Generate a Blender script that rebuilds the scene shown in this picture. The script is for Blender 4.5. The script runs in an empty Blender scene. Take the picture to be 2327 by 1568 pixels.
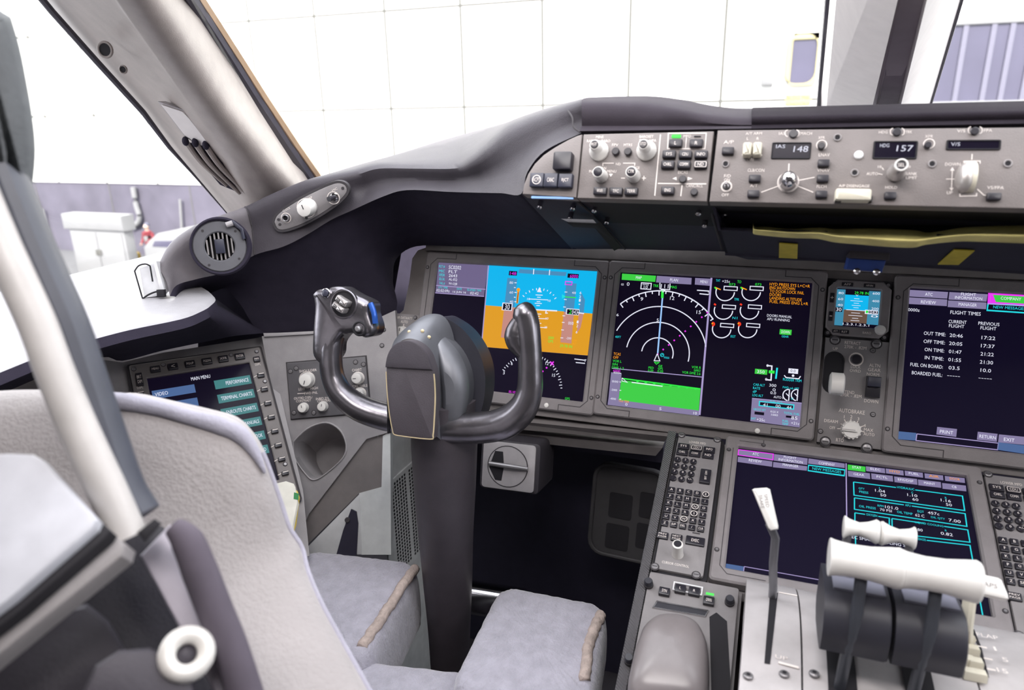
import bpy, math, random
from mathutils import Vector as V, Matrix
random.seed(7)
SC = bpy.context.scene
COL = SC.collection
R = math.radians
EXPO = 1.0
# ------------------------------------------------------------------ camera (2327 x 1568 frame)
FPX = 1619.26
CAM = V((-0.1392, -1.1927, 1.2237))
MC = Matrix(((0.941, -0.0883, 0.3268), (0.3378, 0.3046, -0.8905), (-0.0209, 0.9484, 0.3165)))
_x = MC.col[0].normalized(); _z = (MC.col[2] - _x * MC.col[2].dot(_x)).normalized(); _y = _z.cross(_x)
MC = Matrix((_x, _y, _z)).transposed()
cd = bpy.data.cameras.new('camera')
cd.sensor_width = 36; cd.lens = FPX / 2327 * 36; cd.clip_start = .02; cd.clip_end = 400
cd.dof.use_dof = True; cd.dof.focus_distance = 1.12; cd.dof.aperture_fstop = 5.0
cam = bpy.data.objects.new('camera', cd); COL.objects.link(cam)
cam.matrix_world = Matrix.Translation(CAM) @ MC.to_4x4()
SC.camera = cam

def ray(px, py):
    return MC @ V(((px - 1163.5) / FPX, -(py - 784) / FPX, -1))
def hit(px, py, o, n):
    d = ray(px, py); return CAM + d * ((V(o) - CAM).dot(n) / d.dot(n))
def at(px, py, x=None, y=None, z=None, d=None):
    """where the sight line through a photo point meets a plane of the cockpit (or lies at a given range)"""
    r = ray(px, py)
    if d is not None: return CAM + r * d
    i, v = (0, x) if x is not None else (1, y) if y is not None else (2, z)
    return CAM + r * ((v - CAM[i]) / r[i])

class Frame:
    """a flat panel: origin o, axes x (right), y (up), n (out of the panel)"""
    def __init__(s, o, x, y):
        s.o = V(o); s.x = V(x).normalized(); s.y = (V(y) - s.x * V(y).dot(s.x)).normalized(); s.n = s.x.cross(s.y)
    def w(s, u, v, n=0): return s.o + s.x * u + s.y * v + s.n * n
    def uv(s, p): q = V(p) - s.o; return (q.dot(s.x), q.dot(s.y))
    def L(s, px, py, n=0): return s.uv(hit(px, py, s.o + s.n * n, s.n))
    def P(s, px, py, n=0): return hit(px, py, s.o + s.n * n, s.n)
    def hp(s, px, py, h):    # local length of h photo pixels (vertical) near a point
        a = s.L(px, py - h / 2); b = s.L(px, py + h / 2); return math.hypot(a[0] - b[0], a[1] - b[1])
    def wp(s, px, py, w):
        a = s.L(px - w / 2, py); b = s.L(px + w / 2, py); return math.hypot(a[0] - b[0], a[1] - b[1])
WORLD = Frame((0, 0, 0), (1, 0, 0), (0, 1, 0))
def axis_frame(o, n, up=(0, 0, 1)):
    n = V(n).normalized(); x = V(up).cross(n)
    if x.length < 1e-4: x = V((1, 0, 0))
    x.normalize(); return Frame(o, x, n.cross(x))

# ------------------------------------------------------------------ materials
def principled(name):
    m = bpy.data.materials.new(name); m.use_nodes = True
    return m, m.node_tree, m.node_tree.nodes['Principled BSDF']
def mat(name, col, rough=.5, metal=0., var=.08, vscale=40., bump=0., bscale=300., spec=.5, sheen=0., coat=0.):
    m, t, b = principled(name); N = t.nodes; K = t.links
    tc = N.new('ShaderNodeTexCoord'); nz = N.new('ShaderNodeTexNoise'); nz.inputs['Scale'].default_value = vscale; nz.inputs['Detail'].default_value = 4
    K.new(tc.outputs['Object'], nz.inputs['Vector'])
    rp = N.new('ShaderNodeValToRGB'); c = V(col)
    rp.color_ramp.elements[0].position = .3; rp.color_ramp.elements[1].position = .7
    rp.color_ramp.elements[0].color = (*(c * (1 - var)), 1); rp.color_ramp.elements[1].color = (*[min(1, q) for q in c * (1 + var)], 1)
    K.new(nz.outputs['Fac'], rp.inputs['Fac']); K.new(rp.outputs['Color'], b.inputs['Base Color'])
    b.inputs['Roughness'].default_value = rough; b.inputs['Metallic'].default_value = metal
    b.inputs['Specular IOR Level'].default_value = spec; b.inputs['Sheen Weight'].default_value = sheen; b.inputs['Coat Weight'].default_value = coat
    if bump:
        n2 = N.new('ShaderNodeTexNoise'); n2.inputs['Scale'].default_value = bscale; n2.inputs['Detail'].default_value = 5
        K.new(tc.outputs['Object'], n2.inputs['Vector'])
        bp = N.new('ShaderNodeBump'); bp.inputs['Strength'].default_value = bump; bp.inputs['Distance'].default_value = .002
        K.new(n2.outputs['Fac'], bp.inputs['Height']); K.new(bp.outputs['Normal'], b.inputs['Normal'])
    return m
def emit(name, col, s=1., rough=.25):
    m, t, b = principled(name)
    b.inputs['Base Color'].default_value = (.008, .007, .012, 1); b.inputs['Roughness'].default_value = rough
    b.inputs['Emission Color'].default_value = (*col, 1); b.inputs['Emission Strength'].default_value = s / 2 ** EXPO; b.inputs['Specular IOR Level'].default_value = .1
    return m
def srgb(r, g, b):
    f = lambda c: (c / 255 / 12.92) if c / 255 <= .04045 else ((c / 255 + .055) / 1.055) ** 2.4
    return (f(r), f(g), f(b))
def glass(name, refl=.05, tint=(1, 1, 1)):
    m = bpy.data.materials.new(name); m.use_nodes = True; t = m.node_tree; t.nodes.clear()
    o = t.nodes.new('ShaderNodeOutputMaterial'); mx = t.nodes.new('ShaderNodeMixShader'); a = t.nodes.new('ShaderNodeBsdfTransparent'); g = t.nodes.new('ShaderNodeBsdfGlossy')
    a.inputs['Color'].default_value = (*tint, 1); g.inputs['Roughness'].default_value = .02; mx.inputs[0].default_value = refl
    t.links.new(a.outputs[0], mx.inputs[1]); t.links.new(g.outputs[0], mx.inputs[2]); t.links.new(mx.outputs[0], o.inputs[0]); return m

GREY = mat('panel grey paint', (.25, .235, .24), .55, bump=.25, bscale=900)
GREYD = mat('panel brown grey paint', (.2, .182, .18), .5, bump=.2, bscale=900)
GREYL = mat('light grey moulding', (.42, .4, .41), .5, bump=.2, bscale=700)
HOODS = mat('window-lit hood skin', (.17, .155, .17), .55, bump=.2, bscale=500)  # hood skin lightened to stand for window light on the side hood
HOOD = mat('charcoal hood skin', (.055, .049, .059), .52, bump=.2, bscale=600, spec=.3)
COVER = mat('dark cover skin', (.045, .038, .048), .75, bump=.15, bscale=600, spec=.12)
HOODD = mat('dark hood lining', (.034, .03, .046), .9, bump=.3, bscale=500, spec=.1)  # violet cast of the shadows mixed into this and other dark plastics
UNDER = mat('dark underside paint and shade', (.022, .02, .04), .7, bump=.15, bscale=600)  # near-black paint also stands for shade under the hood and in the footwell
BLACK = mat('black key plastic', (.022, .02, .028), .35)
BLACKM = mat('matt black', (.012, .011, .015), .8)
NAVY = mat('dark navy key plastic', (.035, .037, .06), .4)
WHITE = mat('white knob plastic', (.78, .76, .73), .38, var=.03)
IVORY = mat('ivory switch plastic', (.72, .68, .56), .45, var=.03)
INK = mat('white legend paint', (.85, .78, .74), .6, var=.02)
INKD = mat('grey engraved paint', (.3, .28, .28), .6)
GROOVE = mat('dark groove gap', (.05, .045, .05), .8)  # dark joints, slots, pointer lines and small fittings
STEEL = mat('steel screw', (.3, .29, .3), .42, .7)
CHROME = mat('polished chrome', (.8, .8, .82), .12, 1., var=.02)
YOKEM = mat('worn dark yoke metal', (.21, .2, .22), .27, .88, var=.3, vscale=18, bump=.12, bscale=120)
YOKEP = mat('dark yoke plastic', (.068, .059, .07), .5, bump=.2, bscale=700)
BRASS = mat('worn brass edge', (.75, .62, .38), .4, .4)
MCPGREY = mat('control panel taupe paint', (.215, .19, .185), .5, bump=.2, bscale=900)
DISPB = mat('display bezel grey', (.235, .215, .22), .5, bump=.2, bscale=900)
PEDG = mat('pedestal silver grey paint', (.5, .475, .48), .36, bump=.1, bscale=700)
LEVG = mat('dark slate lever body', (.026, .026, .036), .45)
LEVK = mat('lever shaft dark steel', (.06, .065, .08), .4, .3)
LEVS = mat('speed brake steel', (.2, .2, .22), .35, .5)
YELLOW = mat('yellow tape', (.62, .5, .05), .5, var=.15, vscale=60)
YBAG = mat('yellow plastic bag', (.85, .74, .28), .4, var=.2, vscale=30, bump=.4, bscale=80)
BLUE = mat('blue latch plastic', (.03, .07, .3), .4)
GREEN_LED = emit('green lamp', (.1, .95, .12), 1.2)
# ------------------------------------------------------------------ mesh building
def rr(u0, u1, v0, v1, r=0., seg=3):
    """rounded rectangle outline, counter-clockwise"""
    if u0 > u1: u0, u1 = u1, u0
    if v0 > v1: v0, v1 = v1, v0
    r = max(1e-5, min(r, (u1 - u0) / 2 - 1e-6, (v1 - v0) / 2 - 1e-6)); p = []
    for cx, cy, a0 in ((u1 - r, v1 - r, 0), (u0 + r, v1 - r, 90), (u0 + r, v0 + r, 180), (u1 - r, v0 + r, 270)):
        for i in range(seg + 1):
            a = R(a0 + 90 * i / seg); p.append((cx + r * math.cos(a), cy + r * math.sin(a)))
    return p
def circle(cx, cy, r, n=20, ry=None):
    return [(cx + r * math.cos(2 * math.pi * i / n), cy + (ry or r) * math.sin(2 * math.pi * i / n)) for i in range(n)]
def area2(p): return sum(p[i - 1][0] * p[i][1] - p[i][0] * p[i - 1][1] for i in range(len(p)))
def inset(p, d):
    if area2(p) < 0: p = p[::-1]
    n = len(p); out = []
    for i in range(n):
        a, b, c = V(p[i - 1]), V(p[i]), V(p[(i + 1) % n])
        e1, e2 = (b - a), (c - b)
        if e1.length < 1e-9 or e2.length < 1e-9: out.append(tuple(b)); continue
        n1 = V((-e1.y, e1.x)).normalized(); n2 = V((-e2.y, e2.x)).normalized(); m = n1 + n2
        k = m.dot(n1)
        out.append(tuple(b + m * (d / k if k > .25 else d / .25 if m.length > .1 else 0)))
    return out
_fc = {}
def glyphs(s):
    if s not in _fc:
        c = bpy.data.curves.new('t', 'FONT'); c.body = s; c.size = 1; c.resolution_u = 2
        o = bpy.data.objects.new('t', c); COL.objects.link(o)
        dg = bpy.context.evaluated_depsgraph_get(); dg.update()
        me = bpy.data.meshes.new_from_object(o.evaluated_get(dg))
        vs = [(v.co.x, v.co.y) for v in me.vertices]; fs = [tuple(f.vertices) for f in me.polygons]
        bpy.data.objects.remove(o); bpy.data.curves.remove(c); bpy.data.meshes.remove(me)
        _fc[s] = (vs, fs)
    return _fc[s]
class MB:
    def __init__(s, *mats): s.v = []; s.f = []; s.m = []; s.mats = list(mats); s.cur = 0
    def use(s, m):
        if m not in s.mats: s.mats.append(m)
        s.cur = s.mats.index(m); return s
    def add(s, vs, fs):
        b = len(s.v); s.v.extend(V(q) for q in vs)
        for f in fs: s.f.append(tuple(b + i for i in f)); s.m.append(s.cur)
        return s
    def prism(s, fr, pts, n0, n1, bev=0., back=True):
        """an outline on a frame, raised from n0 to n1, its front edge chamfered"""
        if area2(pts) < 0: pts = pts[::-1]
        k = len(pts); rings = [[fr.w(u, v, n0) for u, v in pts]]
        if bev > 0:
            rings += [[fr.w(u, v, n1 - bev) for u, v in pts], [fr.w(u, v, n1 - bev * .3) for u, v in inset(pts, bev * .3)], [fr.w(u, v, n1) for u, v in inset(pts, bev)]]
        else: rings += [[fr.w(u, v, n1) for u, v in pts]]
        vs = [q for r in rings for q in r]; fs = []
        for j in range(len(rings) - 1):
            for i in range(k): i2 = (i + 1) % k; fs.append((j * k + i, j * k + i2, (j + 1) * k + i2, (j + 1) * k + i))
        fs.append(tuple((len(rings) - 1) * k + i for i in range(k)))
        if back: fs.append(tuple(reversed(range(k))))
        return s.add(vs, fs)
    def box(s, fr, u0, u1, v0, v1, n0, n1, bev=0., r=0., seg=2):
        return s.prism(fr, rr(u0, u1, v0, v1, r, seg) if r else [(u0, v0), (u1, v0), (u1, v1), (u0, v1)] if (u1 - u0) * (v1 - v0) > 0 else [(u0, v1), (u1, v1), (u1, v0), (u0, v0)], n0, n1, bev)
    def ring(s, fr, outer, inner, n0, n1, bev=0.):
        """a flat frame between two outlines of equal point count"""
        if area2(outer) < 0: outer = outer[::-1]
        if area2(inner) < 0: inner = inner[::-1]
        k = len(outer); oi = inset(outer, bev) if bev else outer; ii = inset(inner, -bev) if bev else inner
        L = [[fr.w(u, v, n0) for u, v in outer], [fr.w(u, v, n1 - bev) for u, v in outer], [fr.w(u, v, n1) for u, v in oi], [fr.w(u, v, n1) for u, v in ii], [fr.w(u, v, n1 - bev) for u, v in inner], [fr.w(u, v, n0) for u, v in inner]]
        vs = [q for r in L for q in r]; fs = []
        for j in range(6):
            for i in range(k):
                i2 = (i + 1) % k; a, b = j * k, ((j + 1) % 6) * k; fs.append((a + i, a + i2, b + i2, b + i))
        return s.add(vs, fs)
    def flat(s, fr, pts, n=0.):
        if area2(pts) < 0: pts = pts[::-1]
        return s.add([fr.w(u, v, n) for u, v in pts], [tuple(range(len(pts)))])
    def stroke(s, fr, pts, w, n, closed=False):
        """a painted line of width w along points on a frame"""
        p = [V(q) for q in pts]; k = len(p); vs = []
        for i in range(k):
            a = p[i - 1] if (i > 0 or closed) else p[i]; b = p[(i + 1) % k] if (i < k - 1 or closed) else p[i]
            t1 = (p[i] - a); t2 = (b - p[i])
            t1 = t1.normalized() if t1.length > 1e-9 else t2.normalized(); t2 = t2.normalized() if t2.length > 1e-9 else t1
            m = V((-t1.y - t2.y, t1.x + t2.x)); n1 = V((-t1.y, t1.x)); m.normalize(); d = max(.35, m.dot(n1))
            vs += [fr.w(*(p[i] + m * (w / 2 / d)), n), fr.w(*(p[i] - m * (w / 2 / d)), n)]
        fs = [(2 * i + 1, 2 * (i + 1) + 1, 2 * (i + 1), 2 * i) for i in range(k - 1)]
        if closed: fs.append((2 * k - 1, 1, 0, 2 * k - 2))
        return s.add(vs, fs)
    def text(s, fr, u, v, body, h, n, align='c', w=None, rot=0., shear=0.):
        """lettering, cap height h, anchored at its middle / left / right"""
        vs, fs = glyphs(body)
        if not vs: return s
        x0 = min(q[0] for q in vs); x1 = max(q[0] for q in vs); y0 = min(q[1] for q in vs); y1 = max(q[1] for q in vs)
        ky = h / .73 if y1 - y0 < .8 else h / (y1 - y0); ky = h / max(.3, y1 - y0); kx = ky if w is None else w / max(.05, x1 - x0)
        ox = {'c': (x0 + x1) / 2, 'l': x0, 'r': x1}[align]; oy = (y0 + y1) / 2; ca, sa = math.cos(rot), math.sin(rot)
        out = []
        for x, y in vs:
            a, b = (x - ox) * kx, (y - oy) * ky; a += b * shear
            out.append(fr.w(u + a * ca - b * sa, v + a * sa + b * ca, n))
        return s.add(out, fs)
    def lathe(s, fr, u, v, prof, seg=24, sq=None):
        """profile of (radius, height) turned about the frame's normal"""
        vs = []; k = len(prof)
        for r, h in prof:
            for i in range(seg):
                a = 2 * math.pi * i / seg; vs.append(fr.w(u + r * math.cos(a), v + r * (sq or 1) * math.sin(a), h))
        fs = [(j * seg + i, j * seg + (i + 1) % seg, (j + 1) * seg + (i + 1) % seg, (j + 1) * seg + i) for j in range(k - 1) for i in range(seg)]
        fs.append(tuple((k - 1) * seg + i for i in range(seg))); fs.append(tuple(reversed(range(seg))))
        return s.add(vs, fs)
    def tube(s, pts, rad, seg=12, rad2=None, ref=(0, 0, 1), caps=True):
        """a swept bar; rad (and rad2 along ref) may vary from point to point"""
        p = [V(q) for q in pts]; k = len(p); vs = []
        rad = rad if isinstance(rad, (list, tuple)) else [rad] * k
        rad2 = rad if rad2 is None else rad2 if isinstance(rad2, (list, tuple)) else [rad2] * k
        for i in range(k):
            t = (p[min(i + 1, k - 1)] - p[max(i - 1, 0)]).normalized()
            a = V(ref); a = (a - t * a.dot(t))
            if a.length < 1e-3: a = V((1, 0, 0)); a = a - t * a.dot(t)
            a.normalize(); b = t.cross(a)
            for j in range(seg):
                an = 2 * math.pi * j / seg; vs.append(p[i] + b * (math.cos(an) * rad[i]) + a * (math.sin(an) * rad2[i]))
        fs = [(i * seg + j, i * seg + (j + 1) % seg, (i + 1) * seg + (j + 1) % seg, (i + 1) * seg + j) for i in range(k - 1) for j in range(seg)]
        if caps: fs += [tuple(reversed(range(seg))), tuple((k - 1) * seg + j for j in range(seg))]
        return s.add(vs, fs)
    def grid(s, rows, closed=False):
        """a skin over rows of points"""
        k = len(rows[0]); vs = [q for r in rows for q in r]; fs = []
        for i in range(len(rows) - 1):
            for j in range(k if closed else k - 1):
                j2 = (j + 1) % k; fs.append((i * k + j, i * k + j2, (i + 1) * k + j2, (i + 1) * k + j))
        return s.add(vs, fs)
    def slab(s, front, off):
        """a closed plate: a 3-D outline and its copy moved by off"""
        k = len(front); off = V(off); vs = [V(q) for q in front] + [V(q) + off for q in front]
        fs = [tuple(range(k)), tuple(reversed(range(k, 2 * k)))] + [(i, i + k, (i + 1) % k + k, (i + 1) % k) for i in range(k)]
        return s.add(vs, fs)
    def sphere(s, c, r, seg=16, rings=8, sc=(1, 1, 1)):
        c = V(c); vs = []; fs = []
        for i in range(rings + 1):
            th = math.pi * i / rings
            for j in range(seg):
                a = 2 * math.pi * j / seg; vs.append(c + V((math.sin(th) * math.cos(a) * r * sc[0], math.sin(th) * math.sin(a) * r * sc[1], math.cos(th) * r * sc[2])))
        for i in range(rings):
            for j in range(seg):
                j2 = (j + 1) % seg; fs.append((i * seg + j, (i + 1) * seg + j, (i + 1) * seg + j2, i * seg + j2))
        return s.add(vs, fs)
def smooth_path(pts, n=6):
    """Catmull-Rom through points (any dimension)"""
    p = [V(q) for q in pts]; out = []
    for i in range(len(p) - 1):
        a, b, c, d = p[max(i - 1, 0)], p[i], p[i + 1], p[min(i + 2, len(p) - 1)]
        for k in range(n):
            t = k / n; out.append(.5 * ((2 * b) + (c - a) * t + (2 * a - 5 * b + 4 * c - d) * t * t + (3 * b - a - 3 * c + d) * t ** 3))
    out.append(p[-1]); return out
def lerp_list(l, n):
    """values stretched to n samples"""
    out = []
    for i in range(n):
        t = i * (len(l) - 1) / (n - 1); k = min(int(t), len(l) - 2); out.append(l[k] * (1 - t + k) + l[k + 1] * (t - k))
    return out

# ------------------------------------------------------------------ objects
def root_of(o):
    while o.parent: o = o.parent
    return o
def fix_normals(me):
    import bmesh
    bm = bmesh.new(); bm.from_mesh(me); bmesh.ops.remove_doubles(bm, verts=bm.verts, dist=1e-7); bmesh.ops.recalc_face_normals(bm, faces=bm.faces); bm.to_mesh(me); bm.free()
def obj(name, mb, parent=None, sharp=32, sub=0, fix=False, loc=None, label=None):
    """one mesh object; points are world points, its origin sits on its thing's base (or loc)"""
    me = bpy.data.meshes.new(name)
    base = V(loc) if loc is not None else (root_of(parent).location if parent else V((0, 0, 0)))
    me.from_pydata([q - base for q in mb.v], [], mb.f); me.update()
    for m in mb.mats: me.materials.append(m)
    me.polygons.foreach_set('material_index', mb.m)
    if fix: fix_normals(me)
    me.polygons.foreach_set('use_smooth', [True] * len(me.polygons))
    if sharp: me.set_sharp_from_angle(angle=R(sharp))
    o = bpy.data.objects.new(name, me); COL.objects.link(o)
    if parent:
        o.parent = parent; o.location = base - root_of(parent).location
    else: o.location = base
    if sub:
        s = o.modifiers.new('Subdivision', 'SUBSURF'); s.levels = s.render_levels = sub
    if label: o['label'] = label
    return o
def thing(name, label, cat, loc, group=None):
    o = bpy.data.objects.new(name, None); COL.objects.link(o); o.location = V(loc); o.empty_display_size = .05
    o['label'] = label; o['category'] = cat
    if group: o['group'] = group
    return o
def tag(o, label, cat, group=None, kind=None):
    o['label'] = label; o['category'] = cat
    if group: o['group'] = group
    if kind: o['kind'] = kind
    return o
def struct(o): o['kind'] = 'structure'; return o

# small fittings, each a part of the panel it sits on
def key(fr, par, px, py, w, h, body=None, th=.004, m=None, ink=None, name='button', tw=.72, hh=None, box=None, r=.001, two=None, ringed=False):
    """a push key centred on a photo point, w x h photo pixels, with its legend"""
    u, v = fr.L(px, py, th); W, H = fr.wp(px, py, w), fr.hp(px, py, h)
    mb = MB(m or BLACK); mb.box(fr, u - W / 2, u + W / 2, v - H / 2, v + H / 2, 0, th, min(.0012, H * .12), r)
    mb.use(ink or INK); n = th + .0002
    if ringed: mb.ring(fr, rr(u - W * .45, u + W * .45, v - H * .38, v + H * .38, H * .15), rr(u - W * .40, u + W * .40, v - H * .31, v + H * .31, H * .1), n - .0001, n)
    if body:
        if two: mb.text(fr, u, v + H * .17, body, H * .25, n, w=W * tw); mb.text(fr, u, v - H * .2, two, H * .25, n, w=W * tw)
        else: mb.text(fr, u, v, body, (hh or .42) * H, n, w=W * tw if len(body) > 1 else None)
    return obj(name, mb, par)
def knob(fr, par, px, py, wpx, hgt, m=None, cap=None, name='knob', prof=None, pointer=None, legend=None, flute=0, label=None):
    u, v = fr.L(px, py); r = fr.wp(px, py, wpx) / 2; mb = MB(m or WHITE)
    prof = prof or [(r, 0), (r, hgt * .25), (r * .93, hgt * .3), (r * .88, hgt * .85), (r * .8, hgt * .97), (r * .6, hgt)]
    mb.lathe(fr, u, v, [(a if prof is None else a, b) for a, b in prof], 28)
    top = prof[-1][1]; rt = prof[-1][0]
    if cap: mb.use(cap).lathe(fr, u, v, [(rt * .82, top - .0005), (rt * .82, top + .0012), (rt * .7, top + .0016)], 20)
    if legend: mb.use(INK).text(fr, u, v, legend, rt * .6, top + .002, w=rt * 1.15)
    if pointer is not None:
        a = R(pointer); c, s_ = math.cos(a), math.sin(a); f2 = Frame(fr.w(u, v, 0), fr.x * c + fr.y * s_, fr.y * c - fr.x * s_)
        mb.use(GROOVE).box(f2, r * .05, rt * .95, -r * .05, r * .05, top - .001, top + .0006)
    return obj(name, mb, par, label=label)
def screw(fr, mb, px, py, r=.003, n=0., slot=True):
    u, v = fr.L(px, py)
    mb.use(GROOVE).lathe(fr, u, v, [(r * 1.35, n), (r * 1.35, n + .0004)], 14)
    mb.use(STEEL).lathe(fr, u, v, [(r, n + .0003), (r, n + .0014), (r * .8, n + .002)], 12)
    if slot: mb.use(GROOVE).box(fr, u - r * .7, u + r * .7, v - r * .12, v + r * .12, n + .0019, n + .0022)
def words(fr, mb, items, n=.0003, ink=None):
    """painted legends: (px, py, text, height px[, width px[, align]])"""
    mb.use(ink or INK)
    for it in items:
        px, py, t, h = it[:4]; w = it[4] if len(it) > 4 else None; al = it[5] if len(it) > 5 else 'c'
        u, v = fr.L(px, py); mb.text(fr, u, v, t, fr.hp(px, py, h), n, al, fr.wp(px, py, w) if w else None)
def pline(fr, mb, pts, wpx, ink=None, n=.0003, closed=False):
    mb.use(ink or INK); q = [fr.L(*p) for p in pts]; mb.stroke(fr, q, fr.wp(*pts[0], wpx), n, closed)
def toggle(fr, par, px, py, r=.004, name='toggle_switch'):
    u, v = fr.L(px, py); mb = MB(INK); mb.ring(fr, circle(u, v, r * 1.7, 20), circle(u, v, r * 1.35, 20), 0, .0006)
    mb.use(GROOVE).lathe(fr, u, v, [(r * 1.3, 0), (r * 1.3, .0004)], 18)
    mb.use(STEEL).lathe(fr, u, v, [(r * .9, 0), (r * .85, .003), (r * .45, .0035), (r * .4, .009), (r * .55, .014), (r * .3, .0155)], 14)
    return obj(name, mb, par)
# ------------------------------------------------------------------ daylight, cabin lamps and an added fill, exposure
w = bpy.data.worlds.new('sky'); SC.world = w; w.use_nodes = True
wt = w.node_tree; bg = wt.nodes['Background']
tcw = wt.nodes.new('ShaderNodeTexCoord'); nzw = wt.nodes.new('ShaderNodeTexNoise'); nzw.inputs['Scale'].default_value = 2.5
rpw = wt.nodes.new('ShaderNodeValToRGB'); rpw.color_ramp.elements[0].color = (.86, .9, 1, 1); rpw.color_ramp.elements[1].color = (1, 1, 1, 1)
wt.links.new(tcw.outputs['Generated'], nzw.inputs['Vector']); wt.links.new(nzw.outputs['Fac'], rpw.inputs['Fac']); wt.links.new(rpw.outputs['Color'], bg.inputs['Color'])
bg.inputs['Strength'].default_value = 2.2
def lamp(name, kind, loc, rot, power, size=None, col=(1, 1, 1), size_y=None):
    l = bpy.data.lights.new(name, kind); l.energy = power; l.color = col
    if kind == 'AREA':
        l.size = size
        if size_y: l.shape = 'RECTANGLE'; l.size_y = size_y
    if kind == 'SUN': l.angle = R(2)
    o = bpy.data.objects.new(name, l); COL.objects.link(o); o.location = loc; o.rotation_euler = rot; return o
lamp('sun', 'SUN', (0, -5, 10), (R(52), 0, R(14)), 5.2, col=(1, .97, .9))
lamp('dome_and_fill_lamp', 'AREA', (-.3, -1.14, 1.87), (R(14), 0, 0), 5.5, .6, (1, .95, .93), .35)
lamp('dome_and_fill_lamp', 'AREA', (.75, -1.14, 1.87), (R(8), R(12), 0), 4, .5, (1, .95, .93), .3)
lamp('dome_and_fill_lamp', 'AREA', (-.75, -.75, 1.84), (R(4), R(-8), 0), 2.2, .4, (1, .95, .93), .3)  # fill lamp added to brighten the lower left, no real fixture
SC.view_settings.view_transform = 'Standard'; SC.view_settings.look = 'None'; SC.view_settings.gamma = 1; SC.view_settings.exposure = EXPO
SC.view_settings.use_curve_mapping = False
SC.cycles.max_bounces = 8; SC.cycles.diffuse_bounces = 5; SC.cycles.glossy_bounces = 4; SC.cycles.caustics_reflective = False; SC.cycles.caustics_refractive = False
SC.cycles.sample_clamp_indirect = 4

# ------------------------------------------------------------------ outside: apron and the terminal wall ahead
GZ = -4.5; WY = 22.0
WALLW = mat('white wall cladding', (.86, .855, .81), .6, var=.02, vscale=.3)
WALLS = mat('cladding seam', (.1, .098, .09), .7, var=.02)
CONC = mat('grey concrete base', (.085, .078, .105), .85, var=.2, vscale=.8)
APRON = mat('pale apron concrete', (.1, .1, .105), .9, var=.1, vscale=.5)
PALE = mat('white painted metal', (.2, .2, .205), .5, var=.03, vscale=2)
PALEI = mat('white painted clip', (.8, .8, .82), .4)
BOLL = mat('yellow bollard paint', (.3, .2, .02), .5)
PWIN = mat('tinted building window', (.075, .07, .11), .25, var=.15, vscale=.4)
PFRM = mat('window mullion', (.13, .125, .17), .5)
mb = MB(APRON); mb.add([(-80, -40, GZ), (80, -40, GZ), (80, 60, GZ), (-80, 60, GZ)], [(0, 1, 2, 3)]); struct(obj('ground', mb))
FW = Frame((0, WY, 0), (1, 0, 0), (0, 0, 1))     # faces the aeroplane (normal -Y)
def wl(px, py): return FW.L(px, py)
zlow = wl(260, 416)[1]
mb = MB(WALLW); mb.box(FW, -34, 30, zlow, 14, -.5, 0)
mb.use(WALLS)
u0 = wl(889, 245)[0]; pw = wl(1055, 245)[0] - u0; hz = wl(889, 247)[1]
for i in range(-14, 12): mb.box(FW, u0 + i * pw - .05, u0 + i * pw + .05, zlow, 14, .001, .012)
for z in (hz, hz + 3.1, hz + 6.2): mb.box(FW, -34, 30, z - .04, z + .04, .001, .008)
struct(obj('exterior_wall', mb, sharp=20))
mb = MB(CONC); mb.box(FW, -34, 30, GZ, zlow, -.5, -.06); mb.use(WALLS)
for px in (60, 95, 260, 440, 560): u = wl(px, 500)[0]; mb.box(FW, u - .02, u + .02, GZ, zlow, -.05, -.045)
struct(obj('exterior_wall_base', mb, sharp=20))
FC_ = Frame((0, 17.5, 0), (1, 0, 0), (0, 0, 1))
# white plant cabinet with double doors
u1, v1 = FC_.L(137, 486); u2, _ = FC_.L(272, 486); _, v2 = FC_.L(143, 520)
t = thing('plant_cabinet', 'white double-door cabinet with a projecting hood outside on the apron', 'cabinet', FC_.w((u1 + u2) / 2, GZ, 0))
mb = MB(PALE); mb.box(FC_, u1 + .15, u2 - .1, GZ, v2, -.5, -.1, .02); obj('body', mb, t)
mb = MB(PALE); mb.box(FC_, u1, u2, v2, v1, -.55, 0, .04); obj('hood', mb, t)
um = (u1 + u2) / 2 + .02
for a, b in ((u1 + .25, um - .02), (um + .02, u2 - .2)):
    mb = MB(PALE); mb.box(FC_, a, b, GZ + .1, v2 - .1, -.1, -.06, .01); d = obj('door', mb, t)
    mb = MB(WALLS); mb.box(FC_, (a if a > um else b - .1), (a + .1 if a > um else b), GZ + 1.0, GZ + 1.2, -.06, 0, .01); obj('handle', mb, d)
# pipes on the wall base
def pipe(label, pts, r, off=.12):
    mb = MB(PALE); p = [FW.w(*wl(*q), off) for q in pts]; mb.tube(smooth_path(p, 5) if len(p) > 2 else p, r, 10)
    tag(obj('pipe', mb), label, 'pipe', 'pipes on the wall outside')
pipe('curved white pipe running down beside the white cabinet outside', [(308, 425), (315, 465), (322, 490), (318, 506), (302, 514)], .11)
pipe('thin straight pipe on the concrete wall left of the white cabinet', [(103, 474), (113, 540), (128, 612)], .05)
pipe('thin straight pipe on the concrete wall right of the curved pipe', [(414, 452), (417, 500), (420, 560)], .05)
# bollards
for px, py, h, lb in ((136, 652, .95, 'yellow bollard left of the white cabinet on the apron'), (318, 634, .95, 'yellow bollard between the white cabinet and the person in red')):
    p = at(px, py, z=GZ); fr = axis_frame(p, (0, 0, 1), (0, 1, 0)); mb = MB(BOLL)
    mb.lathe(fr, 0, 0, [(.17, 0), (.17, h), (.12, h + .06), (.03, h + .08)], 14); tag(obj('bollard', mb, loc=p), lb, 'bollard', 'bollards outside')
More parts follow.
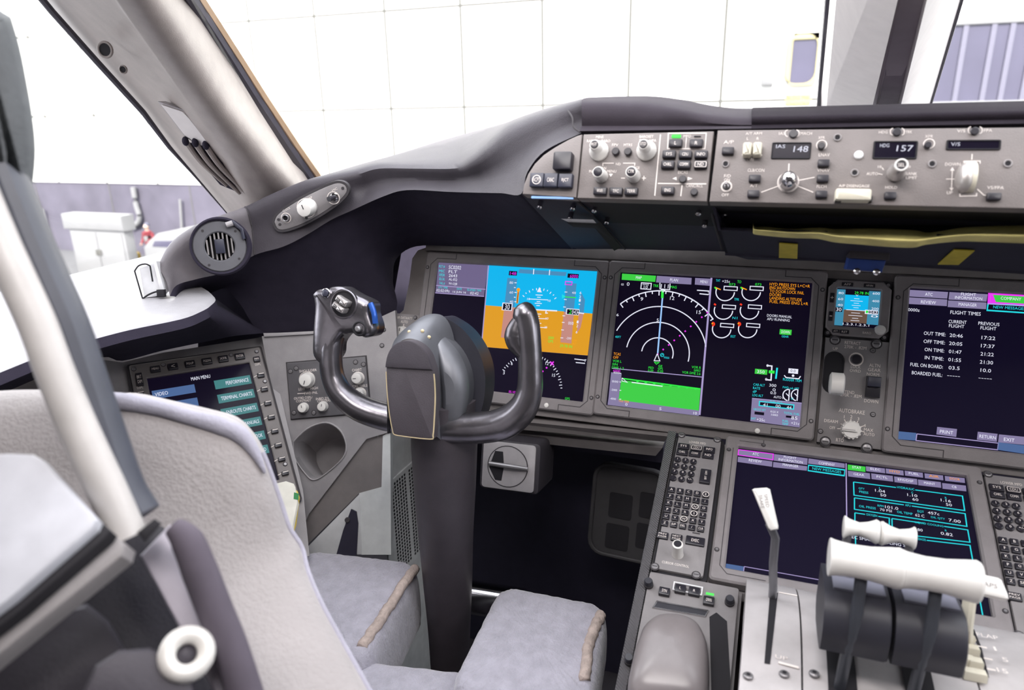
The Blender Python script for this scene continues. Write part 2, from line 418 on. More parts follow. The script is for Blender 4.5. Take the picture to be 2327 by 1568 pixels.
# ground worker in red
RED = mat('red jacket', (.2, .03, .04), .8); DKT = mat('dark trousers', (.1, .1, .14), .8); SKIN = mat('skin', (.6, .42, .34), .6)
p = at(356, 640, y=WY - 2.0); p.z = GZ
t = thing('person', 'person in a red jacket and pale top standing on the apron', 'person', p)
mb = MB(DKT)
def chain(mb, pts, rad, seg=10): mb.tube(smooth_path([p + V(q) for q in pts], 3), lerp_list(rad, (len(pts) - 1) * 3 + 1), seg)
for s in (-1, 1): chain(mb, [(s * .1, 0, .9), (s * .11, .02, .5), (s * .12, .04, .06), (s * .12, -.1, .03)], [.1, .075, .05, .04])
mb.use(RED); chain(mb, [(0, .02, .82), (0, 0, 1.1), (0, 0, 1.38), (0, 0, 1.47)], [.17, .165, .2, .09], 14)
for s in (-1, 1): chain(mb, [(s * .19, 0, 1.4), (s * .27, -.03, 1.13), (s * .2, -.2, .98)], [.07, .055, .045])
mb.use(PALE); mb.sphere(p + V((0, -.13, 1.2)), .1, 12, 8, (1, .5, 1.6))
mb.use(SKIN); chain(mb, [(0, 0, 1.42), (0, -.01, 1.52), (0, -.02, 1.62), (0, -.01, 1.73)], [.06, .065, .1, .07], 14)
for s in (-1, 1): chain(mb, [(s * .2, -.2, .98), (s * .17, -.27, .96), (s * .15, -.32, .97)], [.04, .045, .02])
obj('body', mb, t); mb = MB(DKT); mb.sphere(p + V((0, .015, 1.69)), .105, 14, 8, (1, 1.05, .95)); obj('hair', mb, t)
# parked white van beyond the person
p0 = at(352, 520, y=WY - 3.2); p = V((p0.x + 2.45, p0.y, GZ))
t = thing('van', 'white van parked on the apron behind the person in red', 'van', p)
fv = Frame(p, (1, 0, 0), (0, 0, 1)); top = p0.z - GZ
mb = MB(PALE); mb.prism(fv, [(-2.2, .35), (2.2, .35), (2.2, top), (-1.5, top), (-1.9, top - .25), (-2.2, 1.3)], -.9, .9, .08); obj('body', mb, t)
mb = MB(PWIN); mb.prism(fv, [(-1.75, 1.35), (-.6, 1.35), (-.6, top - .2), (-1.6, top - .25)], .9, .92); obj('window', mb, t)
for s in (-1.4, 1.4):
    mb = MB(BLACK); mb.lathe(Frame(p + V((s, 0, .33)), (1, 0, 0), (0, 0, 1)), 0, 0, [(.33, .7), (.33, .9), (.2, .93)], 20); obj('wheel', mb, t)
# yellow framed board, notice, and lilac glazing on the right of the wall
YFR = mat('pale yellow frame', (.36, .32, .17), .5, var=.03)
t = thing('framed_board', 'tall board in a pale yellow frame on the white wall ahead', 'sign', FW.w(*wl(1822, 140), .1))
a, b, c, d = wl(1790, 80), wl(1862, 80), wl(1862, 240), wl(1790, 192)
mb = MB(YFR); o_ = rr(a[0], b[0], d[1], a[1], .3, 4); u3, v3 = wl(1803, 92); u4, v4 = wl(1851, 192)
i_ = rr(u3, u4, v4, v3, .05, 4); mb.ring(FW, o_, i_, 0, .14, .02); obj('frame', mb, t)
mb = MB(WALLW); mb.box(FW, u3, u4, wl(0, 168)[1], v3, .02, .08); obj('upper_panel', mb, t)
mb = MB(PWIN); mb.box(FW, u3, u4, v4, wl(0, 168)[1], .02, .08); obj('lower_panel', mb, t)
a, b = wl(1785, 215), wl(1842, 238)
mb = MB(YFR); mb.box(FW, a[0], b[0], b[1], a[1], 0, .05); mb.use(BOLL)
for k, s in enumerate(('BLDG MAX', 'CHOCKS 215')): mb.text(FW, (a[0] + b[0]) / 2, a[1] - .1 - .17 * k, s[:7], .11, .052, w=.6)
tag(obj('notice', mb), 'small yellow notice with two lines under the framed board', 'sign')
a, b = wl(1731, 172), wl(1757, 194)
mb = MB(PALE); mb.box(FW, a[0], b[0], b[1], a[1], 0, .3, .03); tag(obj('wall_box', mb), 'small white box on the wall left of the framed board', 'box')
a, b = wl(2112, 62), wl(2420, 225); b = (b[0] + 2, b[1])
t = thing('building_window', 'lilac tinted building window beyond the centre post', 'window', FW.w((a[0] + b[0]) / 2, b[1], 0)); t['kind'] = 'thing'
mb = MB(PALE); mb.ring(FW, rr(a[0] - .2, b[0], b[1] - .35, a[1] + .25, .02, 1), rr(a[0], b[0] - .1, b[1], a[1], .02, 1), 0, .12, .02); obj('frame', mb, t)
mb = MB(PWIN); mb.box(FW, a[0], b[0] - .1, b[1], a[1], .01, .04); obj('pane', mb, t)
mb = MB(PFRM)
for px in (2185, 2248, 2290, 2340, 2400): u = wl(px, 120)[0]; mb.box(FW, u - .06, u + .06, b[1], a[1], .04, .09)
v = wl(0, 158)[1]; mb.box(FW, wl(2180, 158)[0], b[0] - .1, v - .03, v + .03, .04, .09); obj('mullions', mb, t)

# ------------------------------------------------------------------ the flight deck shell
FLOORM = mat('dark flight deck carpet', (.03, .027, .033), .95, bump=.5, bscale=400)
CEILM = mat('ceiling liner', (.22, .2, .21), .8)
PILLD = mat('post channel grey', (.55, .5, .52), .6)
PILL = mat('pillar trim', (.34, .3, .28), .38, bump=.15, bscale=500)
PILLW = mat('cream pillar trim', (.85, .81, .79), .45, var=.03)
RUB = mat('window rubber seal', (.06, .055, .075), .5)
TAN = mat('tan sealant edge', (.55, .38, .24), .6)
mb = MB(FLOORM); mb.box(WORLD, -1.6, 1.6, -2.6, .6, -.05, 0); struct(obj('floor', mb))
mb = MB(CEILM); mb.box(WORLD, -1.6, 1.6, -2.6, -.95, 1.9, 1.96)
mb.slab([V((-1.6, -.96, 1.9)), V((1.6, -.96, 1.9)), V((1.6, -.7, 1.55)), V((-1.6, -.7, 1.55))], (0, 0, .06)); struct(obj('ceiling', mb))
mb = MB(CEILM); mb.box(WORLD, -1.6, 1.6, -2.66, -2.6, 0, 1.96); struct(obj('wall_rear', mb))
mb = MB(CEILM); mb.box(WORLD, -1.43, -1.37, -2.6, .7, 0, .925); mb.box(WORLD, -1.43, -1.37, -2.6, -1.05, .925, 1.9); struct(obj('wall_left', mb))
mb = MB(CEILM); mb.box(WORLD, 1.56, 1.62, -2.6, .7, 0, .92); mb.box(WORLD, 1.56, 1.62, -2.6, -1.05, .92, 1.9); struct(obj('wall_right', mb))
mb = MB(HOODD); mb.box(WORLD, -1.6, 1.6, .6, .66, 0, 1.0); struct(obj('wall_front', mb))
GLASS = glass('window glass', .03)
def pane(name, pts):
    mb = MB(GLASS); n = (V(pts[1]) - V(pts[0])).cross(V(pts[2]) - V(pts[0])).normalized(); mb.slab([V(q) for q in pts], n * .008); struct(obj(name, mb))
# left pillar between the windshield and the side window
def pil(px, py, t, dy=0):            # t 0 at the hood, 1 at the ceiling
    return at(px, py, y=-.08 - .32 * t + dy)
rows = []
for t, xs, yb in ((0, (528, 566, 604, 642, 678, 706), 500), (.25, (412, 505, 545, 580, 622, 666), 370), (.5, (325, 425, 450, 490, 534, 592), 255), (.75, (220, 345, 365, 405, 459, 522), 140), (1, (118, 262, 285, 330, 386, 456), 26), (1.3, (-10, 150, 180, 235, 290, 355), -130), (1.75, (-202, -18, 22, 92, 146, 203), -364)):
    ys = [yb + k for k in (0, -20, -38, -58, -76, -92)] if t == 0 else [yb] * 6
    rows.append([pil(x, y, t, d) for x, y, d in zip(xs, ys, (.085, -.03, -.05, -.048, -.01, .09))])
rows = [[r[0] + V((-.05, .1, 0))] + r + [r[-1] + (r[-1] - CAM) * .09 + V((-.03, 0, 0))] for r in rows]
mb = MB(PILL); mb.grid([smooth_path(r[1:-1], 4) for r in rows]); back = [[r[0], r[-1]] for r in rows]
mb.grid([[r[1], r[0]] for r in rows]); mb.grid([[r[-2], r[-1]] for r in rows]); mb.grid(back)
t1 = struct(obj('trim_1', mb, sharp=50, fix=True))
def pface(px, py, off=0):            # a point on the flat face of the pillar
    t = (500 - py) / 474; return pil(px, py, t, -.015 - off)
e1 = [(522, 492), (450, 408), (385, 335), (325, 255), (220, 140), (118, 26), (-10, -130)]
mb = MB(RUB); p = [pil(x, y, (500 - y) / 474, .05) for x, y in e1]; mb.tube(p, [.001, .002, .004, .005, .005, .005, .005], 8); obj('seal', mb, t1)
e2 = [(703, 402), (652, 330), (580, 223), (520, 130), (452, 26), (350, -130)]
mb = MB(RUB); p = [pil(x, y, (410 - y) / 384, .085) for x, y in e2]; mb.tube(p, .011, 8); mb.use(TAN); mb.tube([pil(x + 20, y, (410 - y) / 384, .1) for x, y in e2], .008, 6); obj('seal', mb, t1)
# map pocket recess with three ribs, and two screw holes on the pillar face
def facepoly(pts, off): return [pface(x, y, off) for x, y in pts]
mb = MB(GREYL); mb.slab(facepoly([(358, 230), (418, 250), (436, 266), (578, 447), (566, 450), (545, 432), (472, 345), (420, 310)], .004), (.004, .012, 0)); pk = obj('pocket_bezel', mb, t1, fix=True)
mb = MB(PILLW); mb.slab(facepoly([(366, 238), (414, 254), (430, 270), (480, 335), (455, 330), (420, 308)], .007), (.002, .004, 0)); obj('pocket_plate', mb, pk, fix=True)
mb = MB(HOODD); mb.slab(facepoly([(416, 322), (488, 338), (574, 446), (548, 440), (500, 420)], .007), (.002, .004, 0)); obj('pocket_opening', mb, pk, fix=True)
for a, b in (((424, 325), (515, 422)), ((446, 328), (545, 440)), ((470, 334), (568, 447))):
    mb = MB(PILL); pts = smooth_path([pface(a[0], a[1], .011), pface(a[0] * .6 + b[0] * .4 - 4, a[1] * .6 + b[1] * .4 + 4, .014), pface(b[0], b[1], .009)], 6); mb.tube(pts, lerp_list([.005, .0045, .003], len(pts)), 8)
    mb.use(HOODD); mb.sphere(pts[0] + V((.002, -.004, .003)), .0055, 10, 6, (1, 1, 1.4)); obj('rib', mb, pk)
for px, py, r in ((240, 113, .0085), (281, 158, .0045)):
    f = axis_frame(pface(px, py, .003), (.25, -1, 0)); mb = MB(PILL); mb.ring(f, circle(0, 0, r * 1.4, 18), circle(0, 0, r, 18), 0, .0025, .0008); mb.use(BLACKM).lathe(f, 0, 0, [(r, 0), (r, .0012)], 18); obj('screw_hole', mb, t1)
# centre post
cy = .22
def cp(px, py, d=0): return at(px, py, y=cy - .24 * (238 - py) / 212 + d)
def edge(pb, pt, d):  # bottom and top pixel, lengthened past the frame
    (x0, y0), (x1, y1) = pb, pt; k = 3.5
    return cp(x0, y0, d), cp(x0 + (x1 - x0) * k, y0 + (y1 - y0) * k, d)
E_ = [edge((1862, 246), (1882, 26), .24), edge((1878, 246), (1898, 26), .16), edge((1982, 244), (2034, 26), 0), edge((1992, 244), (2040, 26), .035), edge((2038, 244), (2092, 26), .035), edge((2046, 244), (2100, 26), 0), edge((2099, 242), (2166, 26), .16), edge((2113, 242), (2177, 26), .24)]
mb = MB(PILLW); mb.grid([[a for a, b in E_], [b for a, b in E_]]); mb.add([E_[0][0], E_[0][1], E_[-1][1], E_[-1][0]], [(0, 1, 2, 3)])
t2 = struct(obj('trim_2', mb, sharp=25, fix=True))
mb = MB(PILLD); mb.slab([cp(1994, 244, .03), cp(2037, 244, .03), cp(2037 + 54 * 3.4, 244 - 218 * 3.4, .03), cp(1994 + 47 * 3.4, 244 - 218 * 3.4, .03)], (0, -.004, 0)); obj('channel_strip', mb, t2)
mb = MB(RUB); mb.tube([*E_[0]], .006, 8); obj('seal', mb, t2); mb = MB(RUB); mb.tube([*E_[-1]], .003, 8); obj('seal', mb, t2)
mb = MB(RUB); mb.tube([cp(1958, 20, .08), cp(1985, 68, .05), cp(2008, 112, .016), cp(2016, 120, -.004)], .002, 6); mb.tube([cp(2016, 120, .024), cp(2066, 118, .024)], .0012, 6); obj('seam', mb, t2)
pane('window_1', [at(700, 440, y=.02), at(1872, 280, y=.33), at(1905, -190, y=-.1), at(330, -190, y=-.5)])
pane('window_2', [V((-1.4, -1.05, .925)), V((-1.4, .1, .925)), at(-10, -140, y=-.42) + V((-.05, 0, 0)), V((-1.4, -1.05, 1.85))])
pane('window_3', [at(2105, 280, y=.33), V((1.25, .15, 1.15)), V((1.15, -.5, 1.66)), at(2190, -190, y=-.1)])
# ------------------------------------------------------------------ main instrument panel and its display units
th_ = R(24)
FM = Frame((-.72, 0, .95), (1, 0, 0), (0, math.sin(th_), math.cos(th_)))
C_ = dict(W=emit('display white', (.85, .86, 1), 1.), K=emit('display black', (.01, .006, .024), .4, .18), G=emit('display green', (.03, .85, .06), 1.), GB=emit('display bright green', (.05, .62, .06), 1.),
          M=emit('display magenta', (.85, .04, .9), 1.), C=emit('display cyan', (.02, .72, .8), 1.), A=emit('display amber', (1, .36, .01), 1.), R=emit('display red', (1, .05, .02), 1.),
          SKY=emit('display sky blue', (.005, .47, .86), 1.), EARTH=emit('display earth orange', (.75, .34, .015), 1.), P=emit('display lilac grey', (.24, .205, .36), 1.),
          SB=emit('display slate blue', (.07, .27, .5), 1.), PK=emit('display dusty pink', (.55, .26, .22), 1.), PD=emit('display plum grey', (.16, .13, .25), 1.), LB=emit('display pale blue', (.35, .6, 1), 1.),
          BL=emit('display steel blue', (.075, .14, .31), 1.), TE=emit('display teal', (.055, .21, .215), 1.), IN=emit('display indigo', (.03, .04, .17), 1.), LV=emit('display lavender line', (.4, .33, .6), 1.),
          BR=emit('display brown', (.14, .085, .06), 1.), NV=emit('display navy', (.01, .007, .03), .45, .2), SF=emit('display soft blue', (.05, .25, .4), 1.))
class Scr:
    """what a screen shows: fills, lines and lettering laid on its face at photo points"""
    def __init__(s, fr, n): s.fr = fr; s.mb = MB(C_['K']); s.n = n
    def z(s, k): return s.n + .00035 * k
    def poly(s, pts, c, k=1): s.mb.use(C_[c]).flat(s.fr, [s.fr.L(*p) for p in pts], s.z(k)); return s
    def rect(s, a, b, c, k=1):
        p, q = s.fr.L(*a), s.fr.L(*b); s.mb.use(C_[c]).flat(s.fr, rr(p[0], q[0], p[1], q[1], 0, 1), s.z(k)); return s
    def frame(s, a, b, wpx, c, k=2):
        p, q = s.fr.L(*a), s.fr.L(*b); w = s.fr.wp(*a, wpx); s.mb.use(C_[c]).stroke(s.fr, [(p[0], p[1]), (q[0], p[1]), (q[0], q[1]), (p[0], q[1])], w, s.z(k), True); return s
    def line(s, pts, wpx, c, k=3): s.mb.use(C_[c]).stroke(s.fr, [s.fr.L(*p) for p in pts], s.fr.wp(*pts[0], wpx), s.z(k)); return s
    def t(s, px, py, txt, h, c='W', w=None, al='c', k=4, shear=0.):
        u, v = s.fr.L(px, py); s.mb.use(C_[c]).text(s.fr, u, v, txt, s.fr.hp(px, py, h), s.z(k), al, s.fr.wp(px, py, w) if w else None, 0, shear); return s
    def arc(s, cpx, rpx, a0, a1, wpx, c, k=3, n=40, ticks=None):
        c0 = s.fr.L(*cpx); e = s.fr.L(*rpx); r = math.hypot(e[0] - c0[0], e[1] - c0[1])
        pts = [(c0[0] + r * math.sin(R(a0 + (a1 - a0) * i / n)), c0[1] + r * math.cos(R(a0 + (a1 - a0) * i / n))) for i in range(n + 1)]
        if wpx: s.mb.use(C_[c]).stroke(s.fr, pts, s.fr.wp(*cpx, wpx), s.z(k))
        if ticks:
            step, ln = ticks; w = s.fr.wp(*cpx, max(1.6, wpx * .9)); a = a0; i = 0
            while a <= a1 + 1e-6:
                l_ = r * ln * (1 if i % 2 == 0 else .6); q = (math.sin(R(a)), math.cos(R(a)))
                s.mb.use(C_[c]).stroke(s.fr, [(c0[0] + q[0] * r, c0[1] + q[1] * r), (c0[0] + q[0] * (r - l_), c0[1] + q[1] * (r - l_))], w, s.z(k)); a += step; i += 1
        return s
    def dot(s, px, py, rpx, c, k=4, n=12):
        u, v = s.fr.L(px, py); s.mb.use(C_[c]).flat(s.fr, circle(u, v, s.fr.wp(px, py, rpx), n), s.z(k)); return s
def bezel(fr, par, o, s_, n0, n1, r=.006, groove=True, name='bezel'):
    """display surround: outer and screen corners given by two photo points each"""
    a, b = fr.L(*o[0]), fr.L(*o[1]); c, d = fr.L(*s_[0]), fr.L(*s_[1])
    mb = MB(DISPB); mb.ring(fr, rr(a[0], b[0], b[1], a[1], r, 4), rr(c[0], d[0], d[1], c[1], .0012, 4), n0, n1, .0025)
    if groove:
        g = .012; mb.use(GROOVE); q0, q1, q2, q3 = a[0] + g, b[0] - g, b[1] + g, a[1] - g; ch = .012
        mb.stroke(fr, [(q0 + .05, a[1] - .002), (q0 + .05, q3), (q0 + ch, q3), (q0, q3 - ch), (q0, q2 + ch), (q0 + ch, q2), (q0 + .05, q2), (q0 + .05, b[1] + .002)], .0012, n1 + .0003)
        mb.stroke(fr, [(q1 - .05, a[1] - .002), (q1 - .05, q3), (q1 - ch, q3), (q1, q3 - ch), (q1, q2 + ch), (q1 - ch, q2), (q1 - .05, q2), (q1 - .05, b[1] + .002)], .0012, n1 + .0003)
    o_ = obj(name, mb, par)
    for (u, v) in ((a[0] + .006, a[1] - .03), (b[0] - .006, a[1] - .03), (a[0] + .006, b[1] + .03), (b[0] - .006, b[1] + .03)):
        m2 = MB(GROOVE); m2.lathe(fr, u, v, [(.0034, n1 - .001), (.0034, n1 + .0006), (.003, n1 + .001)], 12); m2.use(STEEL).lathe(fr, u, v, [(.002, n1 + .0008), (.0018, n1 + .0016)], 10); obj('screw', m2, par)
    return (a, b, c, d)
def screen_base(sc, c, d, m='K'):
    sc.mb.use(C_[m]).box(sc.fr, c[0] - .001, d[0] + .001, d[1] - .001, c[1] + .001, sc.n - .004, sc.n)

# the panel behind the displays
t = thing('instrument_panel', 'grey main instrument panel sheet carrying the row of large displays', 'panel', FM.w(.6, -.3, 0))
mb = MB(GREYD)
pts = [FM.L(*q) for q in ((935, 1000), (893, 760), (932, 585), (945, 566), (975, 556), (1380, 566), (2330, 596))]; e = FM.uv((.2, .008, .97)); b = FM.L(2005, 1045); b0 = FM.L(905, 940)
outl = [(b0[0] + .06, b[1]), (b0[0] + .02, b[1]), (b0[0] - .002, b0[1]), FM.L(884, 728), FM.L(912, 703)] + [FM.L(925, 640), pts[2], pts[3], pts[4], pts[5], (1.0, .04), (1.0, b[1])]
mb.prism(FM, outl, -.035, -.0065, .003); obj('panel_sheet', mb, t)
mb = MB(GREYD); a, b2 = FM.L(1470, 566), FM.L(1700, 575); mb.box(FM, -.03, 1.0, .0215, .045, -.004, .003, .002); obj('top_rail', mb, t)

# --- outboard display
t = thing('display_unit', 'large display with blue and orange artificial horizon behind the control wheel', 'display', FM.w(.15, -.25, 0), 'large displays')
a, b, c, d = bezel(FM, t, ((973, 573), (1349, 945)), ((997.4, 597), (1325.2, 913.3)), -.004, .006)
S = Scr(FM, .001); screen_base(S, c, d)
L0 = (997.4, 597)
S.poly([(1109, 603), (1358, 616.6), (1335.5, 808), (1094, 788)], 'SKY'); S.poly([(1103, 694), (1347, 713), (1336, 808), (1094, 788)], 'EARTH', 2)
S.poly([(997.5, 597), (1109.5, 603), (1101, 673), (990, 666)], 'PD')
S.line([(1111, 604), (1095, 788)], 2.4, 'LV', 3); S.line([(992, 649), (1104, 658)], 1.6, 'LV'); S.line([(990, 666), (1101, 674)], 1.6, 'LV')
for y, a1, b1 in ((606, 'FLT #', 'SC0202'), (616, 'MIC', 'FLT'), (625, 'XPDR', '2643'), (634, 'SELCAL', 'AL-EQ'), (644, 'TAIL #', '9V-OJB')):
    S.t(999, y, a1, 6, 'C', 13, 'l').t(1021, y + 1.5, b1, 8 if y == 606 else 6.5, 'W', 28 if y == 606 else 19, 'l')
S.t(1008, 654, 'UTC TIME', 4.6, 'C', 21).t(1045, 657, 'DATE', 4.6, 'C', 11).t(1079, 660, 'ELAPSED TIME', 4.6, 'C', 32)
S.t(1008, 661, '02:02:09z', 6, 'W', 30).t(1045, 665, '16 JUN 16', 6, 'W', 30).t(1079, 667, '02:42', 6, 'W', 19)
# speed and altitude tapes
S.poly([(1154, 632), (1176, 634), (1170, 699), (1147, 697)], 'SB', 3); S.poly([(1147, 697), (1170, 699), (1163, 770), (1139, 767)], 'PK', 3)
S.poly([(1287, 643), (1311, 645), (1304, 711), (1282, 709)], 'SB', 3); S.poly([(1282, 709), (1305, 711), (1299, 781), (1274, 778)], 'PK', 3)
S.poly([(1181, 612), (1288, 619), (1286, 628), (1179, 621)], 'SB', 3); S.line([(1214, 612), (1213, 624)], 2, 'W', 4); S.line([(1250, 614), (1249, 626)], 2, 'W', 4)
S.rect((1158, 616), (1175, 627), 'K', 3).t(1167, 622, '148', 7, 'M', 14).rect((1291, 622), (1315, 633), 'K', 3).t(1305, 628.5, '6000', 7.5, 'M', 18)
S.frame((1286, 640), (1300, 648), 1.8, 'M', 4)
for k, (y, s_) in enumerate(((643, '80'), (665, '60'), (686, '40'))): S.t(1163, y, s_, 5.5, 'W', 8).line([(1170, y), (1175, y + .4)], 1.6, 'W', 5)
for y in (654, 676): S.line([(1169, y), (1173, y + .3)], 1.6, 'W', 5)
S.rect((1143, 688), (1164, 707), 'W', 4).rect((1145, 690), (1162.5, 705.5), 'K', 5).t(1154, 698, '30', 12, 'W', 11, k=6)
S.dot(1179, 659, 4, 'A', 5); S.line([(1179, 662), (1176, 690)], 4.5, 'A', 5); S.line([(1179, 665), (1176, 690)], 1.4, 'K', 6)
S.rect((1288, 701), (1316, 717), 'W', 4).rect((1290, 703), (1315, 716), 'K', 5).t(1297, 709, '2', 9, 'G', 6, k=6).t(1307, 710, '043', 9, 'W', 13, k=6)
S.line([(1281, 675), (1310, 677)], 2, 'TE' if 0 else 'G', 5); S.poly([(1278, 669), (1286, 674), (1278, 680)], 'C', 5)
for y in (664, 681, 698, 718, 733, 750, 768): S.line([(1284 - (y - 664) * .09, y), (1290 - (y - 664) * .09, y + .4)], 1.6, 'W', 5)
S.t(1305, 666, '400', 5, 'W', 9).t(1298, 735, '000', 7, 'W', 12).t(1293, 769, '-200', 5, 'W', 11)
S.poly([(1321, 664), (1330, 682), (1327, 712), (1316, 712)], 'SB', 3); S.poly([(1316, 712), (1327, 712), (1320, 745), (1311, 758)], 'PK', 3)
for y, s_ in ((666, '6'), (675, '2'), (683, '1'), (692, '.'), (732, '1'), (741, '2'), (755, '6')): S.t(1320 - (y - 666) * .1, y, s_, 6, 'W', 4)
S.line([(1313, 711), (1328, 713)], 2.4, 'W', 5)
# bank scale, pitch ladder, aircraft symbol
S.arc((1223, 705), (1226, 655), -52, 52, 0, 'W', 4, 24, (10.4, .1)); S.poly([(1227, 653), (1221, 664), (1232, 665)], 'W', 5)
for y, h_ in ((671, 8), (676, 4), (681, 22), (686, 4), (690, 8), (695, 4)): S.line([(1226 - h_ - (y - 671) * .1, y - h_ * .05), (1226 + h_ - (y - 671) * .1, y + h_ * .05)], 1.5, 'W', 4)
for y, h_ in ((714, 8), (719, 4), (724, 21), (730, 4), (735, 8), (744, 21)): S.line([(1223 - h_, y - h_ * .05), (1223 + h_, y + h_ * .05)], 1.5, 'W', 4)
S.t(1202, 680, '10', 5, 'W', 6).t(1249, 684, '10', 5, 'W', 6).t(1244, 724, '10', 5, 'W', 6).t(1241, 744, '20', 5, 'W', 6)
S.line([(1212, 704), (1267, 707)], 2.6, 'W', 5); S.line([(1242, 707), (1241, 712), (1246, 712)], 2.2, 'W', 5)
S.t(1253, 768, '2000', 6, 'G', 13).t(1252, 776, 'GPS', 6, 'G', 12).t(1287, 787, '29.78 IN', 6.5, 'G', 28).t(1307, 774, 'LOW', 5, 'A', 9).t(1306, 781, 'ALT', 5, 'A', 9)
# mini map
S.arc((1203, 883), (1213, 806), -62, 86, 0, 'W', 4, 24, (5, .09)); S.dot(1106, 790, 3.2, 'W').t(1146, 848, '3', 6, 'W', 4).t(1164, 827, '6', 6, 'W', 4).t(1244, 826, '12', 7, 'W', 7).t(1259, 853, '15', 7, 'W', 7)
S.line([(1251, 822), (1259, 830)], 3, 'M', 4); S.line([(1259, 822), (1252, 830)], 3, 'M', 4); S.dot(1243, 836, 2, 'M').dot(1234, 844, 2, 'M').dot(1225, 852, 2, 'M')
S.t(1167, 891, 'SEL HDG', 5, 'M', 20).t(1290, 906, 'GPS', 5.5, 'G', 11).line([(1306, 816), (1330, 819)], 2, 'W').line([(1309, 824), (1330, 826)], 2, 'W').t(1331, 820, '7', 6, 'W', 4)
obj('screen', S.mb, t)
mb = MB(WHITE); u, v = FM.L(1244, 921); mb.lathe(FM, u, v, [(.004, .005), (.004, .0068), (.003, .0074)], 16); obj('light_sensor', mb, t, label='white round light sensor')

# --- inboard display: map and engine indications
t = thing('display_unit', 'large display with map arcs, green terrain strip and round engine dials', 'display', FM.w(.5, -.25, 0), 'large displays')
a, b, c, d = bezel(FM, t, ((1386, 593), (1848, 1002)), ((1410.9, 619.6), (1816.7, 972.4)), -.004, .006)
S = Scr(FM, .001); screen_base(S, c, d)
S.poly([(1414, 622), (1491, 627), (1489, 641), (1413, 636)], 'GB'); S.poly([(1493, 627), (1572, 632), (1571, 647), (1491, 642)], 'P'); S.poly([(1580, 632), (1616, 634), (1614, 650), (1579, 647)], 'P')
S.t(1452, 631.5, 'MAP', 6.5, 'W', 13).t(1532, 637, 'PLAN', 6.5, 'W', 18).t(1600, 641, 'MENU', 6.5, 'W', 17)
S.line([(1617, 632), (1590, 943)], 4.2, 'LV', 3)
S.t(1415, 647, 'GS', 4.5, 'W', 6).t(1428, 646, '0', 8, 'W', 6); S.frame((1458, 643), (1479, 658), 2, 'W').t(1468, 647, 'RANGE', 4, 'W', 14).t(1468, 653, '10', 6, 'W', 9)
S.t(1491, 650, 'TRK', 6, 'G', 13).t(1531, 653, 'MAG', 6, 'G', 14).t(1511, 651, '111', 9, 'W', 17, k=4).line([(1500, 643), (1500, 657), (1522, 659), (1523, 645)], 2, 'W')
S.line([(1584, 660), (1612, 662)], 2.4, 'W').line([(1590, 668), (1610, 670)], 2.4, 'W').t(1611, 667, '2', 6, 'W', 5)
cc = (1494, 803)
S.arc(cc, (1507, 661.5), -42, 53, 2.6, 'W', 3, 60, (6.3, .075)); S.arc(cc, (1503, 697), -66, 77, 2.3, 'W', 3, 50); S.arc(cc, (1500, 733), -84, 100, 2.3, 'W', 3, 50); S.arc(cc, (1497, 768), -88, 104, 2.3, 'W', 3, 40)
S.line([(1495, 803), (1507, 663)], 3.4, 'LB', 4); S.line([(1506, 660), (1505.5, 678)], 5.5, 'G', 5); S.poly([(1501, 657), (1514, 658), (1507, 666)], 'W', 5)
for i in range(10): S.dot(1495 + i * 12.5, 805 - i * 10.4 - (i > 5) * .5, 2.4, 'M', 4, 4)
S.t(1459, 680, '9', 8, 'W', 6).t(1528, 678, '12', 8, 'W', 10).t(1588, 710, '15', 8, 'W', 10).t(1404, 716, '6', 6, 'W', 5).t(1495, 728, '5', 7, 'W', 5)
S.line([(1494, 804), (1487, 820), (1500, 820.5), (1494, 804)], 1.8, 'W', 5); S.dot(1505, 807, 4.5, 'C').dot(1505, 807, 3.2, 'K', 5).line([(1503, 808), (1507, 805)], 1.4, 'C', 6).t(1515, 813, 'WAAA', 5, 'C', 13)
S.line([(1487, 823), (1492, 828), (1498, 824), (1487, 823)], 1.4, 'G'); S.t(1405, 766, '40FT', 5, 'C', 13)
S.t(1395, 804, 'TCAS', 6, 'A', 16, 'l').t(1394, 812, 'OFF', 6, 'A', 12, 'l').t(1393, 820, 'VOR L', 5.5, 'G', 20, 'l').t(1392, 827.5, 'SIN', 5.5, 'G', 12, 'l').t(1391, 835, 'DME 1.2', 5.5, 'G', 27, 'l')
S.t(1480, 836, 'PED', 5, 'G', 12).t(1479, 842.5, '0.09', 5, 'G', 12).t(1501, 832, 'GE', 5, 'G', 9).t(1501, 838, 'GPS', 5, 'G', 11).t(1501, 844, '0.05', 5, 'G', 13)
S.t(1593, 836, 'VOR R', 5.5, 'G', 21, 'r').t(1592, 843, 'SAMKO', 5.5, 'G', 15, 'r').t(1592, 850, 'VOR DME 2.6', 5.5, 'G', 42, 'r')
S.line([(1391, 837), (1595, 857)], 1.8, 'LV'); S.t(1402, 843, '6000', 5.5, 'M', 16)
S.poly([(1389, 846), (1413, 849), (1406, 909), (1383, 906)], 'P'); S.poly([(1383, 906), (1590, 933), (1588, 945), (1381, 920)], 'P', 2); S.poly([(1412, 864), (1592, 885), (1588, 933), (1406, 909)], 'GB', 2)
S.line([(1413, 860), (1592, 884)], 3, 'G', 3); S.line([(1436, 869), (1506, 878)], 2.2, 'W', 4); S.line([(1414, 859), (1414, 866), (1426, 869), (1414, 859)], 1.6, 'W', 4)
for k in range(8): S.line([(1446 + k * 19, 869 + k * 2.3), (1452 + k * 19, 866 + k * 2.3)], 3, 'G', 4)
